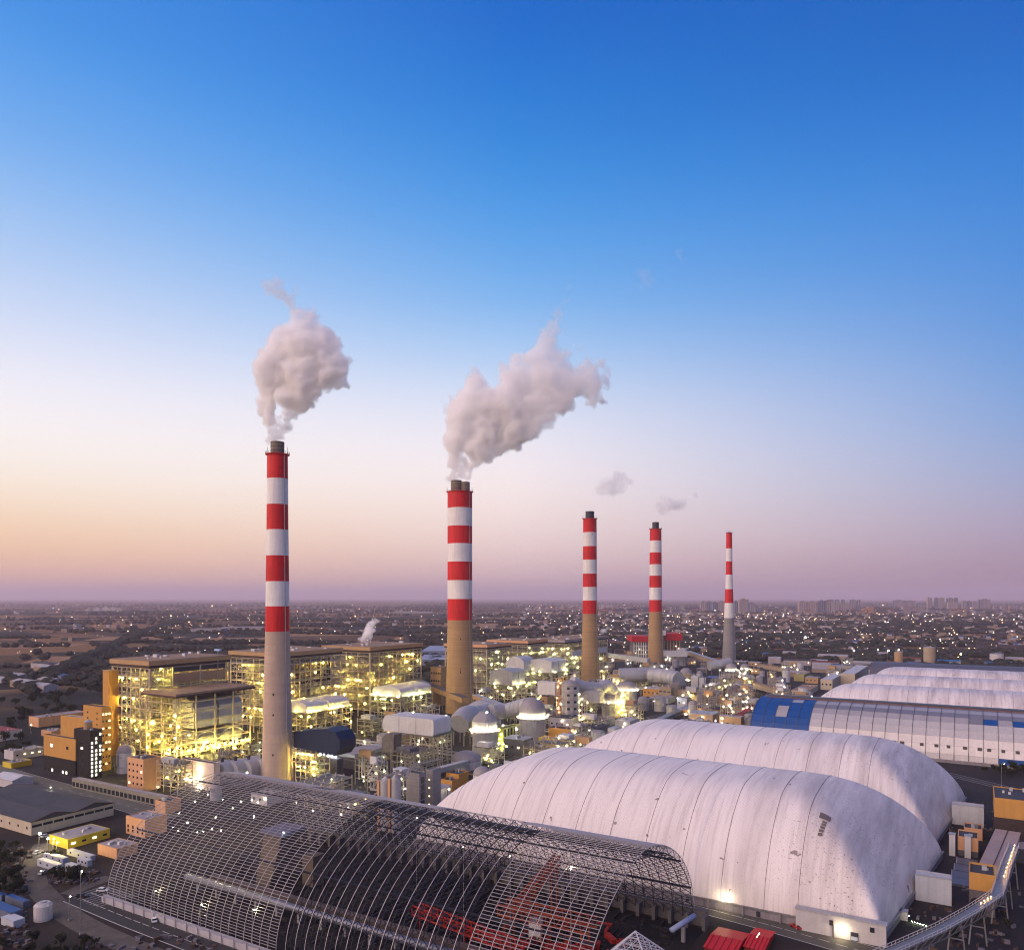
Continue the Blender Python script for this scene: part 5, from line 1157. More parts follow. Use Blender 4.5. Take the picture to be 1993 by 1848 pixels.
absorber('pale domed absorber beyond the blue-sided tower', 1335, 1120, 12, 1310, 1299, 'dome', None)
absorber('grey absorber with round head left of the farthest chimney foot', 1423, 1150, 11, 1300, 1290, 'dome', 1305, 5)
absorber('second grey absorber head in front of the farthest chimney', 1450, 1180, 9, 1298, 1291, 'dome', 1303, 3)
absorber('low pale domed tank in front of the second silo group', 908, 520, 30, 1478, 1460, 'dome', None, m=CLADP)
# stair frames
def lattice_tower(label, px, d, wp, yt, glow_m, n=14, m=FRAMEY):
    x, y = atd(px, d); w = wp * d / FPX; h = zat(yt, d); t_ = thing('access_staircase', label, 'stair tower', x, y)
    for a in (-w / 2, w / 2):
        for b_ in (-w / 2, w / 2): bar('column', t_, (x + a, y + b_, 0), (x + a, y + b_, h), .35, m)
    k = max(3, int(h / 4)); b = MB()
    for i in range(k + 1):
        z = h * i / k; b.beam((x - w / 2, y - w / 2, z), (x + w / 2, y - w / 2, z), .25).beam((x + w / 2, y - w / 2, z), (x + w / 2, y + w / 2, z), .25)
        if i < k: b.beam((x + (-w / 2 if i % 2 else w / 2), y - w / 2, z), (x + (w / 2 if i % 2 else -w / 2), y - w / 2, z + h / k), .22).beam((x + w / 2, y + (-w / 2 if i % 2 else w / 2), z), (x + w / 2, y + (w / 2 if i % 2 else -w / 2), z + h / k), .22)
    b.build('lattice', m, t_)
    for i in range(n): lamp(t_, x + random.uniform(-w / 2, w / 2), y - w / 2 - .2, random.uniform(2, h), glow_m, .26)
    return t_
lattice_tower('glittering stair frame on the left of the banded tower', 1088, 682, 7, 1320, GLA, 16, PEACH)
lattice_tower('yellow-lit stair frame on the front of the domed tower', 1213, 735, 15, 1348, GLY, 22)
lattice_tower('lit stair frame right of the banded tower', 1135, 700, 11, 1352, GLW, 8)
lattice_tower('small lit frame between the two big absorbers', 1006, 580, 5, 1412, GLC, 5)
yw = bld('lit_grid_building', 'small building with one yellow-green glowing face and a grid front between the absorbers', 'building', 969, 980, 1463, 1011, 1419, mat('lit_green_wall', (.46, .46, .12), .7), ROOFG, win=(('E', 5, 7, 2.4, 2.2, .04, .98, 0),), parapet=.8)  # yellow-green lamp light is put into the wall colour
for k in range(6): lamp(yw[0], yw[1] + 1 + k, yw[3] - 2, 3 + 3.5 * (k % 4), GLG, .22)
GB = mat('duct_grey', (.40, .40, .43), .5, .15, noise=.15, scale=.12, streak=.2)
def duct(label, pts, r, m=GB, square=False, name='flue_duct', legs=True):
    """pts: (px, py, d) of the centre line; r in metres"""
    P_ = [Vector((*atd(px, d), zat(py, d))) for px, py, d in pts]; t_ = thing(name, label, 'duct', P_[0].x, P_[0].y)
    Q = []
    for i, p in enumerate(P_):      # round the bends off
        if 0 < i < len(P_) - 1:
            a, b_ = P_[i - 1], P_[i + 1]; k = min(r * 1.2, (a - p).length * .45, (b_ - p).length * .45)
            e0, e1 = p + (a - p).normalized() * k, p + (b_ - p).normalized() * k
            Q += [e0, (e0 + e1 + 2 * p) / 4, e1]
        else: Q.append(p)
    o = MB().tube(Q, r, 4 if square else 20).build('casing', m, t_); 
    if not square: smooth_by_angle(o)
    if legs:
        for p in P_[::1]:
            for s_ in (-r * .6, r * .6): bar('leg', t_, (p.x + s_, p.y, 0), (p.x + s_, p.y, max(.5, p.z - r * .8)), .45, STEELP)
    for i in range(1, len(Q)):
        p = (Q[i - 1] + Q[i]) / 2
        if (Q[i] - Q[i - 1]).length > 6:
            dv_ = (Q[i] - Q[i - 1]).normalized() * .25; MB().tube([p - dv_, p + dv_], r * 1.04, 4 if square else 20).build('flange', CLAD, t_)
    return t_
duct('thick white duct bending out of the foot of the two-flue chimney', [(893, 1408, 600), (905, 1392, 610), (935, 1390, 640), (952, 1384, 665)], 8)
duct('white duct running behind the two big absorbers', [(955, 1385, 640), (985, 1384, 650), (1010, 1376, 640), (1030, 1372, 620)], 6.5)
duct('grey duct humped over the back of the nearest absorber', [(918, 1388, 690), (940, 1374, 690), (960, 1390, 690)], 8)
duct('fat grey duct at the foot of the fourth chimney, left half', [(1205, 1314, 960), (1240, 1313, 960), (1262, 1312, 965)], 9)
duct('fat grey duct at the foot of the fourth chimney, right half', [(1266, 1314, 955), (1300, 1316, 940), (1320, 1322, 925)], 9.5)
duct('short duct from the banded tower towards the third chimney', [(1112, 1326, 720), (1135, 1338, 725), (1165, 1340, 735)], 6)
duct('curved duct dropping beside the round-domed absorber', [(1168, 1340, 735), (1182, 1330, 740), (1192, 1345, 745)], 6)
duct('pale duct sloping past the farthest absorbers', [(1380, 1296, 1160), (1405, 1292, 1165), (1420, 1288, 1170)], 7)
bld('duct_house', 'pale box-shaped duct house left of the banded tower', 'building', 1046, 1080, 1352, 1088, 1328, CLADP, CLADP, parapet=.2, z0=26, d=705)
bld('duct_house', 'grey block with rounded shoulder right of the banded tower', 'building', 1128, 1168, 1372, 1176, 1346, GB, GB, parapet=0, z0=18, d=712)
def gallery(label, p, q, w, h, wall=TAN, roof=TANR, sup=4, wins=0, m_leg=CONC_GREY, cat='conveyor', name='conveyor_gallery'):
    a, b_ = Vector((*atd(p[0], p[2]), zat(p[1], p[2]))), Vector((*atd(q[0], q[2]), zat(q[1], q[2])))
    t_ = thing(name, label, cat, (a.x + b_.x) / 2, (a.y + b_.y) / 2)
    MB().beam(a, b_, w, h).build('casing', wall, t_)
    up = Vector((0, 0, h / 2 + .18)); MB().beam(a + up, b_ + up, w + .8, .3).build('roof', roof, t_)
    for i in range(sup):
        c_ = a + (b_ - a) * ((i + .5) / sup); zt_ = c_.z - h / 2
        if zt_ > 1.5:
            sd = Vector((-(b_ - a).y, (b_ - a).x, 0)).normalized() * w * .4
            for s_ in (-1, 1): bar('leg', t_, (c_.x + sd.x * s_ * 1.3, c_.y + sd.y * s_ * 1.3, 0), (c_.x + sd.x * s_, c_.y + sd.y * s_, zt_), .5, m_leg)
            bar('crosspiece', t_, (c_.x - sd.x, c_.y - sd.y, zt_ * .6), (c_.x + sd.x, c_.y + sd.y, zt_ * .6), .3, m_leg)
    d_ = (b_ - a); sd = Vector((-(b_ - a).y, (b_ - a).x, 0)).normalized()
    side = sd if sd.dot(Vector((-FU, -FV, 0))) > 0 else -sd
    for i in range(wins):
        c_ = a + d_ * ((i + .5) / wins) + side * (w / 2 + .03); e = d_.normalized() * .8
        bar('window', t_, c_ - e, c_ + e, .12, GLASS, .9)
    return t_
gallery('grey-roofed conveyor gallery climbing right from the big ochre block', (1120, 1449, 610), (1175, 1408, 760), 7, 5, TAN, CLAD, 4, 12)
gallery('long grey pipe bridge running between the absorbers and the domes', (852, 1499, 470), (1040, 1449, 640), 3.4, 3., CLAD, CLADP, 9, m_leg=STEELM)
gallery('tan conveyor gallery passing behind the two-flue chimney', (812, 1326, 860), (905, 1362, 740), 7, 5, TAN, CLADD, 4)
gallery('tan gallery descending right from the two-flue chimney to the absorbers', (925, 1355, 745), (985, 1378, 690), 6, 4, TAN, CLAD, 3)
gallery('long tan conveyor sloping down towards the second dome', (1323, 1346, 880), (1451, 1386, 760), 8, 6, mat('buff_gallery', (.34, .27, .19), .7, noise=.15, scale=.1, streak=.15), TANR, 5, 0)
gallery('long tan conveyor sloping right behind the silo groups', (1424, 1320, 1010), (1535, 1351, 880), 8, 6, MATS['buff_gallery'], TANR, 5)
gallery('far tan conveyor running right to the olive block', (1477, 1295, 1210), (1572, 1310, 1120), 8, 6, MATS['buff_gallery'], TANR, 4)
gallery('red conveyor gallery at the left end of the blue shed', (1430, 1398, 690), (1477, 1374, 760), 5, 4, mat('red_gallery', (.34, .05, .03), .6, noise=.2, scale=.2), RUST, 3)
gallery('green-grey belt bridge rising left of the red gallery', (1270, 1408, 680), (1345, 1374, 800), 6, 3, mat('teal_grey', (.12, .17, .17), .6, noise=.25, scale=.2), STEELM, 6, m_leg=STEELM)
gallery('pale conveyor gallery arching right from the far boiler house', (1180, 1274, 1230), (1262, 1285, 1190), 9, 6, CLADP, CLADP, 3)
gallery('pale glazed gallery behind the fourth chimney', (1290, 1271, 1300), (1338, 1272, 1290), 12, 9, CLADP, CLADP, 3)
gallery('tan gallery descending from the hip-roofed grey tower to the farthest chimney', (1340, 1270, 1330), (1400, 1290, 1230), 8, 6, MATS['buff_gallery'], CLAD, 3)
gallery('elevated grey conveyor running along the back of the second dome', (1850, 1512, 520), (2010, 1538, 470), 5, 4, CLAD, CLADP, 6)
bld('ochre_block', 'bright ochre cube-like block at the left end of the second dome', 'building', 1067, 1110, 1452, 1121, 1420, OCHRE, ROOFG, d=600)
bld('ochre_block', 'low ochre wing left of the bright ochre block', 'building', 1048, 1080, 1457, 1092, 1438, YELLOW, OCHRE, d=588, parapet=.2)
bld('ochre_block', 'ochre block at the upper end of the grey-roofed gallery', 'building', 1149, 1178, 1420, 1192, 1397, OCHRE, ROOFG, d=735)
bld('junction_tower', 'brown tower with two floors of small windows left of the two-flue chimney', 'building', 838, 858, 1390, 872, 1299, TAN, ROOFG, win=(('S', 6, 2, 1.4, 2, .55, .95, 0),), d=820)
bld('junction_tower', 'tan split-front transfer block below the fourth chimney', 'building', 1282, 1306, 1372, 1325, 1338, MATS['buff_gallery'], TANR, win=(('S', 3, 1, 3.4, 1.2, .5, .8, 0), ('E', 3, 1, 1.2, 1.2, .5, .8, .3)), d=870)
bld('junction_tower', 'low brown annex left of the split-front block', 'building', 1264, 1285, 1372, 1290, 1352, TAN, TANR, d=878)
bld('white_tower', 'slim white tower with glittering base left of the blue-sided one', 'building', 1345, 1358, 1362, 1363, 1316, CLADP, CLADP, d=985)
bld('white_tower', 'slim white tower touching the blue box', 'building', 1361, 1370, 1357, 1374, 1320, CLADP, CLADP, d=970)
bb = bld('blue_box_house', 'bright blue flat-roofed box among the white towers', 'building', 1371, 1392, 1345, 1405, 1320, BLUEP, CLADP, d=990, z0=12)
bld('grey_mill_house', 'plain grey-beige block right of the blue box', 'building', 1398, 1424, 1352, 1430, 1316, MATS['buff_gallery'], CLAD, d=1020)
bld('olive_block', 'olive-yellow block where the far tan conveyor ends', 'building', 1545, 1565, 1338, 1577, 1313, mat('olive_wall', (.34, .30, .12), .8, noise=.12, scale=.1), MATS['buff_gallery'], d=1060)
bld('buff_block', 'cream building with a row of dark windows left of the third dome', 'building', 1597, 1620, 1348, 1640, 1323, WALLC, CLADP, win=(('S', 3, 1, 2.2, 2.2, .4, .7, 0),), d=960)
bld('buff_block', 'cream building behind the windowed one near the fourth dome', 'building', 1636, 1664, 1330, 1690, 1312, WALLC, CLADP, d=1010)
bld('buff_block', 'low cream building at the tip of the third dome', 'building', 1540, 1572, 1358, 1592, 1345, WALLC, TANR, d=900)
bld('buff_block', 'tan low block beside the blue shed end', 'building', 1452, 1470, 1384, 1484, 1366, MATS['buff_gallery'], TANR, d=830)
def silos(label, pxs, d, rp, yt, group, tower=None, m=CLADD):
    for i, px in enumerate(pxs):
        x, y = atd(px, d + (i % 2) * 14); r = rp * d / FPX; h = zat(yt, d); t_ = thing('silo', label[i], 'silo', x, y, 0, group)
        smooth_by_angle(MB().lathe(x, y, [(r, 0), (r, h), (r * .4, h + 1.5)], 24).build('shell', m, t_))
        b = MB(); pipes(b, x - r, x + r, y - r, y + r, h + .4, h + 5, 9, rg, (.3, .8)); b.build('roof_gear', STEELM, t_)
SILOM = mat('grey_silo_concrete', (.22, .20, .21), .8, noise=.2, scale=.1, streak=.35)
silos(['leftmost silo of the group behind the left end of the second dome', 'second silo of the group behind the left end of the second dome', 'tallest silo of the group before the tan conveyor', 'dark round-topped silo at the right of the near group'], (1363, 1374, 1386, 1396), 800, 7, 1350, 'silos behind the second dome', m=SILOM)
silos(['leftmost silo of the group left of the blue shed', 'middle silo of the group left of the blue shed', 'rightmost silo of the group left of the blue shed'], (1422, 1433, 1446), 880, 7, 1337, 'silos left of the blue shed', m=SILOM)
# red-topped boiler house far behind the fourth chimney
rx, ry = atd(1262, 1370)
rb = thing('red_topped_house', 'boiler house with a broad red roof band behind the fourth chimney', 'boiler house', *atd(1250, 1370)); FP.append((rx - 40, rx + 10, ry - 10, ry + 80))
def mass(px0, px1, d, depth_, z0, z1, m, par, name):
    a, b_ = atd(px0, d), atd(px1, d); s_ = Vector((FU, FV)) * depth_
    return MB().prism([a, b_, (b_[0] + s_.x, b_[1] + s_.y), (a[0] + s_.x, a[1] + s_.y)], z0, z1).build(name, m, par)
mass(1234, 1262, 1370, 50, 0, 38, mat('dim_block', (.13, .12, .12), .7, noise=.4, scale=.15), rb, 'wall'); mass(1230, 1264, 1366, 58, 37, 47, mat('red_roof_band', (.45, .012, .02), .6, noise=.15, scale=.1), rb, 'roof_band')
mass(1290, 1326, 1400, 50, 0, 41, MATS['dim_block'], rb, 'wall'); mass(1293, 1328, 1394, 58, 38, 50, MATS['red_roof_band'], rb, 'roof_band')
mass(1262, 1292, 1384, 40, 0, 48, CLADD, rb, 'core'); mass(1287, 1296, 1380, 20, 48, 56, CLADP, rb, 'lift_head')
for k in range(7):
    a = atd(1234 + k * 4.6, 1369); bar('column', rb, (*a, 0), (*a, 38), 1.1, CLADP)
for z in (8, 15, 22, 29): a, b_ = atd(1234, 1368.6), atd(1262, 1368.6); bar('beam', rb, (*a, z), (*b_, z), .9, CLADP)
for k in range(6): a = atd(1293 + k * 6, 1399); bar('column', rb, (*a, 0), (*a, 38), 1.4, TAN)
for k in range(12): lamp(rb, *atd(random.uniform(1236, 1325), 1364), random.uniform(4, 36), GLW, .35)
hp = bld('hip_tower', 'grey tower with a folded roof behind the pale gallery', 'building', 1318, 1334, 1300, 1337, 1262, GB, GB, d=1300, parapet=0)
# the hollow under construction structures: angled roof shed, low pale hall and tanks beyond
for (px, yt, yb, w, d, m_, lab) in ((1749, 1268, 1290, 15, 1300, TAN, 'brown storage tank left of the plain grey hall'), (1809, 1259, 1291, 21, 1330, MATS['buff_gallery'], 'taller buff tank with gear on its lid behind the far domes'), (1940, 1272, 1297, 24, 1350, WALLW, 'white storage tank at the right above the grey hall')):
    x, y = atd(px, d); r = w / 2 * d / FPX; t_ = thing('storage_tank', lab, 'tank', x, y); h = zat(yt, d)
    smooth_by_angle(MB().lathe(x, y, [(r, 0), (r, h)], 28).build('shell', m_, t_)); MB().lathe(x, y, [(r * 1.02, h), (.5, h + 1.5)], 28).build('lid', CLAD, t_)
    b = MB(); pipes(b, x - r, x + r, y - r, y + r, h + .4, h + 4, 10, rg, (.3, .7)); b.build('roof_gear', STEELM, t_)

# ------------------------------------------------------------------ roads
def road(name, pts, w, m=ROADM, z=.03, kerb=True, centre=True):
    P_ = [Vector((*at(px, py), z)) for px, py in pts]
    Q = []
    for i in range(len(P_) - 1):
        a, b_ = P_[i], P_[i + 1]; p0 = P_[i - 1] if i else a; p3 = P_[i + 2] if i + 2 < len(P_) else b_
        for k in range(8):
            t_ = k / 8; Q.append(.5 * ((2 * a) + (b_ - p0) * t_ + (2 * p0 - 5 * a + 4 * b_ - p3) * t_ * t_ + (3 * a - p0 - 3 * b_ + p3) * t_ ** 3))
    Q.append(P_[-1])
    def strip(off0, off1, zz, nm, mm):
        b = MB(); n = len(Q)
        for i, q in enumerate(Q):
            d = (Q[min(i + 1, n - 1)] - Q[max(i - 1, 0)]); s_ = Vector((-d.y, d.x, 0)).normalized()
            for o in (off0, off1): p = q + s_ * o; b.v.append((p.x, p.y, zz))
        b.f = [(2 * i, 2 * i + 2, 2 * i + 3, 2 * i + 1) for i in range(n - 1)]
        return b.build(nm, mm)
    r = strip(-w / 2, w / 2, z, name, m); r['kind'] = 'structure'
    if kerb:
        for sgn in (-1, 1):
            k = strip(sgn * w / 2, sgn * (w / 2 + .3), z + .12, 'kerb', LINEP); k['kind'] = 'structure'
    if centre:
        b = MB(); acc = 0.
        for i in range(len(Q) - 1):
            d = Q[i + 1] - Q[i]; acc += d.length; n = max(1, int(d.length / 9))
            for q in range(n):
                a_ = Q[i] + d * (q / n); e = d.normalized(); s_ = Vector((-e.y, e.x, 0)) * .12; b_ = a_ + e * 4
                b.add([(a_.x - s_.x, a_.y - s_.y, z + .008), (b_.x - s_.x, b_.y - s_.y, z + .008), (b_.x + s_.x, b_.y + s_.y, z + .008), (a_.x + s_.x, a_.y + s_.y, z + .008)], [(0, 1, 2, 3)])
        k = b.build('road_marking', LINEP); k['kind'] = 'structure'
    return Q
road('access_road', [(88, 1640), (70, 1672), (66, 1712), (92, 1746), (130, 1778), (190, 1812), (300, 1860)], 9, mat('dusty_road', (.115, .10, .09), .9, noise=.45, scale=.12, dirt=(.06, .05, .045, 1)), kerb=False, centre=False)
road('service_road', [(130, 1740), (170, 1722), (215, 1706)], 7, MATS['dusty_road'], .034, kerb=False, centre=False)
road('plant_road', [(-60, 1480), (60, 1517), (210, 1557), (330, 1592)], 14, mat('greenish_road', (.15, .15, .12), .85, noise=.3, scale=.06), .03)
road('shed_road', [(150, 1745), (260, 1790), (420, 1850), (560, 1905)], 10, ROADD, .036)
road('dome_road', [(1330, 1755), (1500, 1800), (1740, 1868)], 11, mat('warm_grey_road', (.10, .09, .08), .8, noise=.3, scale=.1), .03)  # road surface in a warm grey, paler than the asphalt
road('back_road', [(1840, 1505), (1920, 1524), (2020, 1548)], 9, ROADD, .034)
road('highway', [(60, 1352), (120, 1300), (200, 1268), (255, 1240), (330, 1212), (420, 1190)], 14, ROADD, .03, kerb=False)
road('works_road', [(905, 1500), (1100, 1442), (1250, 1400), (1400, 1368)], 8, ROADD, .036)
road('yard_road', [(420, 1495), (640, 1530), (760, 1560)], 7, ROADD, .036, kerb=False)
lot = MB(); a = [at(*p) for p in ((135, 1745), (205, 1722), (268, 1742), (185, 1765))]
lot.add([(x, y, .04) for x, y in a], [(0, 1, 2, 3)]); struct('car_park', lot, ROADD)
bl = MB()
for k in range(9):
    t_ = k / 8; p, q = [(a[0][i] * (1 - t_) + a[3][i] * t_) * .98 + .02 * a[2][i] for i in (0, 1)], [(a[1][i] * (1 - t_) + a[2][i] * t_) for i in (0, 1)]
    d = Vector((q[0] - p[0], q[1] - p[1], 0)).normalized(); s_ = Vector((-d.y, d.x, 0)) * .09
    bl.add([(p[0] - s_.x, p[1] - s_.y, .046), (q[0] - s_.x, q[1] - s_.y, .046), (q[0] + s_.x, q[1] + s_.y, .046), (p[0] + s_.x, p[1] + s_.y, .046)], [(0, 1, 2, 3)])
struct('parking_lines', bl, LINEP)

# ------------------------------------------------------------------ lower right corner of the works
bld('two_tone_block', 'ochre block over a grey arched base beside the curved conveyor', 'building', 1886, 1937, 1786, 1942, 1708, OCHRE, ROOFG, vl=13, base=(9, mat('grey_arch_wall', (.14, .12, .12), .85, noise=.3, scale=.2, streak=.3)), parapet=.8)
x, y = at(1937, 1786); ab = thing('arched_doorway', 'dark arched doorway surround in the grey base of the ochre block', 'doorway', x - 4, y)
MB().prism([(x - 8, y - .2), (x - 3, y - .2), (x - 3, y), (x - 8, y)], 0, 4).build('opening', BLACKW, ab); MB().lathe(x - 5.5, y - .05, [(2.5, 3.9), (2.0, 5.3), (1.0, 6.2)], 16).build('arch_head', BLACKW, ab)
bld('ochre_hall', 'large ochre hall with dark lower walls at the right edge', 'building', 1935, 2040, 1655, 2120, 1565, OCHRE, ROOFG, base=(12.5, mat('dark_brown_wall', (.05, .035, .035), .85, noise=.3, scale=.2)), vl=26)
bld('small_ochre_block', 'small ochre block with two upright grey housings on its front', 'building', 1864, 1904, 1669, 1922, 1634, PEACH, ROOFG, base=(2.5, CLADD), parapet=.6, vl=12)
x, y = at(1904, 1669)
for q in (4, 10): u_ = usolve(y, 1904) - q; k = thing('upright_housing', 'grey upright housing on the front of the small ochre block, ' + ('right' if q == 4 else 'left') + ' of the pair', 'housing', u_, y - 1.4); MB().box(u_ - 1.2, u_ + 1.2, y - 2.6, y - .1, 0, 9.5).build('casing', CLADP, k); MB().box(u_ - 1.4, u_ + 1.4, y - 2.8, y - .05, 9.5, 9.9).build('cap', CLAD, k)
bld('small_ochre_block', 'small ochre block with a black flat roof next to the second dome', 'building', 1876, 1912, 1636, 1922, 1616, PEACH, ROOFG, parapet=.6, vl=10)
bld('flat_grey_hall', 'low dark flat hall with a pale upstand at the right edge', 'building', 1960, 2060, 1690, 2090, 1664, ROOFG, ROOFP, parapet=.5, vl=14)
lh = thing('long_gallery', 'long low building with a pink-grey ribbed roof running back from the ochre block', 'building', *at(1936, 1722))
q0, q1 = Vector((*at(1934, 1724), 0)), Vector((*at(1962, 1652), 0)); sd_ = (q1 - q0).normalized()
MB().beam(q0 + Vector((0, 0, 4.2)), q1 + Vector((0, 0, 4.2)), 9, 8).build('wall', WALLC, lh); MB().beam(q0 + Vector((0, 0, 8.4)), q1 + Vector((0, 0, 8.4)), 9.8, .4).build('roof', mat('pinkish_roof', (.36, .28, .27), .8, noise=.2, scale=.1), lh)
bar('ridge_rib', lh, q0 + Vector((0, 0, 8.7)), q1 + Vector((0, 0, 8.7)), .3, STEELD)
for i in range(4): 
    q0, q1 = at(1842 + 5 * i, 1722 - i * 13), at(1866 + 2.6 * i, 1722 - i * 13)
    k = thing('settling_bed', ['nearest', 'second', 'third', 'farthest'][i] + ' blue-grey panel of the four lying in a row beside the nearest dome', 'panel', q0[0], q0[1], 0, 'panels in a row by the dome')
    MB().box(q0[0] + 1, q0[0] + 8.6, q0[1] + 1, q0[1] + 9.5, 0, .9).build('bed', mat('bed_blue_grey', (.10, .11, .16), .4, noise=.3, scale=.3), k); MB().box(q0[0] + .7, q0[0] + 1, q0[1] + .7, q0[1] + 9.8, 0, 1.1).build('rim', CLAD, k)
gk = thing('gate_kiosk', 'little kiosk with a green-white strip light beyond the plant room corner', 'kiosk', *at(1766, 1792)); x, y = at(1766, 1792)
MB().box(x - 3, x, y, y + 3, 0, 3).build('wall', WALLW, gk); MB().box(x - 3.2, x + .2, y - .2, y + 3.2, 3, 3.2).build('roof', CLAD, gk)
for k in range(7): lamp(gk, x + .6 + k * .9, y - .4 - k * .25, .5 + 1.8 * (k < 1), glow('greenish_strip', (.8, 1., .62), 60), .25)
# curved conveyor on trestles
cvp = [(1700, 1866, 262), (1760, 1840, 268), (1831, 1808, 276), (1890, 1775, 286), (1916, 1758, 292), (1941, 1741, 300), (1951, 1712, 318), (1958, 1685, 336), (1974, 1645, 372)]
cv = thing('curved_conveyor', 'curved overhead conveyor with white railings on trestles in the lower right corner', 'conveyor', *atd(1890, 286))
CP = [Vector((*at(px, py, zc_), zc_)) for (px, py, _), zc_ in zip(cvp, (9, 10, 11, 12, 12.5, 13, 13, 13, 13))]; CQ = []
for i in range(len(CP) - 1):
    for k in range(4): CQ.append(CP[i].lerp(CP[i + 1], k / 4))
CQ.append(CP[-1])
for i in range(len(CP) - 1): bar('deck', cv, CP[i], CP[i + 1], 3.2, STEELM, .5)
b = MB(); b2 = MB()
for i in range(len(CQ) - 1):
    d = (CQ[i + 1] - CQ[i]); s_ = Vector((-d.y, d.x, 0)).normalized() * 1.7
    for sg in (-1, 1):
        for h in (.6, 1.5): b.beam(CQ[i] + s_ * sg + Vector((0, 0, h)), CQ[i + 1] + s_ * sg + Vector((0, 0, h)), .14)
        n = max(1, int(d.length / 1.6))
        for q in range(n): p = CQ[i] + d * q / n + s_ * sg; b.beam(p, p + Vector((0, 0, 1.5)), .12)
        b2.beam(CQ[i] + s_ * sg - Vector((0, 0, 2)), CQ[i + 1] + s_ * sg - Vector((0, 0, 2)), .25); b2.beam(CQ[i] + s_ * sg - Vector((0, 0, 2)), CQ[i + 1] + s_ * sg, .18)
b.build('railing', WALLW, cv); b2.build('underframe', STEELM, cv)
for i in (0, 1, 2, 3, 5, 6, 7):
    c_ = (CP[i] + CP[i + 1]) / 2
    for q in (-1.6, 1.6): bar('leg', cv, (c_.x + q * 1.6, c_.y + q * .4, 0), (c_.x + q, c_.y, c_.z - 2), .45, STEELM)
    bar('crosspiece', cv, (c_.x - 2, c_.y, c_.z * .5), (c_.x + 2, c_.y, c_.z * .5), .3, STEELM)
for i in range(9): p = CP[-3].lerp(CP[-1], i / 9); lamp(cv, p.x + .5, p.y, p.z + 1.7, GLA, .15)
for i in range(4): p = CP[4].lerp(CP[5], i / 4); lamp(cv, p.x - 1, p.y - 1, p.z + .5, GLA, .13)
# red-roofed site shed and the glazed pyramid at the bottom edge
rx, ry = at(1452, 1838)
rs = thing('red_roof_shed', 'low site shed with a folded bright red roof at the bottom of the picture', 'shed', rx, ry)
b = MB(); c4 = [at(1422, 1822), at(1476, 1803), at(1512, 1812), at(1487, 1848)]
RR = mat('bright_red_sheet', (.62, .015, .02), .5, noise=.15, scale=.3)
x1_, y1_ = at(1510, 1812, 2.); x0_ = usolve(y1_, 1476) - 1
for (a, b_, c_, e) in ((x0_, x1_, y1_ - 17, y1_), (x0_ - 11, x0_ - .4, y1_ - 24, y1_ - 6)):
    MB().box(a + .4, b_ - .4, c_ + .4, e - .4, 0, 2.).build('wall', mat('dark_red_wall', (.22, .02, .02), .7), rs)
    MB().add([(a, c_, 2.0), (b_, c_, 2.0), (b_, (c_ + e) / 2, 3.), (a, (c_ + e) / 2, 3.), (b_, e, 2.0), (a, e, 2.0)], [(0, 1, 2, 3), (3, 2, 4, 5), (1, 4, 2), (0, 3, 5)]).build('roof', RR, rs)
    for q in range(5): bar('roof_rib', rs, (a + (b_ - a) * (q + .5) / 5, c_, 2.1), (a + (b_ - a) * (q + .5) / 5, (c_ + e) / 2, 3.1), .14, MATS['dark_red_wall'])
bar('lit_strip', rs, (x1_ - 4, y1_ - 6, 2.9), (x1_ - 4, y1_ - 10, 2.9), .25, WINWHITE)
px_, py_ = atd(1237, 232); za_ = zat(1811, 232)
pyr = thing('glazed_pyramid', 'white tubular space-frame pyramid at the bottom edge by the shed end', 'pyramid frame', px_, py_)
ap = Vector((px_, py_, za_)); base_ = [Vector((px_ + sx * 13, py_ + sy * 13, 1.5)) for sx, sy in ((-1, -1), (1, -1), (1, 1), (-1, 1))]
PW = mat('white_tube', (.62, .62, .68), .4, noise=.1, scale=.5)
for k in range(4):
    a_, b_ = base_[k], base_[(k + 1) % 4]; bar('edge_tube', pyr, a_, ap, .32, PW); bar('base_tube', pyr, a_, b_, .3, PW); bar('leg', pyr, (a_.x, a_.y, 0), a_, .4, PW)
    g_ = MB()
    for q in range(1, 9):
        t_ = q / 9; l_, r_ = a_.lerp(ap, t_), b_.lerp(ap, t_); g_.beam(l_, r_, .15)
        m1_ = a_.lerp(b_, t_); g_.beam(m1_, m1_.lerp(ap, 1) if False else (a_.lerp(ap, t_)), .13); g_.beam(m1_, b_.lerp(ap, 1 - t_), .13)
    g_.build('glazing_bars', PW, pyr)
bp_ = thing('blue_pipe', 'thick pale blue pipe on the plinth at the end of the lattice shed', 'pipe', *atd(1330, 258))
MB().tube([(*atd(1306, 256), 4.6), (*atd(1352, 262), 7.2)], .9, 12).build('pipe', mat('pale_blue_pipe', (.30, .36, .55), .4, noise=.2, scale=.4), bp_, True)
bar('saddle', bp_, (*atd(1330, 258), 0), (*atd(1330, 258), 5), 1.2, CONC_GREY)

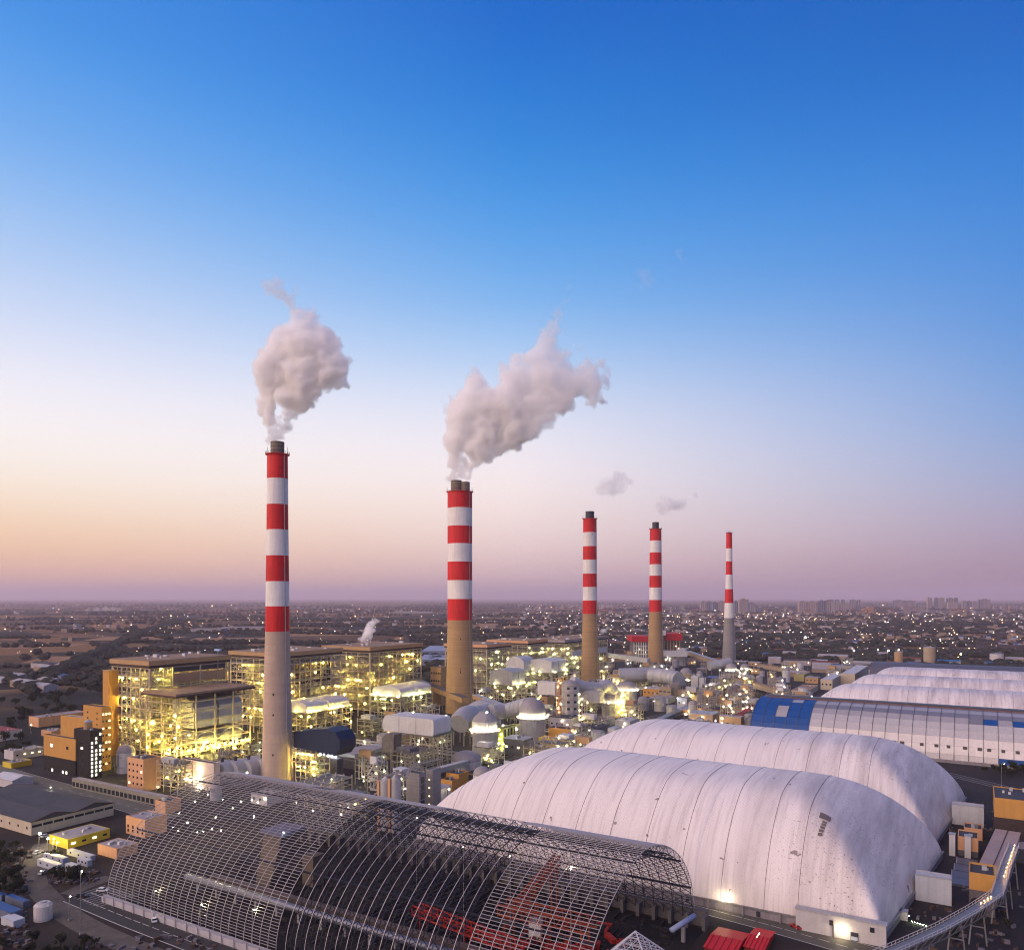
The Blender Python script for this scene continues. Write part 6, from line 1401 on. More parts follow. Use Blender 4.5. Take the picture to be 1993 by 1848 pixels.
# ------------------------------------------------------------------ lamp posts
def lamp_post(x, y, h, label, m=GLW, r=.5, group=None, arm=1.6):
    t_ = thing('lamp_post', label, 'lamp post', x, y, 0, group)
    bar('pole', t_, (x, y, 0), (x, y, h), .28, STEELM, shape='tube'); bar('arm', t_, (x, y, h), (x + arm, y - arm * .3, h + .3), .16, STEELM); lamp(t_, x + arm, y - arm * .3, h + .1, m, r); blk('base', t_, x - .4, x + .4, y - .4, y + .4, 0, .6, CONC_GREY)
    return t_
for px, py, h, lab in ((157, 1818, 22, 'tall lamp mast standing by the white cabins'), (103, 1670, 9, 'lamp post at the bend beside the floodlit gatehouse'), (135, 1790, 9, 'lamp post beside the access road above the drum tank'),
                       (300, 1785, 10, 'first lamp post along the shed road from the left'), (390, 1815, 10, 'second lamp post along the shed road, where it widens'), (491, 1845, 13, 'third lamp post along the shed road, at the bottom edge'), (97, 1562, 9, 'slim lamp post on the pale plant road above the warehouse')):
    lamp_post(*at(px, py), h, lab, GLW, .3)
lamp_post(*at(945, 1478), 34, 'thin tall lamp mast left of the nearest dome, in front of the absorbers', GLC, .4)
mp_ = lamp_post(*atd(1980 - 31, 470), 14, 'lamp post beside the overhead conveyor behind the second dome', GLA, .3)
for i, (px, py, m_, r_) in enumerate(((76, 1642, GLW, .9), (92, 1652, GLW, .8), (110, 1660, GLY, .5), (60, 1418, GLA, .6), (1566, 1250, GLC, 3.2), (1596, 1258, GLC, 1.6), (1660, 1282, GLC, 1.6), (1707, 1280, GLA, 1.6), (1727, 1282, GLC, 2.0), (1747, 1280, GLA, 1.6), (1868, 1290, GLA, 1.8))):
    lamp_post(*at(px, py + 8), 7 if i < 4 else 22, ['floodlight post before the yellow gatehouse, left', 'floodlight post before the yellow gatehouse, middle', 'floodlight post before the yellow gatehouse, right', 'amber lamp post beyond the long cream building', 'brilliant white floodlight mast in the town right of the farthest chimney', 'white floodlight mast just below the brilliant one', 'white floodlight mast among the low sheds',
        'left amber lamp of the gantry group above the dark sheds', 'white lamp in the middle of the gantry group', 'right amber lamp of the gantry group', 'amber lamp mast right of the buff tank'][i], m_, r_)
ylg = thing('light_mast', 'slender mast with a blue-white head standing before the nearest boiler house roof', 'lamp mast', *atd(424, 590)); x, y = atd(424, 590)
bar('pole', ylg, (x, y, 0), (x, y, zat(1266, 590)), .4, STEELM); MB().box(x - 3, x + 3, y - 1, y + 1, zat(1266, 590), zat(1262.5, 590)).build('lamp_head', mat('sky_blue_head', (.35, .5, .8), .4), ylg)

# ------------------------------------------------------------------ vehicles
def car(x, y, a, m, label, group='cars on the works roads'):
    t_ = thing('parked_car', label, 'car', x, y, 0, group); c_, s_ = math.cos(a), math.sin(a)
    def W(px, py): return (x + px * c_ - py * s_, y + px * s_ + py * c_)
    def hull(pr, hw, nm, mm):
        b = MB(); n = len(pr)
        b.v = [(*W(p, -hw), z) for p, z in pr] + [(*W(p, hw), z) for p, z in pr]; b.f = [tuple(range(n))[::-1], tuple(range(n, 2 * n))] + [(i, (i + 1) % n, (i + 1) % n + n, i + n) for i in range(n)]
        return b.build(nm, mm, t_)
    hull([(-2.2, .35), (2.2, .35), (2.25, .75), (1.2, .95), (-2.1, 1.0), (-2.25, .7)], .88, 'body', m)
    hull([(-1.9, .98), (1.1, .95), (.4, 1.45), (-1.4, 1.48)], .74, 'windows', GLASS); hull([(-1.45, 1.47), (.45, 1.44), (.3, 1.5), (-1.35, 1.52)], .72, 'roof', m)
    for q in (-1.4, 1.4):
        for s in (-.86, .86):
            b = MB(); p0 = Vector((*W(q, s - .1), .33)); p1 = Vector((*W(q, s + .1), .33)); b.tube([p0, p1], .33, 10); b.build('wheel', BLACKW, t_)
    return t_
CM = [mat('car_white', (.7, .7, .7), .3, noise=0), mat('car_silver', (.3, .31, .33), .3, .4, noise=0), mat('car_black', (.02, .02, .025), .3, noise=0), mat('car_red', (.35, .02, .02), .3, noise=0)]
for i, (px, py, a, k, lab) in enumerate(((200, 1734, .6, 0, 'white car in the small car park, nearest the shed'), (160, 1745, .6, 2, 'black car in the small car park'), (84, 1700, 2., 1, 'silver car on the access road beside the cabins'), (74, 1660, 1.9, 0, 'white car at the bend before the gatehouse'),
                                    (90, 1628, 1.5, 0, 'white car under the warehouse wall'), (300, 1792, 2.6, 0, 'white car on the shed road by a lamp post'), (1550, 1805, 2.65, 3, 'red car on the road below the nearest dome'))):
    car(*at(px, py), a, CM[k], lab)

# ------------------------------------------------------------------ works clutter between the big units
rg = random.Random(77)
def free(x0, x1, y0, y1, m_=1.5): return all(x1 + m_ < a or x0 - m_ > b_ or y1 + m_ < c_ or y0 - m_ > d_ for a, b_, c_, d_ in FP)
CH_ = [C1, C2, C3, C4, C5]
for c_ in CH_: FP.append((c_[1] - 16, c_[1] + 16, c_[2] - 16, c_[2] + 16))
def place(zone, w, l_, tries=60):
    for _ in range(tries):
        x, y = rg.uniform(zone[0], zone[1]), rg.uniform(zone[2], zone[3])
        if free(x, x + w, y, y + l_): FP.append((x, x + w, y, y + l_)); return x, y
    return None
ZN = [((-495, -240, 285, 420), 'below the lattice shed crown'), ((-452, -240, 420, 570), 'around the white duct casing'), ((-455, -235, 570, 760), 'between the absorbers'), ((-495, -240, 760, 1000), 'below the far boiler houses'), ((-520, -170, 1000, 1330), 'around the farthest chimneys'), ((-235, -165, 512, 900), 'behind the second dome')]
for zi, (z_, where) in enumerate(ZN):
    far = zi > 2
    for i in range(18 if far else 15):      # steel platforms with lamps
        w, l_, h = rg.uniform(8, 20), rg.uniform(8, 24), rg.uniform(7, 19); p = place(z_, w, l_)
        if not p: continue
        x, y = p; t_ = thing('pipe_platform', 'open steel platform with pipes and lamps ' + where, 'steel platform', x + w / 2, y + l_ / 2, 0, 'steel platforms ' + where)
        b = MB(); nx, ny = max(1, int(w / 6)), max(1, int(l_ / 6))
        for a in range(nx + 1):
            for c_ in range(ny + 1): b.beam((x + w * a / nx, y + l_ * c_ / ny, 0), (x + w * a / nx, y + l_ * c_ / ny, h + 1.2), .4)
        for z in np.arange(4, h + .1, 4): b.beam((x, y, z), (x + w, y, z), .35).beam((x + w, y, z), (x + w, y + l_, z), .35).beam((x, y + l_, z), (x + w, y + l_, z), .35)
        for c_ in range(ny): b.beam((x + w, y + l_ * c_ / ny, 4), (x + w, y + l_ * (c_ + 1) / ny, min(h, 8)), .25)
        b.build('frame', FRAMEY if rg.random() < .5 else STEELP, t_, kind='stuff'); MB().box(x, x + w, y, y + l_, h - .2, h).build('deck', GRATE, t_)
        b = MB(); pipes(b, x, x + w, y, y + l_, .5, h + 2.5, 46, rg, (.15, .9)); b.build('pipework', rg.choice((PIPEY, CLAD, STEELM)), t_, kind='stuff')
        top = 'a bare deck'
        if rg.random() < .6:
            q = rg.uniform(.2, .6); cm_, cw_ = rg.choice(((CLAD, 'grey'), (CLADP, 'white'), (TAN, 'tan'), (CLADD, 'dark'))); top = 'a ' + cw_ + ' box on its deck'
            MB().box(x + w * .15, x + w * .75, y + l_ * .1, y + l_ * q, h, h + rg.uniform(2, 5)).build('casing', cm_, t_)
        t_['label'] = ('tall ' if h > 14.5 else 'low ' if h < 10 else '') + ('narrow ' if w < 11 else 'wide ' if w > 16 else '') + 'steel platform with ' + top + ' ' + where
        for k in range(rg.randint(2, 6)): lamp(t_, x + rg.uniform(0, w), y - .3 if rg.random() < .5 else y + rg.uniform(0, l_), rg.uniform(2, h + 1.5), rg.choice((GLY, GLG, GLW, GLW)) if zi < 4 else rg.choice((GLW, GLA, GLC)), .26 + .12 * far)
    for i in range(13 if far else 8):
        w, l_, h = rg.uniform(6, 22), rg.uniform(6, 26), rg.uniform(4, 12); p = place(z_, w, l_)
        if not p: continue
        x, y = p; ci = rg.randrange(4 if zi == 0 else 5); t_ = thing('service_building', ('long ' if l_ > 18 else 'small ' if w * l_ < 110 else '') + ('tall ' if h > 9 else '') + ['grey', 'pale', 'tan', 'dark', 'ochre'][ci] + ' flat-roofed service building ' + where, 'building', x + w / 2, y + l_ / 2, 0, 'service buildings ' + where)
        MB().box(x, x + w, y, y + l_, 0, h).build('wall', [CLAD, WALLW, TAN, CLADD, OCHRE][ci], t_); MB().box(x - .3, x + w + .3, y - .3, y + l_ + .3, h, h + .5).build('roof', rg.choice((ROOFG, ROOFP, CLAD)), t_)
        for k in range(int(w / 5)): blk('window', t_, x + 1.5 + k * 5, x + 3.3 + k * 5, y - .08, y + .1, h * .45, h * .45 + 1.4, WINLIT if rg.random() < .3 else GLASS)
        if rg.random() < .6: lamp(t_, x + w * rg.random(), y - .5, h * .8, GLW, .3)
        for k in range(3): a, c_ = x + rg.uniform(1, w - 2), y + rg.uniform(1, l_ - 2); blk('roof_unit', t_, a, a + 1.6, c_, c_ + 1.6, h + .5, h + rg.uniform(1, 2.4), STEELM)
    for i in range(8 if far else 5):
        r = rg.uniform(2.5, 6.5); p = place(z_, 2 * r, 2 * r)
        if not p: continue
        x, y = p[0] + r, p[1] + r; h = rg.uniform(6, 16); t_ = thing('process_tank', ('tall ' if h > 12 else 'low ' if h < 9 else '') + ('fat ' if r > 5 else 'slim ' if r < 3.5 else '') + 'grey round process tank ' + where, 'tank', x, y, 0, 'process tanks ' + where)
        smooth_by_angle(MB().cyl(x, y, r, 0, h, 24).build('shell', rg.choice((CLAD, CLADP, GB)), t_)); smooth_by_angle(MB().dome(x, y, r, h, r * rg.choice((.25, .9)), 24).build('dome_cap', MATS['cap_grey'], t_))
        b = MB(); pipes(b, x - r, x + r, y - r - 1, y - r, 0, h + 1, 8, rg, (.2, .5)); b.build('side_piping', STEELM, t_)
    for i in range(12 if far else 8):
        p = place(z_, 1, 1)
        if p: lamp_post(p[0], p[1], rg.uniform(8, 13), 'works lamp post ' + where, rg.choice((GLW, GLW, GLC, GLA)), .36 + .16 * far, 'works lamp posts ' + where)
for i, (v, u0, u1) in enumerate(((432, -455, -300), (546, -450, -250), (742, -490, -300), (860, -490, -260))):
    t_ = thing('pipe_rack', ['long pipe rack crossing the works behind the nearest chimney', 'long pipe rack crossing between the white duct casing and the absorbers', 'long pipe rack behind the two-flue chimney', 'long pipe rack at the foot of the far boiler houses'][i], 'pipe rack', (u0 + u1) / 2, v)
    for u in np.arange(u0, u1, 9): 
        for q in (-2, 2): bar('post', t_, (u, v + q, 0), (u, v + q, 9), .4, STEELP)
        bar('crosspiece', t_, (u, v - 2.4, 7), (u, v + 2.4, 7), .35, STEELP); bar('crosspiece', t_, (u, v - 2.4, 9), (u, v + 2.4, 9), .35, STEELP)
    for q, r in ((-1.6, .35), (-.6, .5), (.7, .3), (1.6, .4)): bar('pipe', t_, (u0, v + q, 7.2 + r), (u1, v + q, 7.2 + r), 2 * r, rg.choice((PIPEY, CLAD, CLADP)), shape='tube')
    for q in (-1.2, .4, 1.5): bar('pipe', t_, (u0, v + q, 9.5), (u1, v + q, 9.5), .6, rg.choice((PIPEY, CLAD)), shape='tube')
    for u in np.arange(u0 + 6, u1, 22): lamp(t_, u, v - 2.6, 9.6, GLW, .35)

# ------------------------------------------------------------------ trees near the works
LEAF = mat('dark_leaves', (.035, .040, .022), .9, noise=.6, scale=.5); BARK = mat('bark', (.06, .045, .035), .9)
def crown_mesh(seed, r, h, n):
    rg_ = random.Random(seed); b = MB()
    cl = [(rg_.gauss(0, r * .42), rg_.gauss(0, r * .42), h * (.45 + .45 * rg_.random()), r * rg_.uniform(.28, .5)) for _ in range(11)]
    for _ in range(n):
        cx, cyy, cz, cr = rg_.choice(cl); d = Vector((rg_.gauss(0, 1), rg_.gauss(0, 1), rg_.gauss(0, .8))).normalized() * cr * rg_.uniform(.6, 1.05)
        p = Vector((cx, cyy, cz)) + d; a = Vector((rg_.gauss(0, 1), rg_.gauss(0, 1), rg_.gauss(0, 1))).normalized() * .42; c_ = a.cross(Vector((rg_.gauss(0, 1), rg_.gauss(0, 1), rg_.gauss(0, 1)))).normalized() * .42
        b.add([tuple(p - a), tuple(p + c_), tuple(p + a), tuple(p - c_)], [(0, 1, 2, 3)])
    me = bpy.data.meshes.new('crown'); me.from_pydata(b.v, [], b.f); me.materials.append(LEAF); return me
def trunk_mesh(h, seed):
    rg_ = random.Random(seed); b = MB(); b.tube([(0, 0, 0), (.1, .05, h * .3), (.2, 0, h * .62)], .3, 7, [.34, .24, .12])
    for k in range(5): a = rg_.uniform(0, 6.28); b.tube([(.1, .05, h * (.25 + .06 * k)), (math.cos(a) * 1.8, math.sin(a) * 1.8, h * (.5 + .07 * k))], .1, 5, [.14, .05])
    me = bpy.data.meshes.new('trunk'); me.from_pydata(b.v, [], b.f); me.materials.append(BARK); return me
VAR = [(crown_mesh(k, r, h, 620), trunk_mesh(h, k)) for k, (r, h) in enumerate(((3.2, 8), (4.2, 10), (2.6, 9), (3.8, 7)))]
def tree(x, y, k, s, label, group):
    t_ = thing('broadleaf_tree', label, 'tree', x, y, 0, group); t_.rotation_euler = (0, 0, rg.uniform(0, 6.28)); t_.scale = (s, s, s * rg.uniform(.85, 1.15))
    for nm, me in (('crown', VAR[k][0]), ('trunk', VAR[k][1])): o = bpy.data.objects.new(nm, me); COL.objects.link(o); o.parent = t_
def grove(n, pxr, pyr, label, group, s=(.7, 1.3)):
    for _ in range(n): x, y = at(rg.uniform(*pxr), rg.uniform(*pyr)); tree(x, y, rg.randrange(4), rg.uniform(*s), label, group)
grove(30, (-20, 46), (1650, 1745), 'dark tree in the thicket left of the access road bend', 'thicket by the bend', (.35, .65))
grove(36, (-20, 190), (1838, 1890), 'dark tree along the bottom left edge of the picture', 'trees at the bottom left', (.3, .6))
grove(10, (200, 420), (1868, 1900), 'dark bushy tree under the shed road at the bottom edge', 'trees under the shed road', (.25, .45))
grove(9, (100, 160), (1705, 1722), 'low dark tree just below the white cabins', 'trees by the cabins', (.4, .7))
grove(26, (-10, 240), (1345, 1395), 'dark tree in the belt beyond the cream stores at the left', 'tree belt behind the works', (.8, 1.5))
grove(12, (0, 60), (1395, 1480), 'tree between the small buildings at the left edge', 'trees at the left edge', (.7, 1.1))
grove(4, (93, 112), (1663, 1672), 'small rounded green tree lit by the gatehouse floodlights', 'trees by the gatehouse', (.35, .5))
grove(14, (1900, 2010), (1500, 1512), 'dark tree in the strip below the blue and grey barrel shed', 'trees under the barrel shed', (.5, .8))
grove(8, (1840, 1960), (1780, 1845), 'dark shrub-like tree on the plot below the curved conveyor', 'trees below the curved conveyor', (.3, .5))

# ------------------------------------------------------------------ farmland, villages and towns
rg = random.Random(123)
def icos(b, x, y, z, rx, ry, rz):
    g_ = UNIT_BALL; k = len(b.v)
    for vx, vy, vz in g_[0]: j = rg.uniform(.75, 1.25); b.v.append((x + vx * rx * j, y + vy * ry * j, max(0, z + vz * rz * j)))
    b.f.extend([tuple(i + k for i in f) for f in g_[1]])
ub = unit(BARK, 'ball'); UNIT_BALL = ([tuple(v.co) for v in ub.vertices], [tuple(p.vertices) for p in ub.polygons])
DK = mat('distant_foliage', (.028, .032, .024), .95, noise=.5, scale=.02)
def wedge(d0, d1, lat=.72):
    d = math.exp(rg.uniform(math.log(d0), math.log(d1))); return d, rg.uniform(-lat, lat) * d
def pos(d, xr): return (FU * d + RU * xr, FV * d + RV * xr)
def inplant(x, y): return -640 < x < 340 and 200 < y < 1420 and not (x < -560 and y < 250)
b = MB(); n_ = 0
for _ in range(330):       # hedgerows and belts
    d, xr = wedge(900, 16000); L_ = rg.uniform(60, 420) * (1 + d / 3000); an = rg.choice((.08, .12, -.25, -.9, .3)) + rg.gauss(0, .08); st_ = max(9, d / 190)
    for q in range(int(L_ / st_)):
        dd_, xx_ = d + math.sin(an) * q * st_ + rg.gauss(0, d * .004), xr + math.cos(an) * q * st_; x, y = pos(dd_, xx_)
        if inplant(x, y): continue
        s_ = rg.uniform(3., 6.5) * (1 + d / 9000); icos(b, x, y, s_ * .7, s_ * 1.5, s_ * 1.3, s_); n_ += 1
for _ in range(210):        # woods and village greenery, thicker on the town side
    d, xr = wedge(1150, 9000); 
    if xr < .1 * d and rg.random() < .8: continue
    w_, h_ = rg.uniform(60, 260), rg.uniform(20, 70)
    for q in range(26):
        x, y = pos(d + rg.gauss(0, h_), xr + rg.gauss(0, w_))
        if inplant(x, y): continue
        s_ = rg.uniform(4, 8); icos(b, x, y, s_ * .7, s_ * 1.6, s_ * 1.4, s_)
for q in range(520):        # avenue along the highway
    t_ = q / 520; px = 100 + 250 * t_ + rg.gauss(0, 3); py = np.interp(100 + 250 * t_, (100, 200, 255, 350), (1322, 1271, 1243, 1212)) + rg.gauss(0, 2.2) - 1; x, y = at(px, py); s_ = rg.uniform(5, 9); icos(b, x, y, s_ * .7, s_ * 1.3, s_ * 1.3, s_)
tag(b.build('tree_belts', DK), 'dark hedgerows and woods across the farmland behind the works', 'woodland', kind='stuff')
# houses: one mesh per kind, walls and roof in one
HW = [mat('house_wall_pale', (.36, .32, .33), .8, noise=.2, scale=.1), mat('house_wall_buff', (.27, .20, .15), .8, noise=.2, scale=.1), mat('house_wall_grey', (.22, .21, .23), .8, noise=.2, scale=.1)]
HR = [mat('house_roof_dark', (.06, .05, .06), .8), mat('house_roof_red', (.16, .05, .04), .8), mat('house_roof_pale', (.35, .33, .35), .7), mat('house_roof_blue', (.03, .11, .28), .6)]
def house_parts(w, l_, h):
    return ([(-w, -l_, 0), (w, -l_, 0), (w, l_, 0), (-w, l_, 0), (-w, -l_, h), (w, -l_, h), (w, l_, h), (-w, l_, h), (-w, 0, h * 1.35), (w, 0, h * 1.35)],
            [(0, 1, 5, 4), (1, 2, 6, 9, 5), (2, 3, 7, 6), (3, 0, 4, 8, 7)], [(4, 5, 9, 8), (8, 9, 6, 7)])
HM = []
for k, (w, l_, h) in enumerate(((6, 5, 6), (9, 5, 7), (12, 7, 6), (5, 5, 9), (20, 9, 7), (30, 12, 8))):
    vs, fw, fr2 = house_parts(w, l_, h); me = bpy.data.meshes.new('house'); me.from_pydata(vs, [], fw + fr2); me.materials.append(HW[k % 3]); me.materials.append(HR[(k * 3 + 1) % 4 if k > 3 else k % 4])
    for i, p in enumerate(me.polygons): p.material_index = 1 if i >= len(fw) else 0
    HM.append(me)
cl = []
for _ in range(60): d, xr = wedge(2600, 9000, .68); cl.append((d, xr))
for _ in range(46): d = math.exp(rg.uniform(math.log(1500), math.log(5200))); cl.append((d, rg.uniform(.05, .70) * d))
nh = 0; seen = []
for _ in range(2400):
    if nh >= 250: break
    d, xr = rg.choice(cl[60:] + cl[:6]); dd_, xx_ = d + rg.gauss(0, d * .02), xr + rg.gauss(0, d * .03); x, y = pos(dd_, xx_)
    if inplant(x, y) or dd_ > 2900 or dd_ < 1150: continue
    k = rg.randrange(4); o = bpy.data.objects.new('village_house', HM[k]); COL.objects.link(o); o.location = (x, y, 0); o.rotation_euler = (0, 0, .25 + rg.choice((0, math.pi / 2)) + rg.gauss(0, .1)); nh += 1
    tag(o, 'small village house among dark trees on the plain behind the works', 'house', 'village houses on the plain')
for k in range(46):     # bigger sheds and workshops round the works
    for _ in range(40):
        px, py = (rg.uniform(1490, 1720), rg.uniform(1272, 1322)) if k < 28 else (rg.uniform(0, 130), rg.uniform(1298, 1345)) if k < 38 else (rg.uniform(1760, 1990), rg.uniform(1290, 1300))
        x, y = at(px, py)
        if free(x - 26, x + 26, y - 12, y + 12, 0): break
    FP.append((x - 22, x + 22, y - 10, y + 10)); vs, fw, fr2 = house_parts(rg.uniform(10, 26), rg.uniform(7, 12), rg.uniform(5, 9)); me = bpy.data.meshes.new('workshop'); me.from_pydata(vs, [], fw + fr2); me.materials.append(rg.choice(HW)); ri_ = rg.choice((0, 1, 2, 3, 0, 2)); me.materials.append(HR[ri_])
    for i, p in enumerate(me.polygons): p.material_index = 1 if i >= len(fw) else 0
    o = bpy.data.objects.new('workshop', me); COL.objects.link(o); o.location = (x, y, 0); o.rotation_euler = (0, 0, rg.choice((0, 0, .1)))
    tag(o, ['dark', 'red', 'pale', 'blue'][ri_] + '-roofed low workshop ' + ('in the dark yards left of the far domes' if k < 28 else 'in the lots beyond the tree belt at the left' if k < 38 else 'behind the grey barrel hall at the right'), 'workshop', 'workshops ' + ('left of the far domes' if k < 28 else 'at the left' if k < 38 else 'behind the grey hall'))
def many(name, label, n, d0, d1, mwall, side, cat='houses'):
    b = MB(); 
    for _ in range(n):
        if rg.random() < .75: d, xr = rg.choice(cl[60:]) if rg.random() < side else rg.choice(cl[:60]); d, xr = d + rg.gauss(0, d * .03), xr + rg.gauss(0, d * .06)
        else: d, xr = wedge(d0, d1); xr = abs(xr) if rg.random() < .75 else xr
        if d < d0: d = d0 + rg.random() * (d1 - d0)
        x, y = pos(d, xr)
        if inplant(x, y): continue
        s_ = (1 + d / 9000); b.rbox(x, y, rg.uniform(8, 24) * s_, rg.uniform(7, 12) * s_, 0, rg.uniform(4, 10) * s_, rg.choice((.25, 1.8)) + rg.gauss(0, .1))
    tag(b.build(name, mwall), label, cat, kind='stuff')
many('distant_houses', 'many pale houses spread over the plain towards the horizon', 560, 2400, 12000, HW[0], .86)
many('distant_low_houses', 'many buff and grey houses spread over the plain', 620, 1900, 9000, HW[1], .9)
many('distant_dark_roofs', 'dark-roofed houses mixed into the far villages', 900, 1500, 6000, HR[0], .85)
def lights(name, label, n, m, d0, d1, side, r0):
    b = MB()
    for _ in range(n):
        if rg.random() < side: d, xr = rg.choice(cl[60:]) if rg.random() < .8 else (wedge(1500, 5000)); d, xr = d + rg.gauss(0, d * .06), xr + rg.gauss(0, d * .06)
        else: d, xr = wedge(d0, d1)
        if d < 1250: continue
        x, y = pos(d, xr)
        if inplant(x, y): continue
        r = r0 * d / 2000 * rg.choice((.5, .6, .7, 1., 1.5)); z = rg.uniform(5, 11); k = len(b.v); b.v += [(x + vx * r, y + vy * r, z + vz * r) for vx, vy, vz in UNIT_BALL[0]]; b.f.extend([tuple(i + k for i in f) for f in UNIT_BALL[1]])
    tag(b.build(name, m), label, 'lights', kind='stuff')
lights('warm_town_lights', 'warm street and window lights across the plain', 620, glow('town_glow_warm', (1., .72, .40), 9, False), 1500, 12000, .8, .75)
lights('white_town_lights', 'white street and window lights across the plain', 330, glow('town_glow_white', (1., .90, .82), 8, False), 1500, 9000, .8, .7)
lights('amber_town_lights', 'orange lamps across the plain', 150, glow('town_glow_amber', (1., .45, .15), 9, False), 1400, 12000, .5, .8)
hl_ = MB()
for k in range(34): 
    px = rg.choice((rg.uniform(160, 260), rg.uniform(283, 310), rg.uniform(283, 310))); py = float(np.interp(px, (160, 200, 255, 330), (1285, 1268, 1240, 1212))) + rg.gauss(0, .4); x, y = at(px, py); icos(hl_, x, y, 2, .9, .9, .9)
tag(hl_.build('headlights', MATS['town_glow_warm']), 'string of car lights on the tree-lined road through the fields', 'lights', kind='stuff')
# town of high-rises on the right of the horizon
TW = [mat('tower_beige', (.44, .33, .29), .8, noise=.25, scale=.05, streak=.6), mat('tower_blue', (.06, .10, .20), .6, noise=.3, scale=.05, streak=.5), mat('tower_grey', (.24, .21, .25), .8, noise=.25, scale=.05, streak=.55), mat('tower_orange', (.42, .22, .13), .8, noise=.2, scale=.05, streak=.4)]
def highrise(px0, px1, yt, yb, k, lab):
    d = FPX * CAM_H / (yb - HY); a, b_ = atd(px0, d), atd(px1, d); w = (Vector(b_) - Vector(a)).length; c_ = (Vector(a) + Vector(b_)) / 2; h = zat(yt, d)
    t_ = thing('apartment_tower', lab, 'high-rise', c_.x, c_.y, 0, 'apartment towers on the horizon'); an = math.atan2(RV, RU)
    MB().rbox(c_.x, c_.y, w, min(30, w * .7), 0, h, an).build('wall', TW[k], t_); MB().rbox(c_.x, c_.y, w * .4, 9, h, h + 6, an).build('roof_block', TW[2], t_)
    n = max(2, int(w / 14)); bb_ = MB()
    for i in range(n): p = Vector(a).lerp(Vector(b_), (i + .5) / n) - Vector((FU, FV)) * (min(30, w * .7) / 2 + .8); bb_.rbox(p.x, p.y, w / n * .5, 1.6, 3, h - 2, an)
    bb_.build('balcony_stack', TW[(k + 2) % 3] if k != 3 else TW[3], t_)
ORD = 'first second third fourth fifth sixth seventh eighth ninth tenth eleventh twelfth thirteenth fourteenth fifteenth sixteenth seventeenth eighteenth nineteenth twentieth'.split(); ORD += ['twenty-' + o_ for o_ in ORD[:9]] + ['thirtieth'] + ['thirty-' + o_ for o_ in ORD[:9]]
G5 = lambda a, b_, c_, e: (1175 + a * .2359, 1175 + b_ * .2359, 1135.9 + c_ * .2359, 1135.9 + e * .2359)
G7 = lambda a, b_, c_, e: (1488.5 + a * .2531, 1488.5 + b_ * .2531, 1135.9 + c_ * .2531, 1135.9 + e * .2531)
for g_, lst in ((G5, ((795, 845, 145, 224, 0), (848, 890, 146, 224, 2), (893, 938, 150, 228, 2), (942, 1000, 145, 228, 0), (1075, 1108, 142, 234, 2), (1114, 1190, 126, 236, 0), (1196, 1242, 157, 240, 1), (1246, 1300, 198, 242, 2), (637, 660, 174, 220, 0), (592, 633, 184, 218, 2))),
                (G7, ((258, 324, 137, 222, 0), (331, 400, 137, 222, 0), (409, 462, 130, 222, 2), (465, 514, 126, 222, 1), (498, 527, 122, 190, 1), (520, 575, 156, 208, 0), (540, 570, 122, 188, 1), (583, 655, 152, 208, 0), (588, 612, 122, 188, 2), (657, 694, 122, 190, 1), (690, 735, 166, 208, 2), (708, 737, 124, 190, 1),
                      (748, 782, 190, 233, 3), (787, 832, 176, 233, 3), (990, 1070, 126, 180, 1), (1076, 1157, 130, 180, 1), (1056, 1130, 174, 228, 0), (1134, 1222, 180, 228, 0), (1172, 1240, 152, 190, 1), (1247, 1280, 106, 188, 0), (1306, 1328, 107, 188, 2), (1340, 1376, 107, 188, 0), (1402, 1450, 110, 188, 1), (1405, 1440, 142, 190, 0), (1445, 1480, 140, 190, 0), (1460, 1481, 108, 188, 2),
                      (1515, 1550, 131, 188, 0), (1555, 1585, 133, 188, 2), (1590, 1640, 137, 188, 0), (1648, 1728, 118, 188, 1), (1757, 1775, 166, 198, 0), (1780, 1800, 168, 198, 2), (1812, 1840, 170, 200, 0), (1876, 1896, 166, 198, 0), (1934, 1950, 172, 200, 2), (1972, 1990, 172, 200, 0)))):
    for n_, (a_, b_, c_, e_, k_) in enumerate(sorted(lst)):
        highrise(*g_(a_, b_, c_, e_), k_, ORD[n_] + ' from the left, ' + ['beige', 'blue-dark', 'grey', 'orange-brown'][k_] + ' apartment tower on the horizon ' + ('by the farthest chimney' if g_ is G5 else 'of the right skyline'))
for _ in range(64):
    px = rg.choice((rg.uniform(1165, 1215), rg.uniform(1215, 1260), rg.uniform(1305, 1360), rg.uniform(1560, 1980))); py = rg.uniform(1190, 1196); d = FPX * CAM_H / (py - HY); x, y = atd(px, d); o = bpy.data.objects.new('apartment_slab', HM[4 + rg.randrange(2)]); COL.objects.link(o)
    o.location = (x, y, 0); o.scale = (1.1, 1.4, rg.uniform(1.8, 3.6)); o.rotation_euler = (0, 0, math.atan2(RV, RU) + rg.choice((0, .3)))
    tag(o, 'pale walk-up apartment block in the town strip under the horizon', 'apartment block', 'apartment blocks in the town strip')
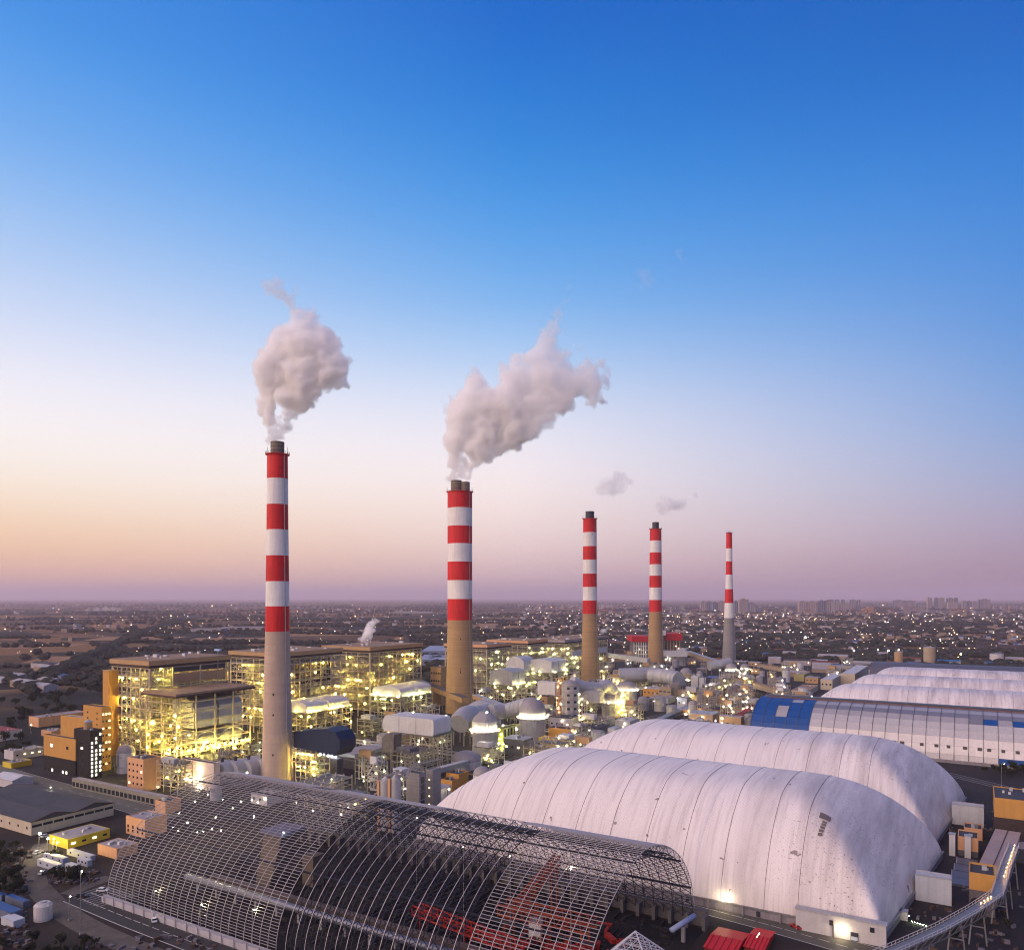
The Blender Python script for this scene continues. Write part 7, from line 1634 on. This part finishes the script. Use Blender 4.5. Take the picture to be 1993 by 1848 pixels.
# large pale sheds and ponds on the plain
for (px0, px1, yb, yt, dep, m_, nm, lab) in ((371, 430, 1229, 1222, 60, HW[0], 'white_shed', 'long white roofed shed in the fields left of the nearest chimney'), (432, 512, 1225, 1219, 60, HW[0], 'white_shed', 'second long white shed adjoining the first in the fields'), (812, 872, 1294, 1280, 110, mat('steel_blue_roof', (.22, .27, .42), .5, noise=.25, scale=.02), 'blue_roof_hall', 'broad pale-blue roofed hall behind the two-flue chimney'),
                                  (765, 838, 1193, 1189, 200, HW[0], 'white_shed', 'white greenhouse-like sheds far off above the steam'), (820, 870, 1276, 1268, 160, MATS['steel_blue_roof'] if 'steel_blue_roof' in MATS else HW[0], 'blue_roof_hall', 'second pale-blue roof farther back behind the two-flue chimney')):
    t_ = thing(nm, lab, 'shed', *atd(px0, FPX * CAM_H / (yb - HY))); d = FPX * CAM_H / (yb - HY); mass(px0, px1, d, dep, 0, 9, m_, t_, 'wall'); mass(px0 - .5, px1 + .5, d - 2, dep + 4, 9, 10, m_, t_, 'roof')
fieldm = mat('pale_stubble', (.31, .175, .085), .95, noise=.3, scale=.01)
for (px0, px1, y0, y1) in ((40, 160, 1290, 1276), (0, 120, 1262, 1252), (350, 520, 1250, 1240), (160, 330, 1246, 1238), (760, 880, 1250, 1238), (930, 1010, 1222, 1212), (1215, 1370, 1268, 1252), (1420, 1560, 1262, 1246), (1440, 1590, 1236, 1228), (540, 700, 1238, 1228), (1290, 1480, 1288, 1276)):
    q = [at(px0, y0), at(px1, y0 - 2), at(px1 + (px1 - HX) * -.06, y1), at(px0 + (px0 - HX) * -.05, y1 + 1)]; b = MB().add([(x, y, .05) for x, y in q], [(0, 1, 2, 3)]); struct('stubble_field', b, fieldm)
# low smoke drifting over the far left fields
plume('ground_smoke', 'low pale smoke bank drifting over the far fields at the left', 6800, [(232, 1186, 7, 0), (220, 1185, 8, 0), (205, 1185, 9, 0), (188, 1187, 9, 0), (170, 1190, 8, 0), (150, 1192, 7, 0), (128, 1194, 6, 0), (105, 1195, 5, 0), (80, 1196, 5, 0)], smoke_material('ground_smoke_air', .010, 0, 200, .5, .006), 12, 3, 'smoke', seed=12, n_small=5)

# stores and debris on the rough ground at the lower corners
rg = random.Random(41)
DB = [mat('debris_grey', (.16, .15, .17), .8, noise=.4, scale=.4), mat('debris_blue', (.03, .08, .2), .7, noise=.3, scale=.4), mat('debris_brown', (.10, .06, .045), .9, noise=.4, scale=.4)]
for m_, nm, lab, zones in ((DB[0], 'yard_debris', 'grey crates and scrap strewn over the rough yards at the lower corners', 3), (DB[2], 'earth_heaps', 'brown heaps and boards on the rough yards at the lower corners', 3)):
    b = MB()
    for k in range(230):
        px, py = rg.choice(((rg.uniform(0, 60), rg.uniform(1640, 1850)), (rg.uniform(95, 190), rg.uniform(1695, 1720)), (rg.uniform(150, 420), rg.uniform(1822, 1900)), (rg.uniform(1760, 1990), rg.uniform(1700, 1870)), (rg.uniform(1840, 1990), rg.uniform(1560, 1620))))
        x, y = at(px, py); b.rbox(x, y, rg.uniform(.4, 2.6), rg.uniform(.3, 1.4), .02, rg.uniform(.2, 1.3), rg.uniform(0, 3.1))
    tag(b.build(nm, m_), lab, 'debris', kind='stuff')
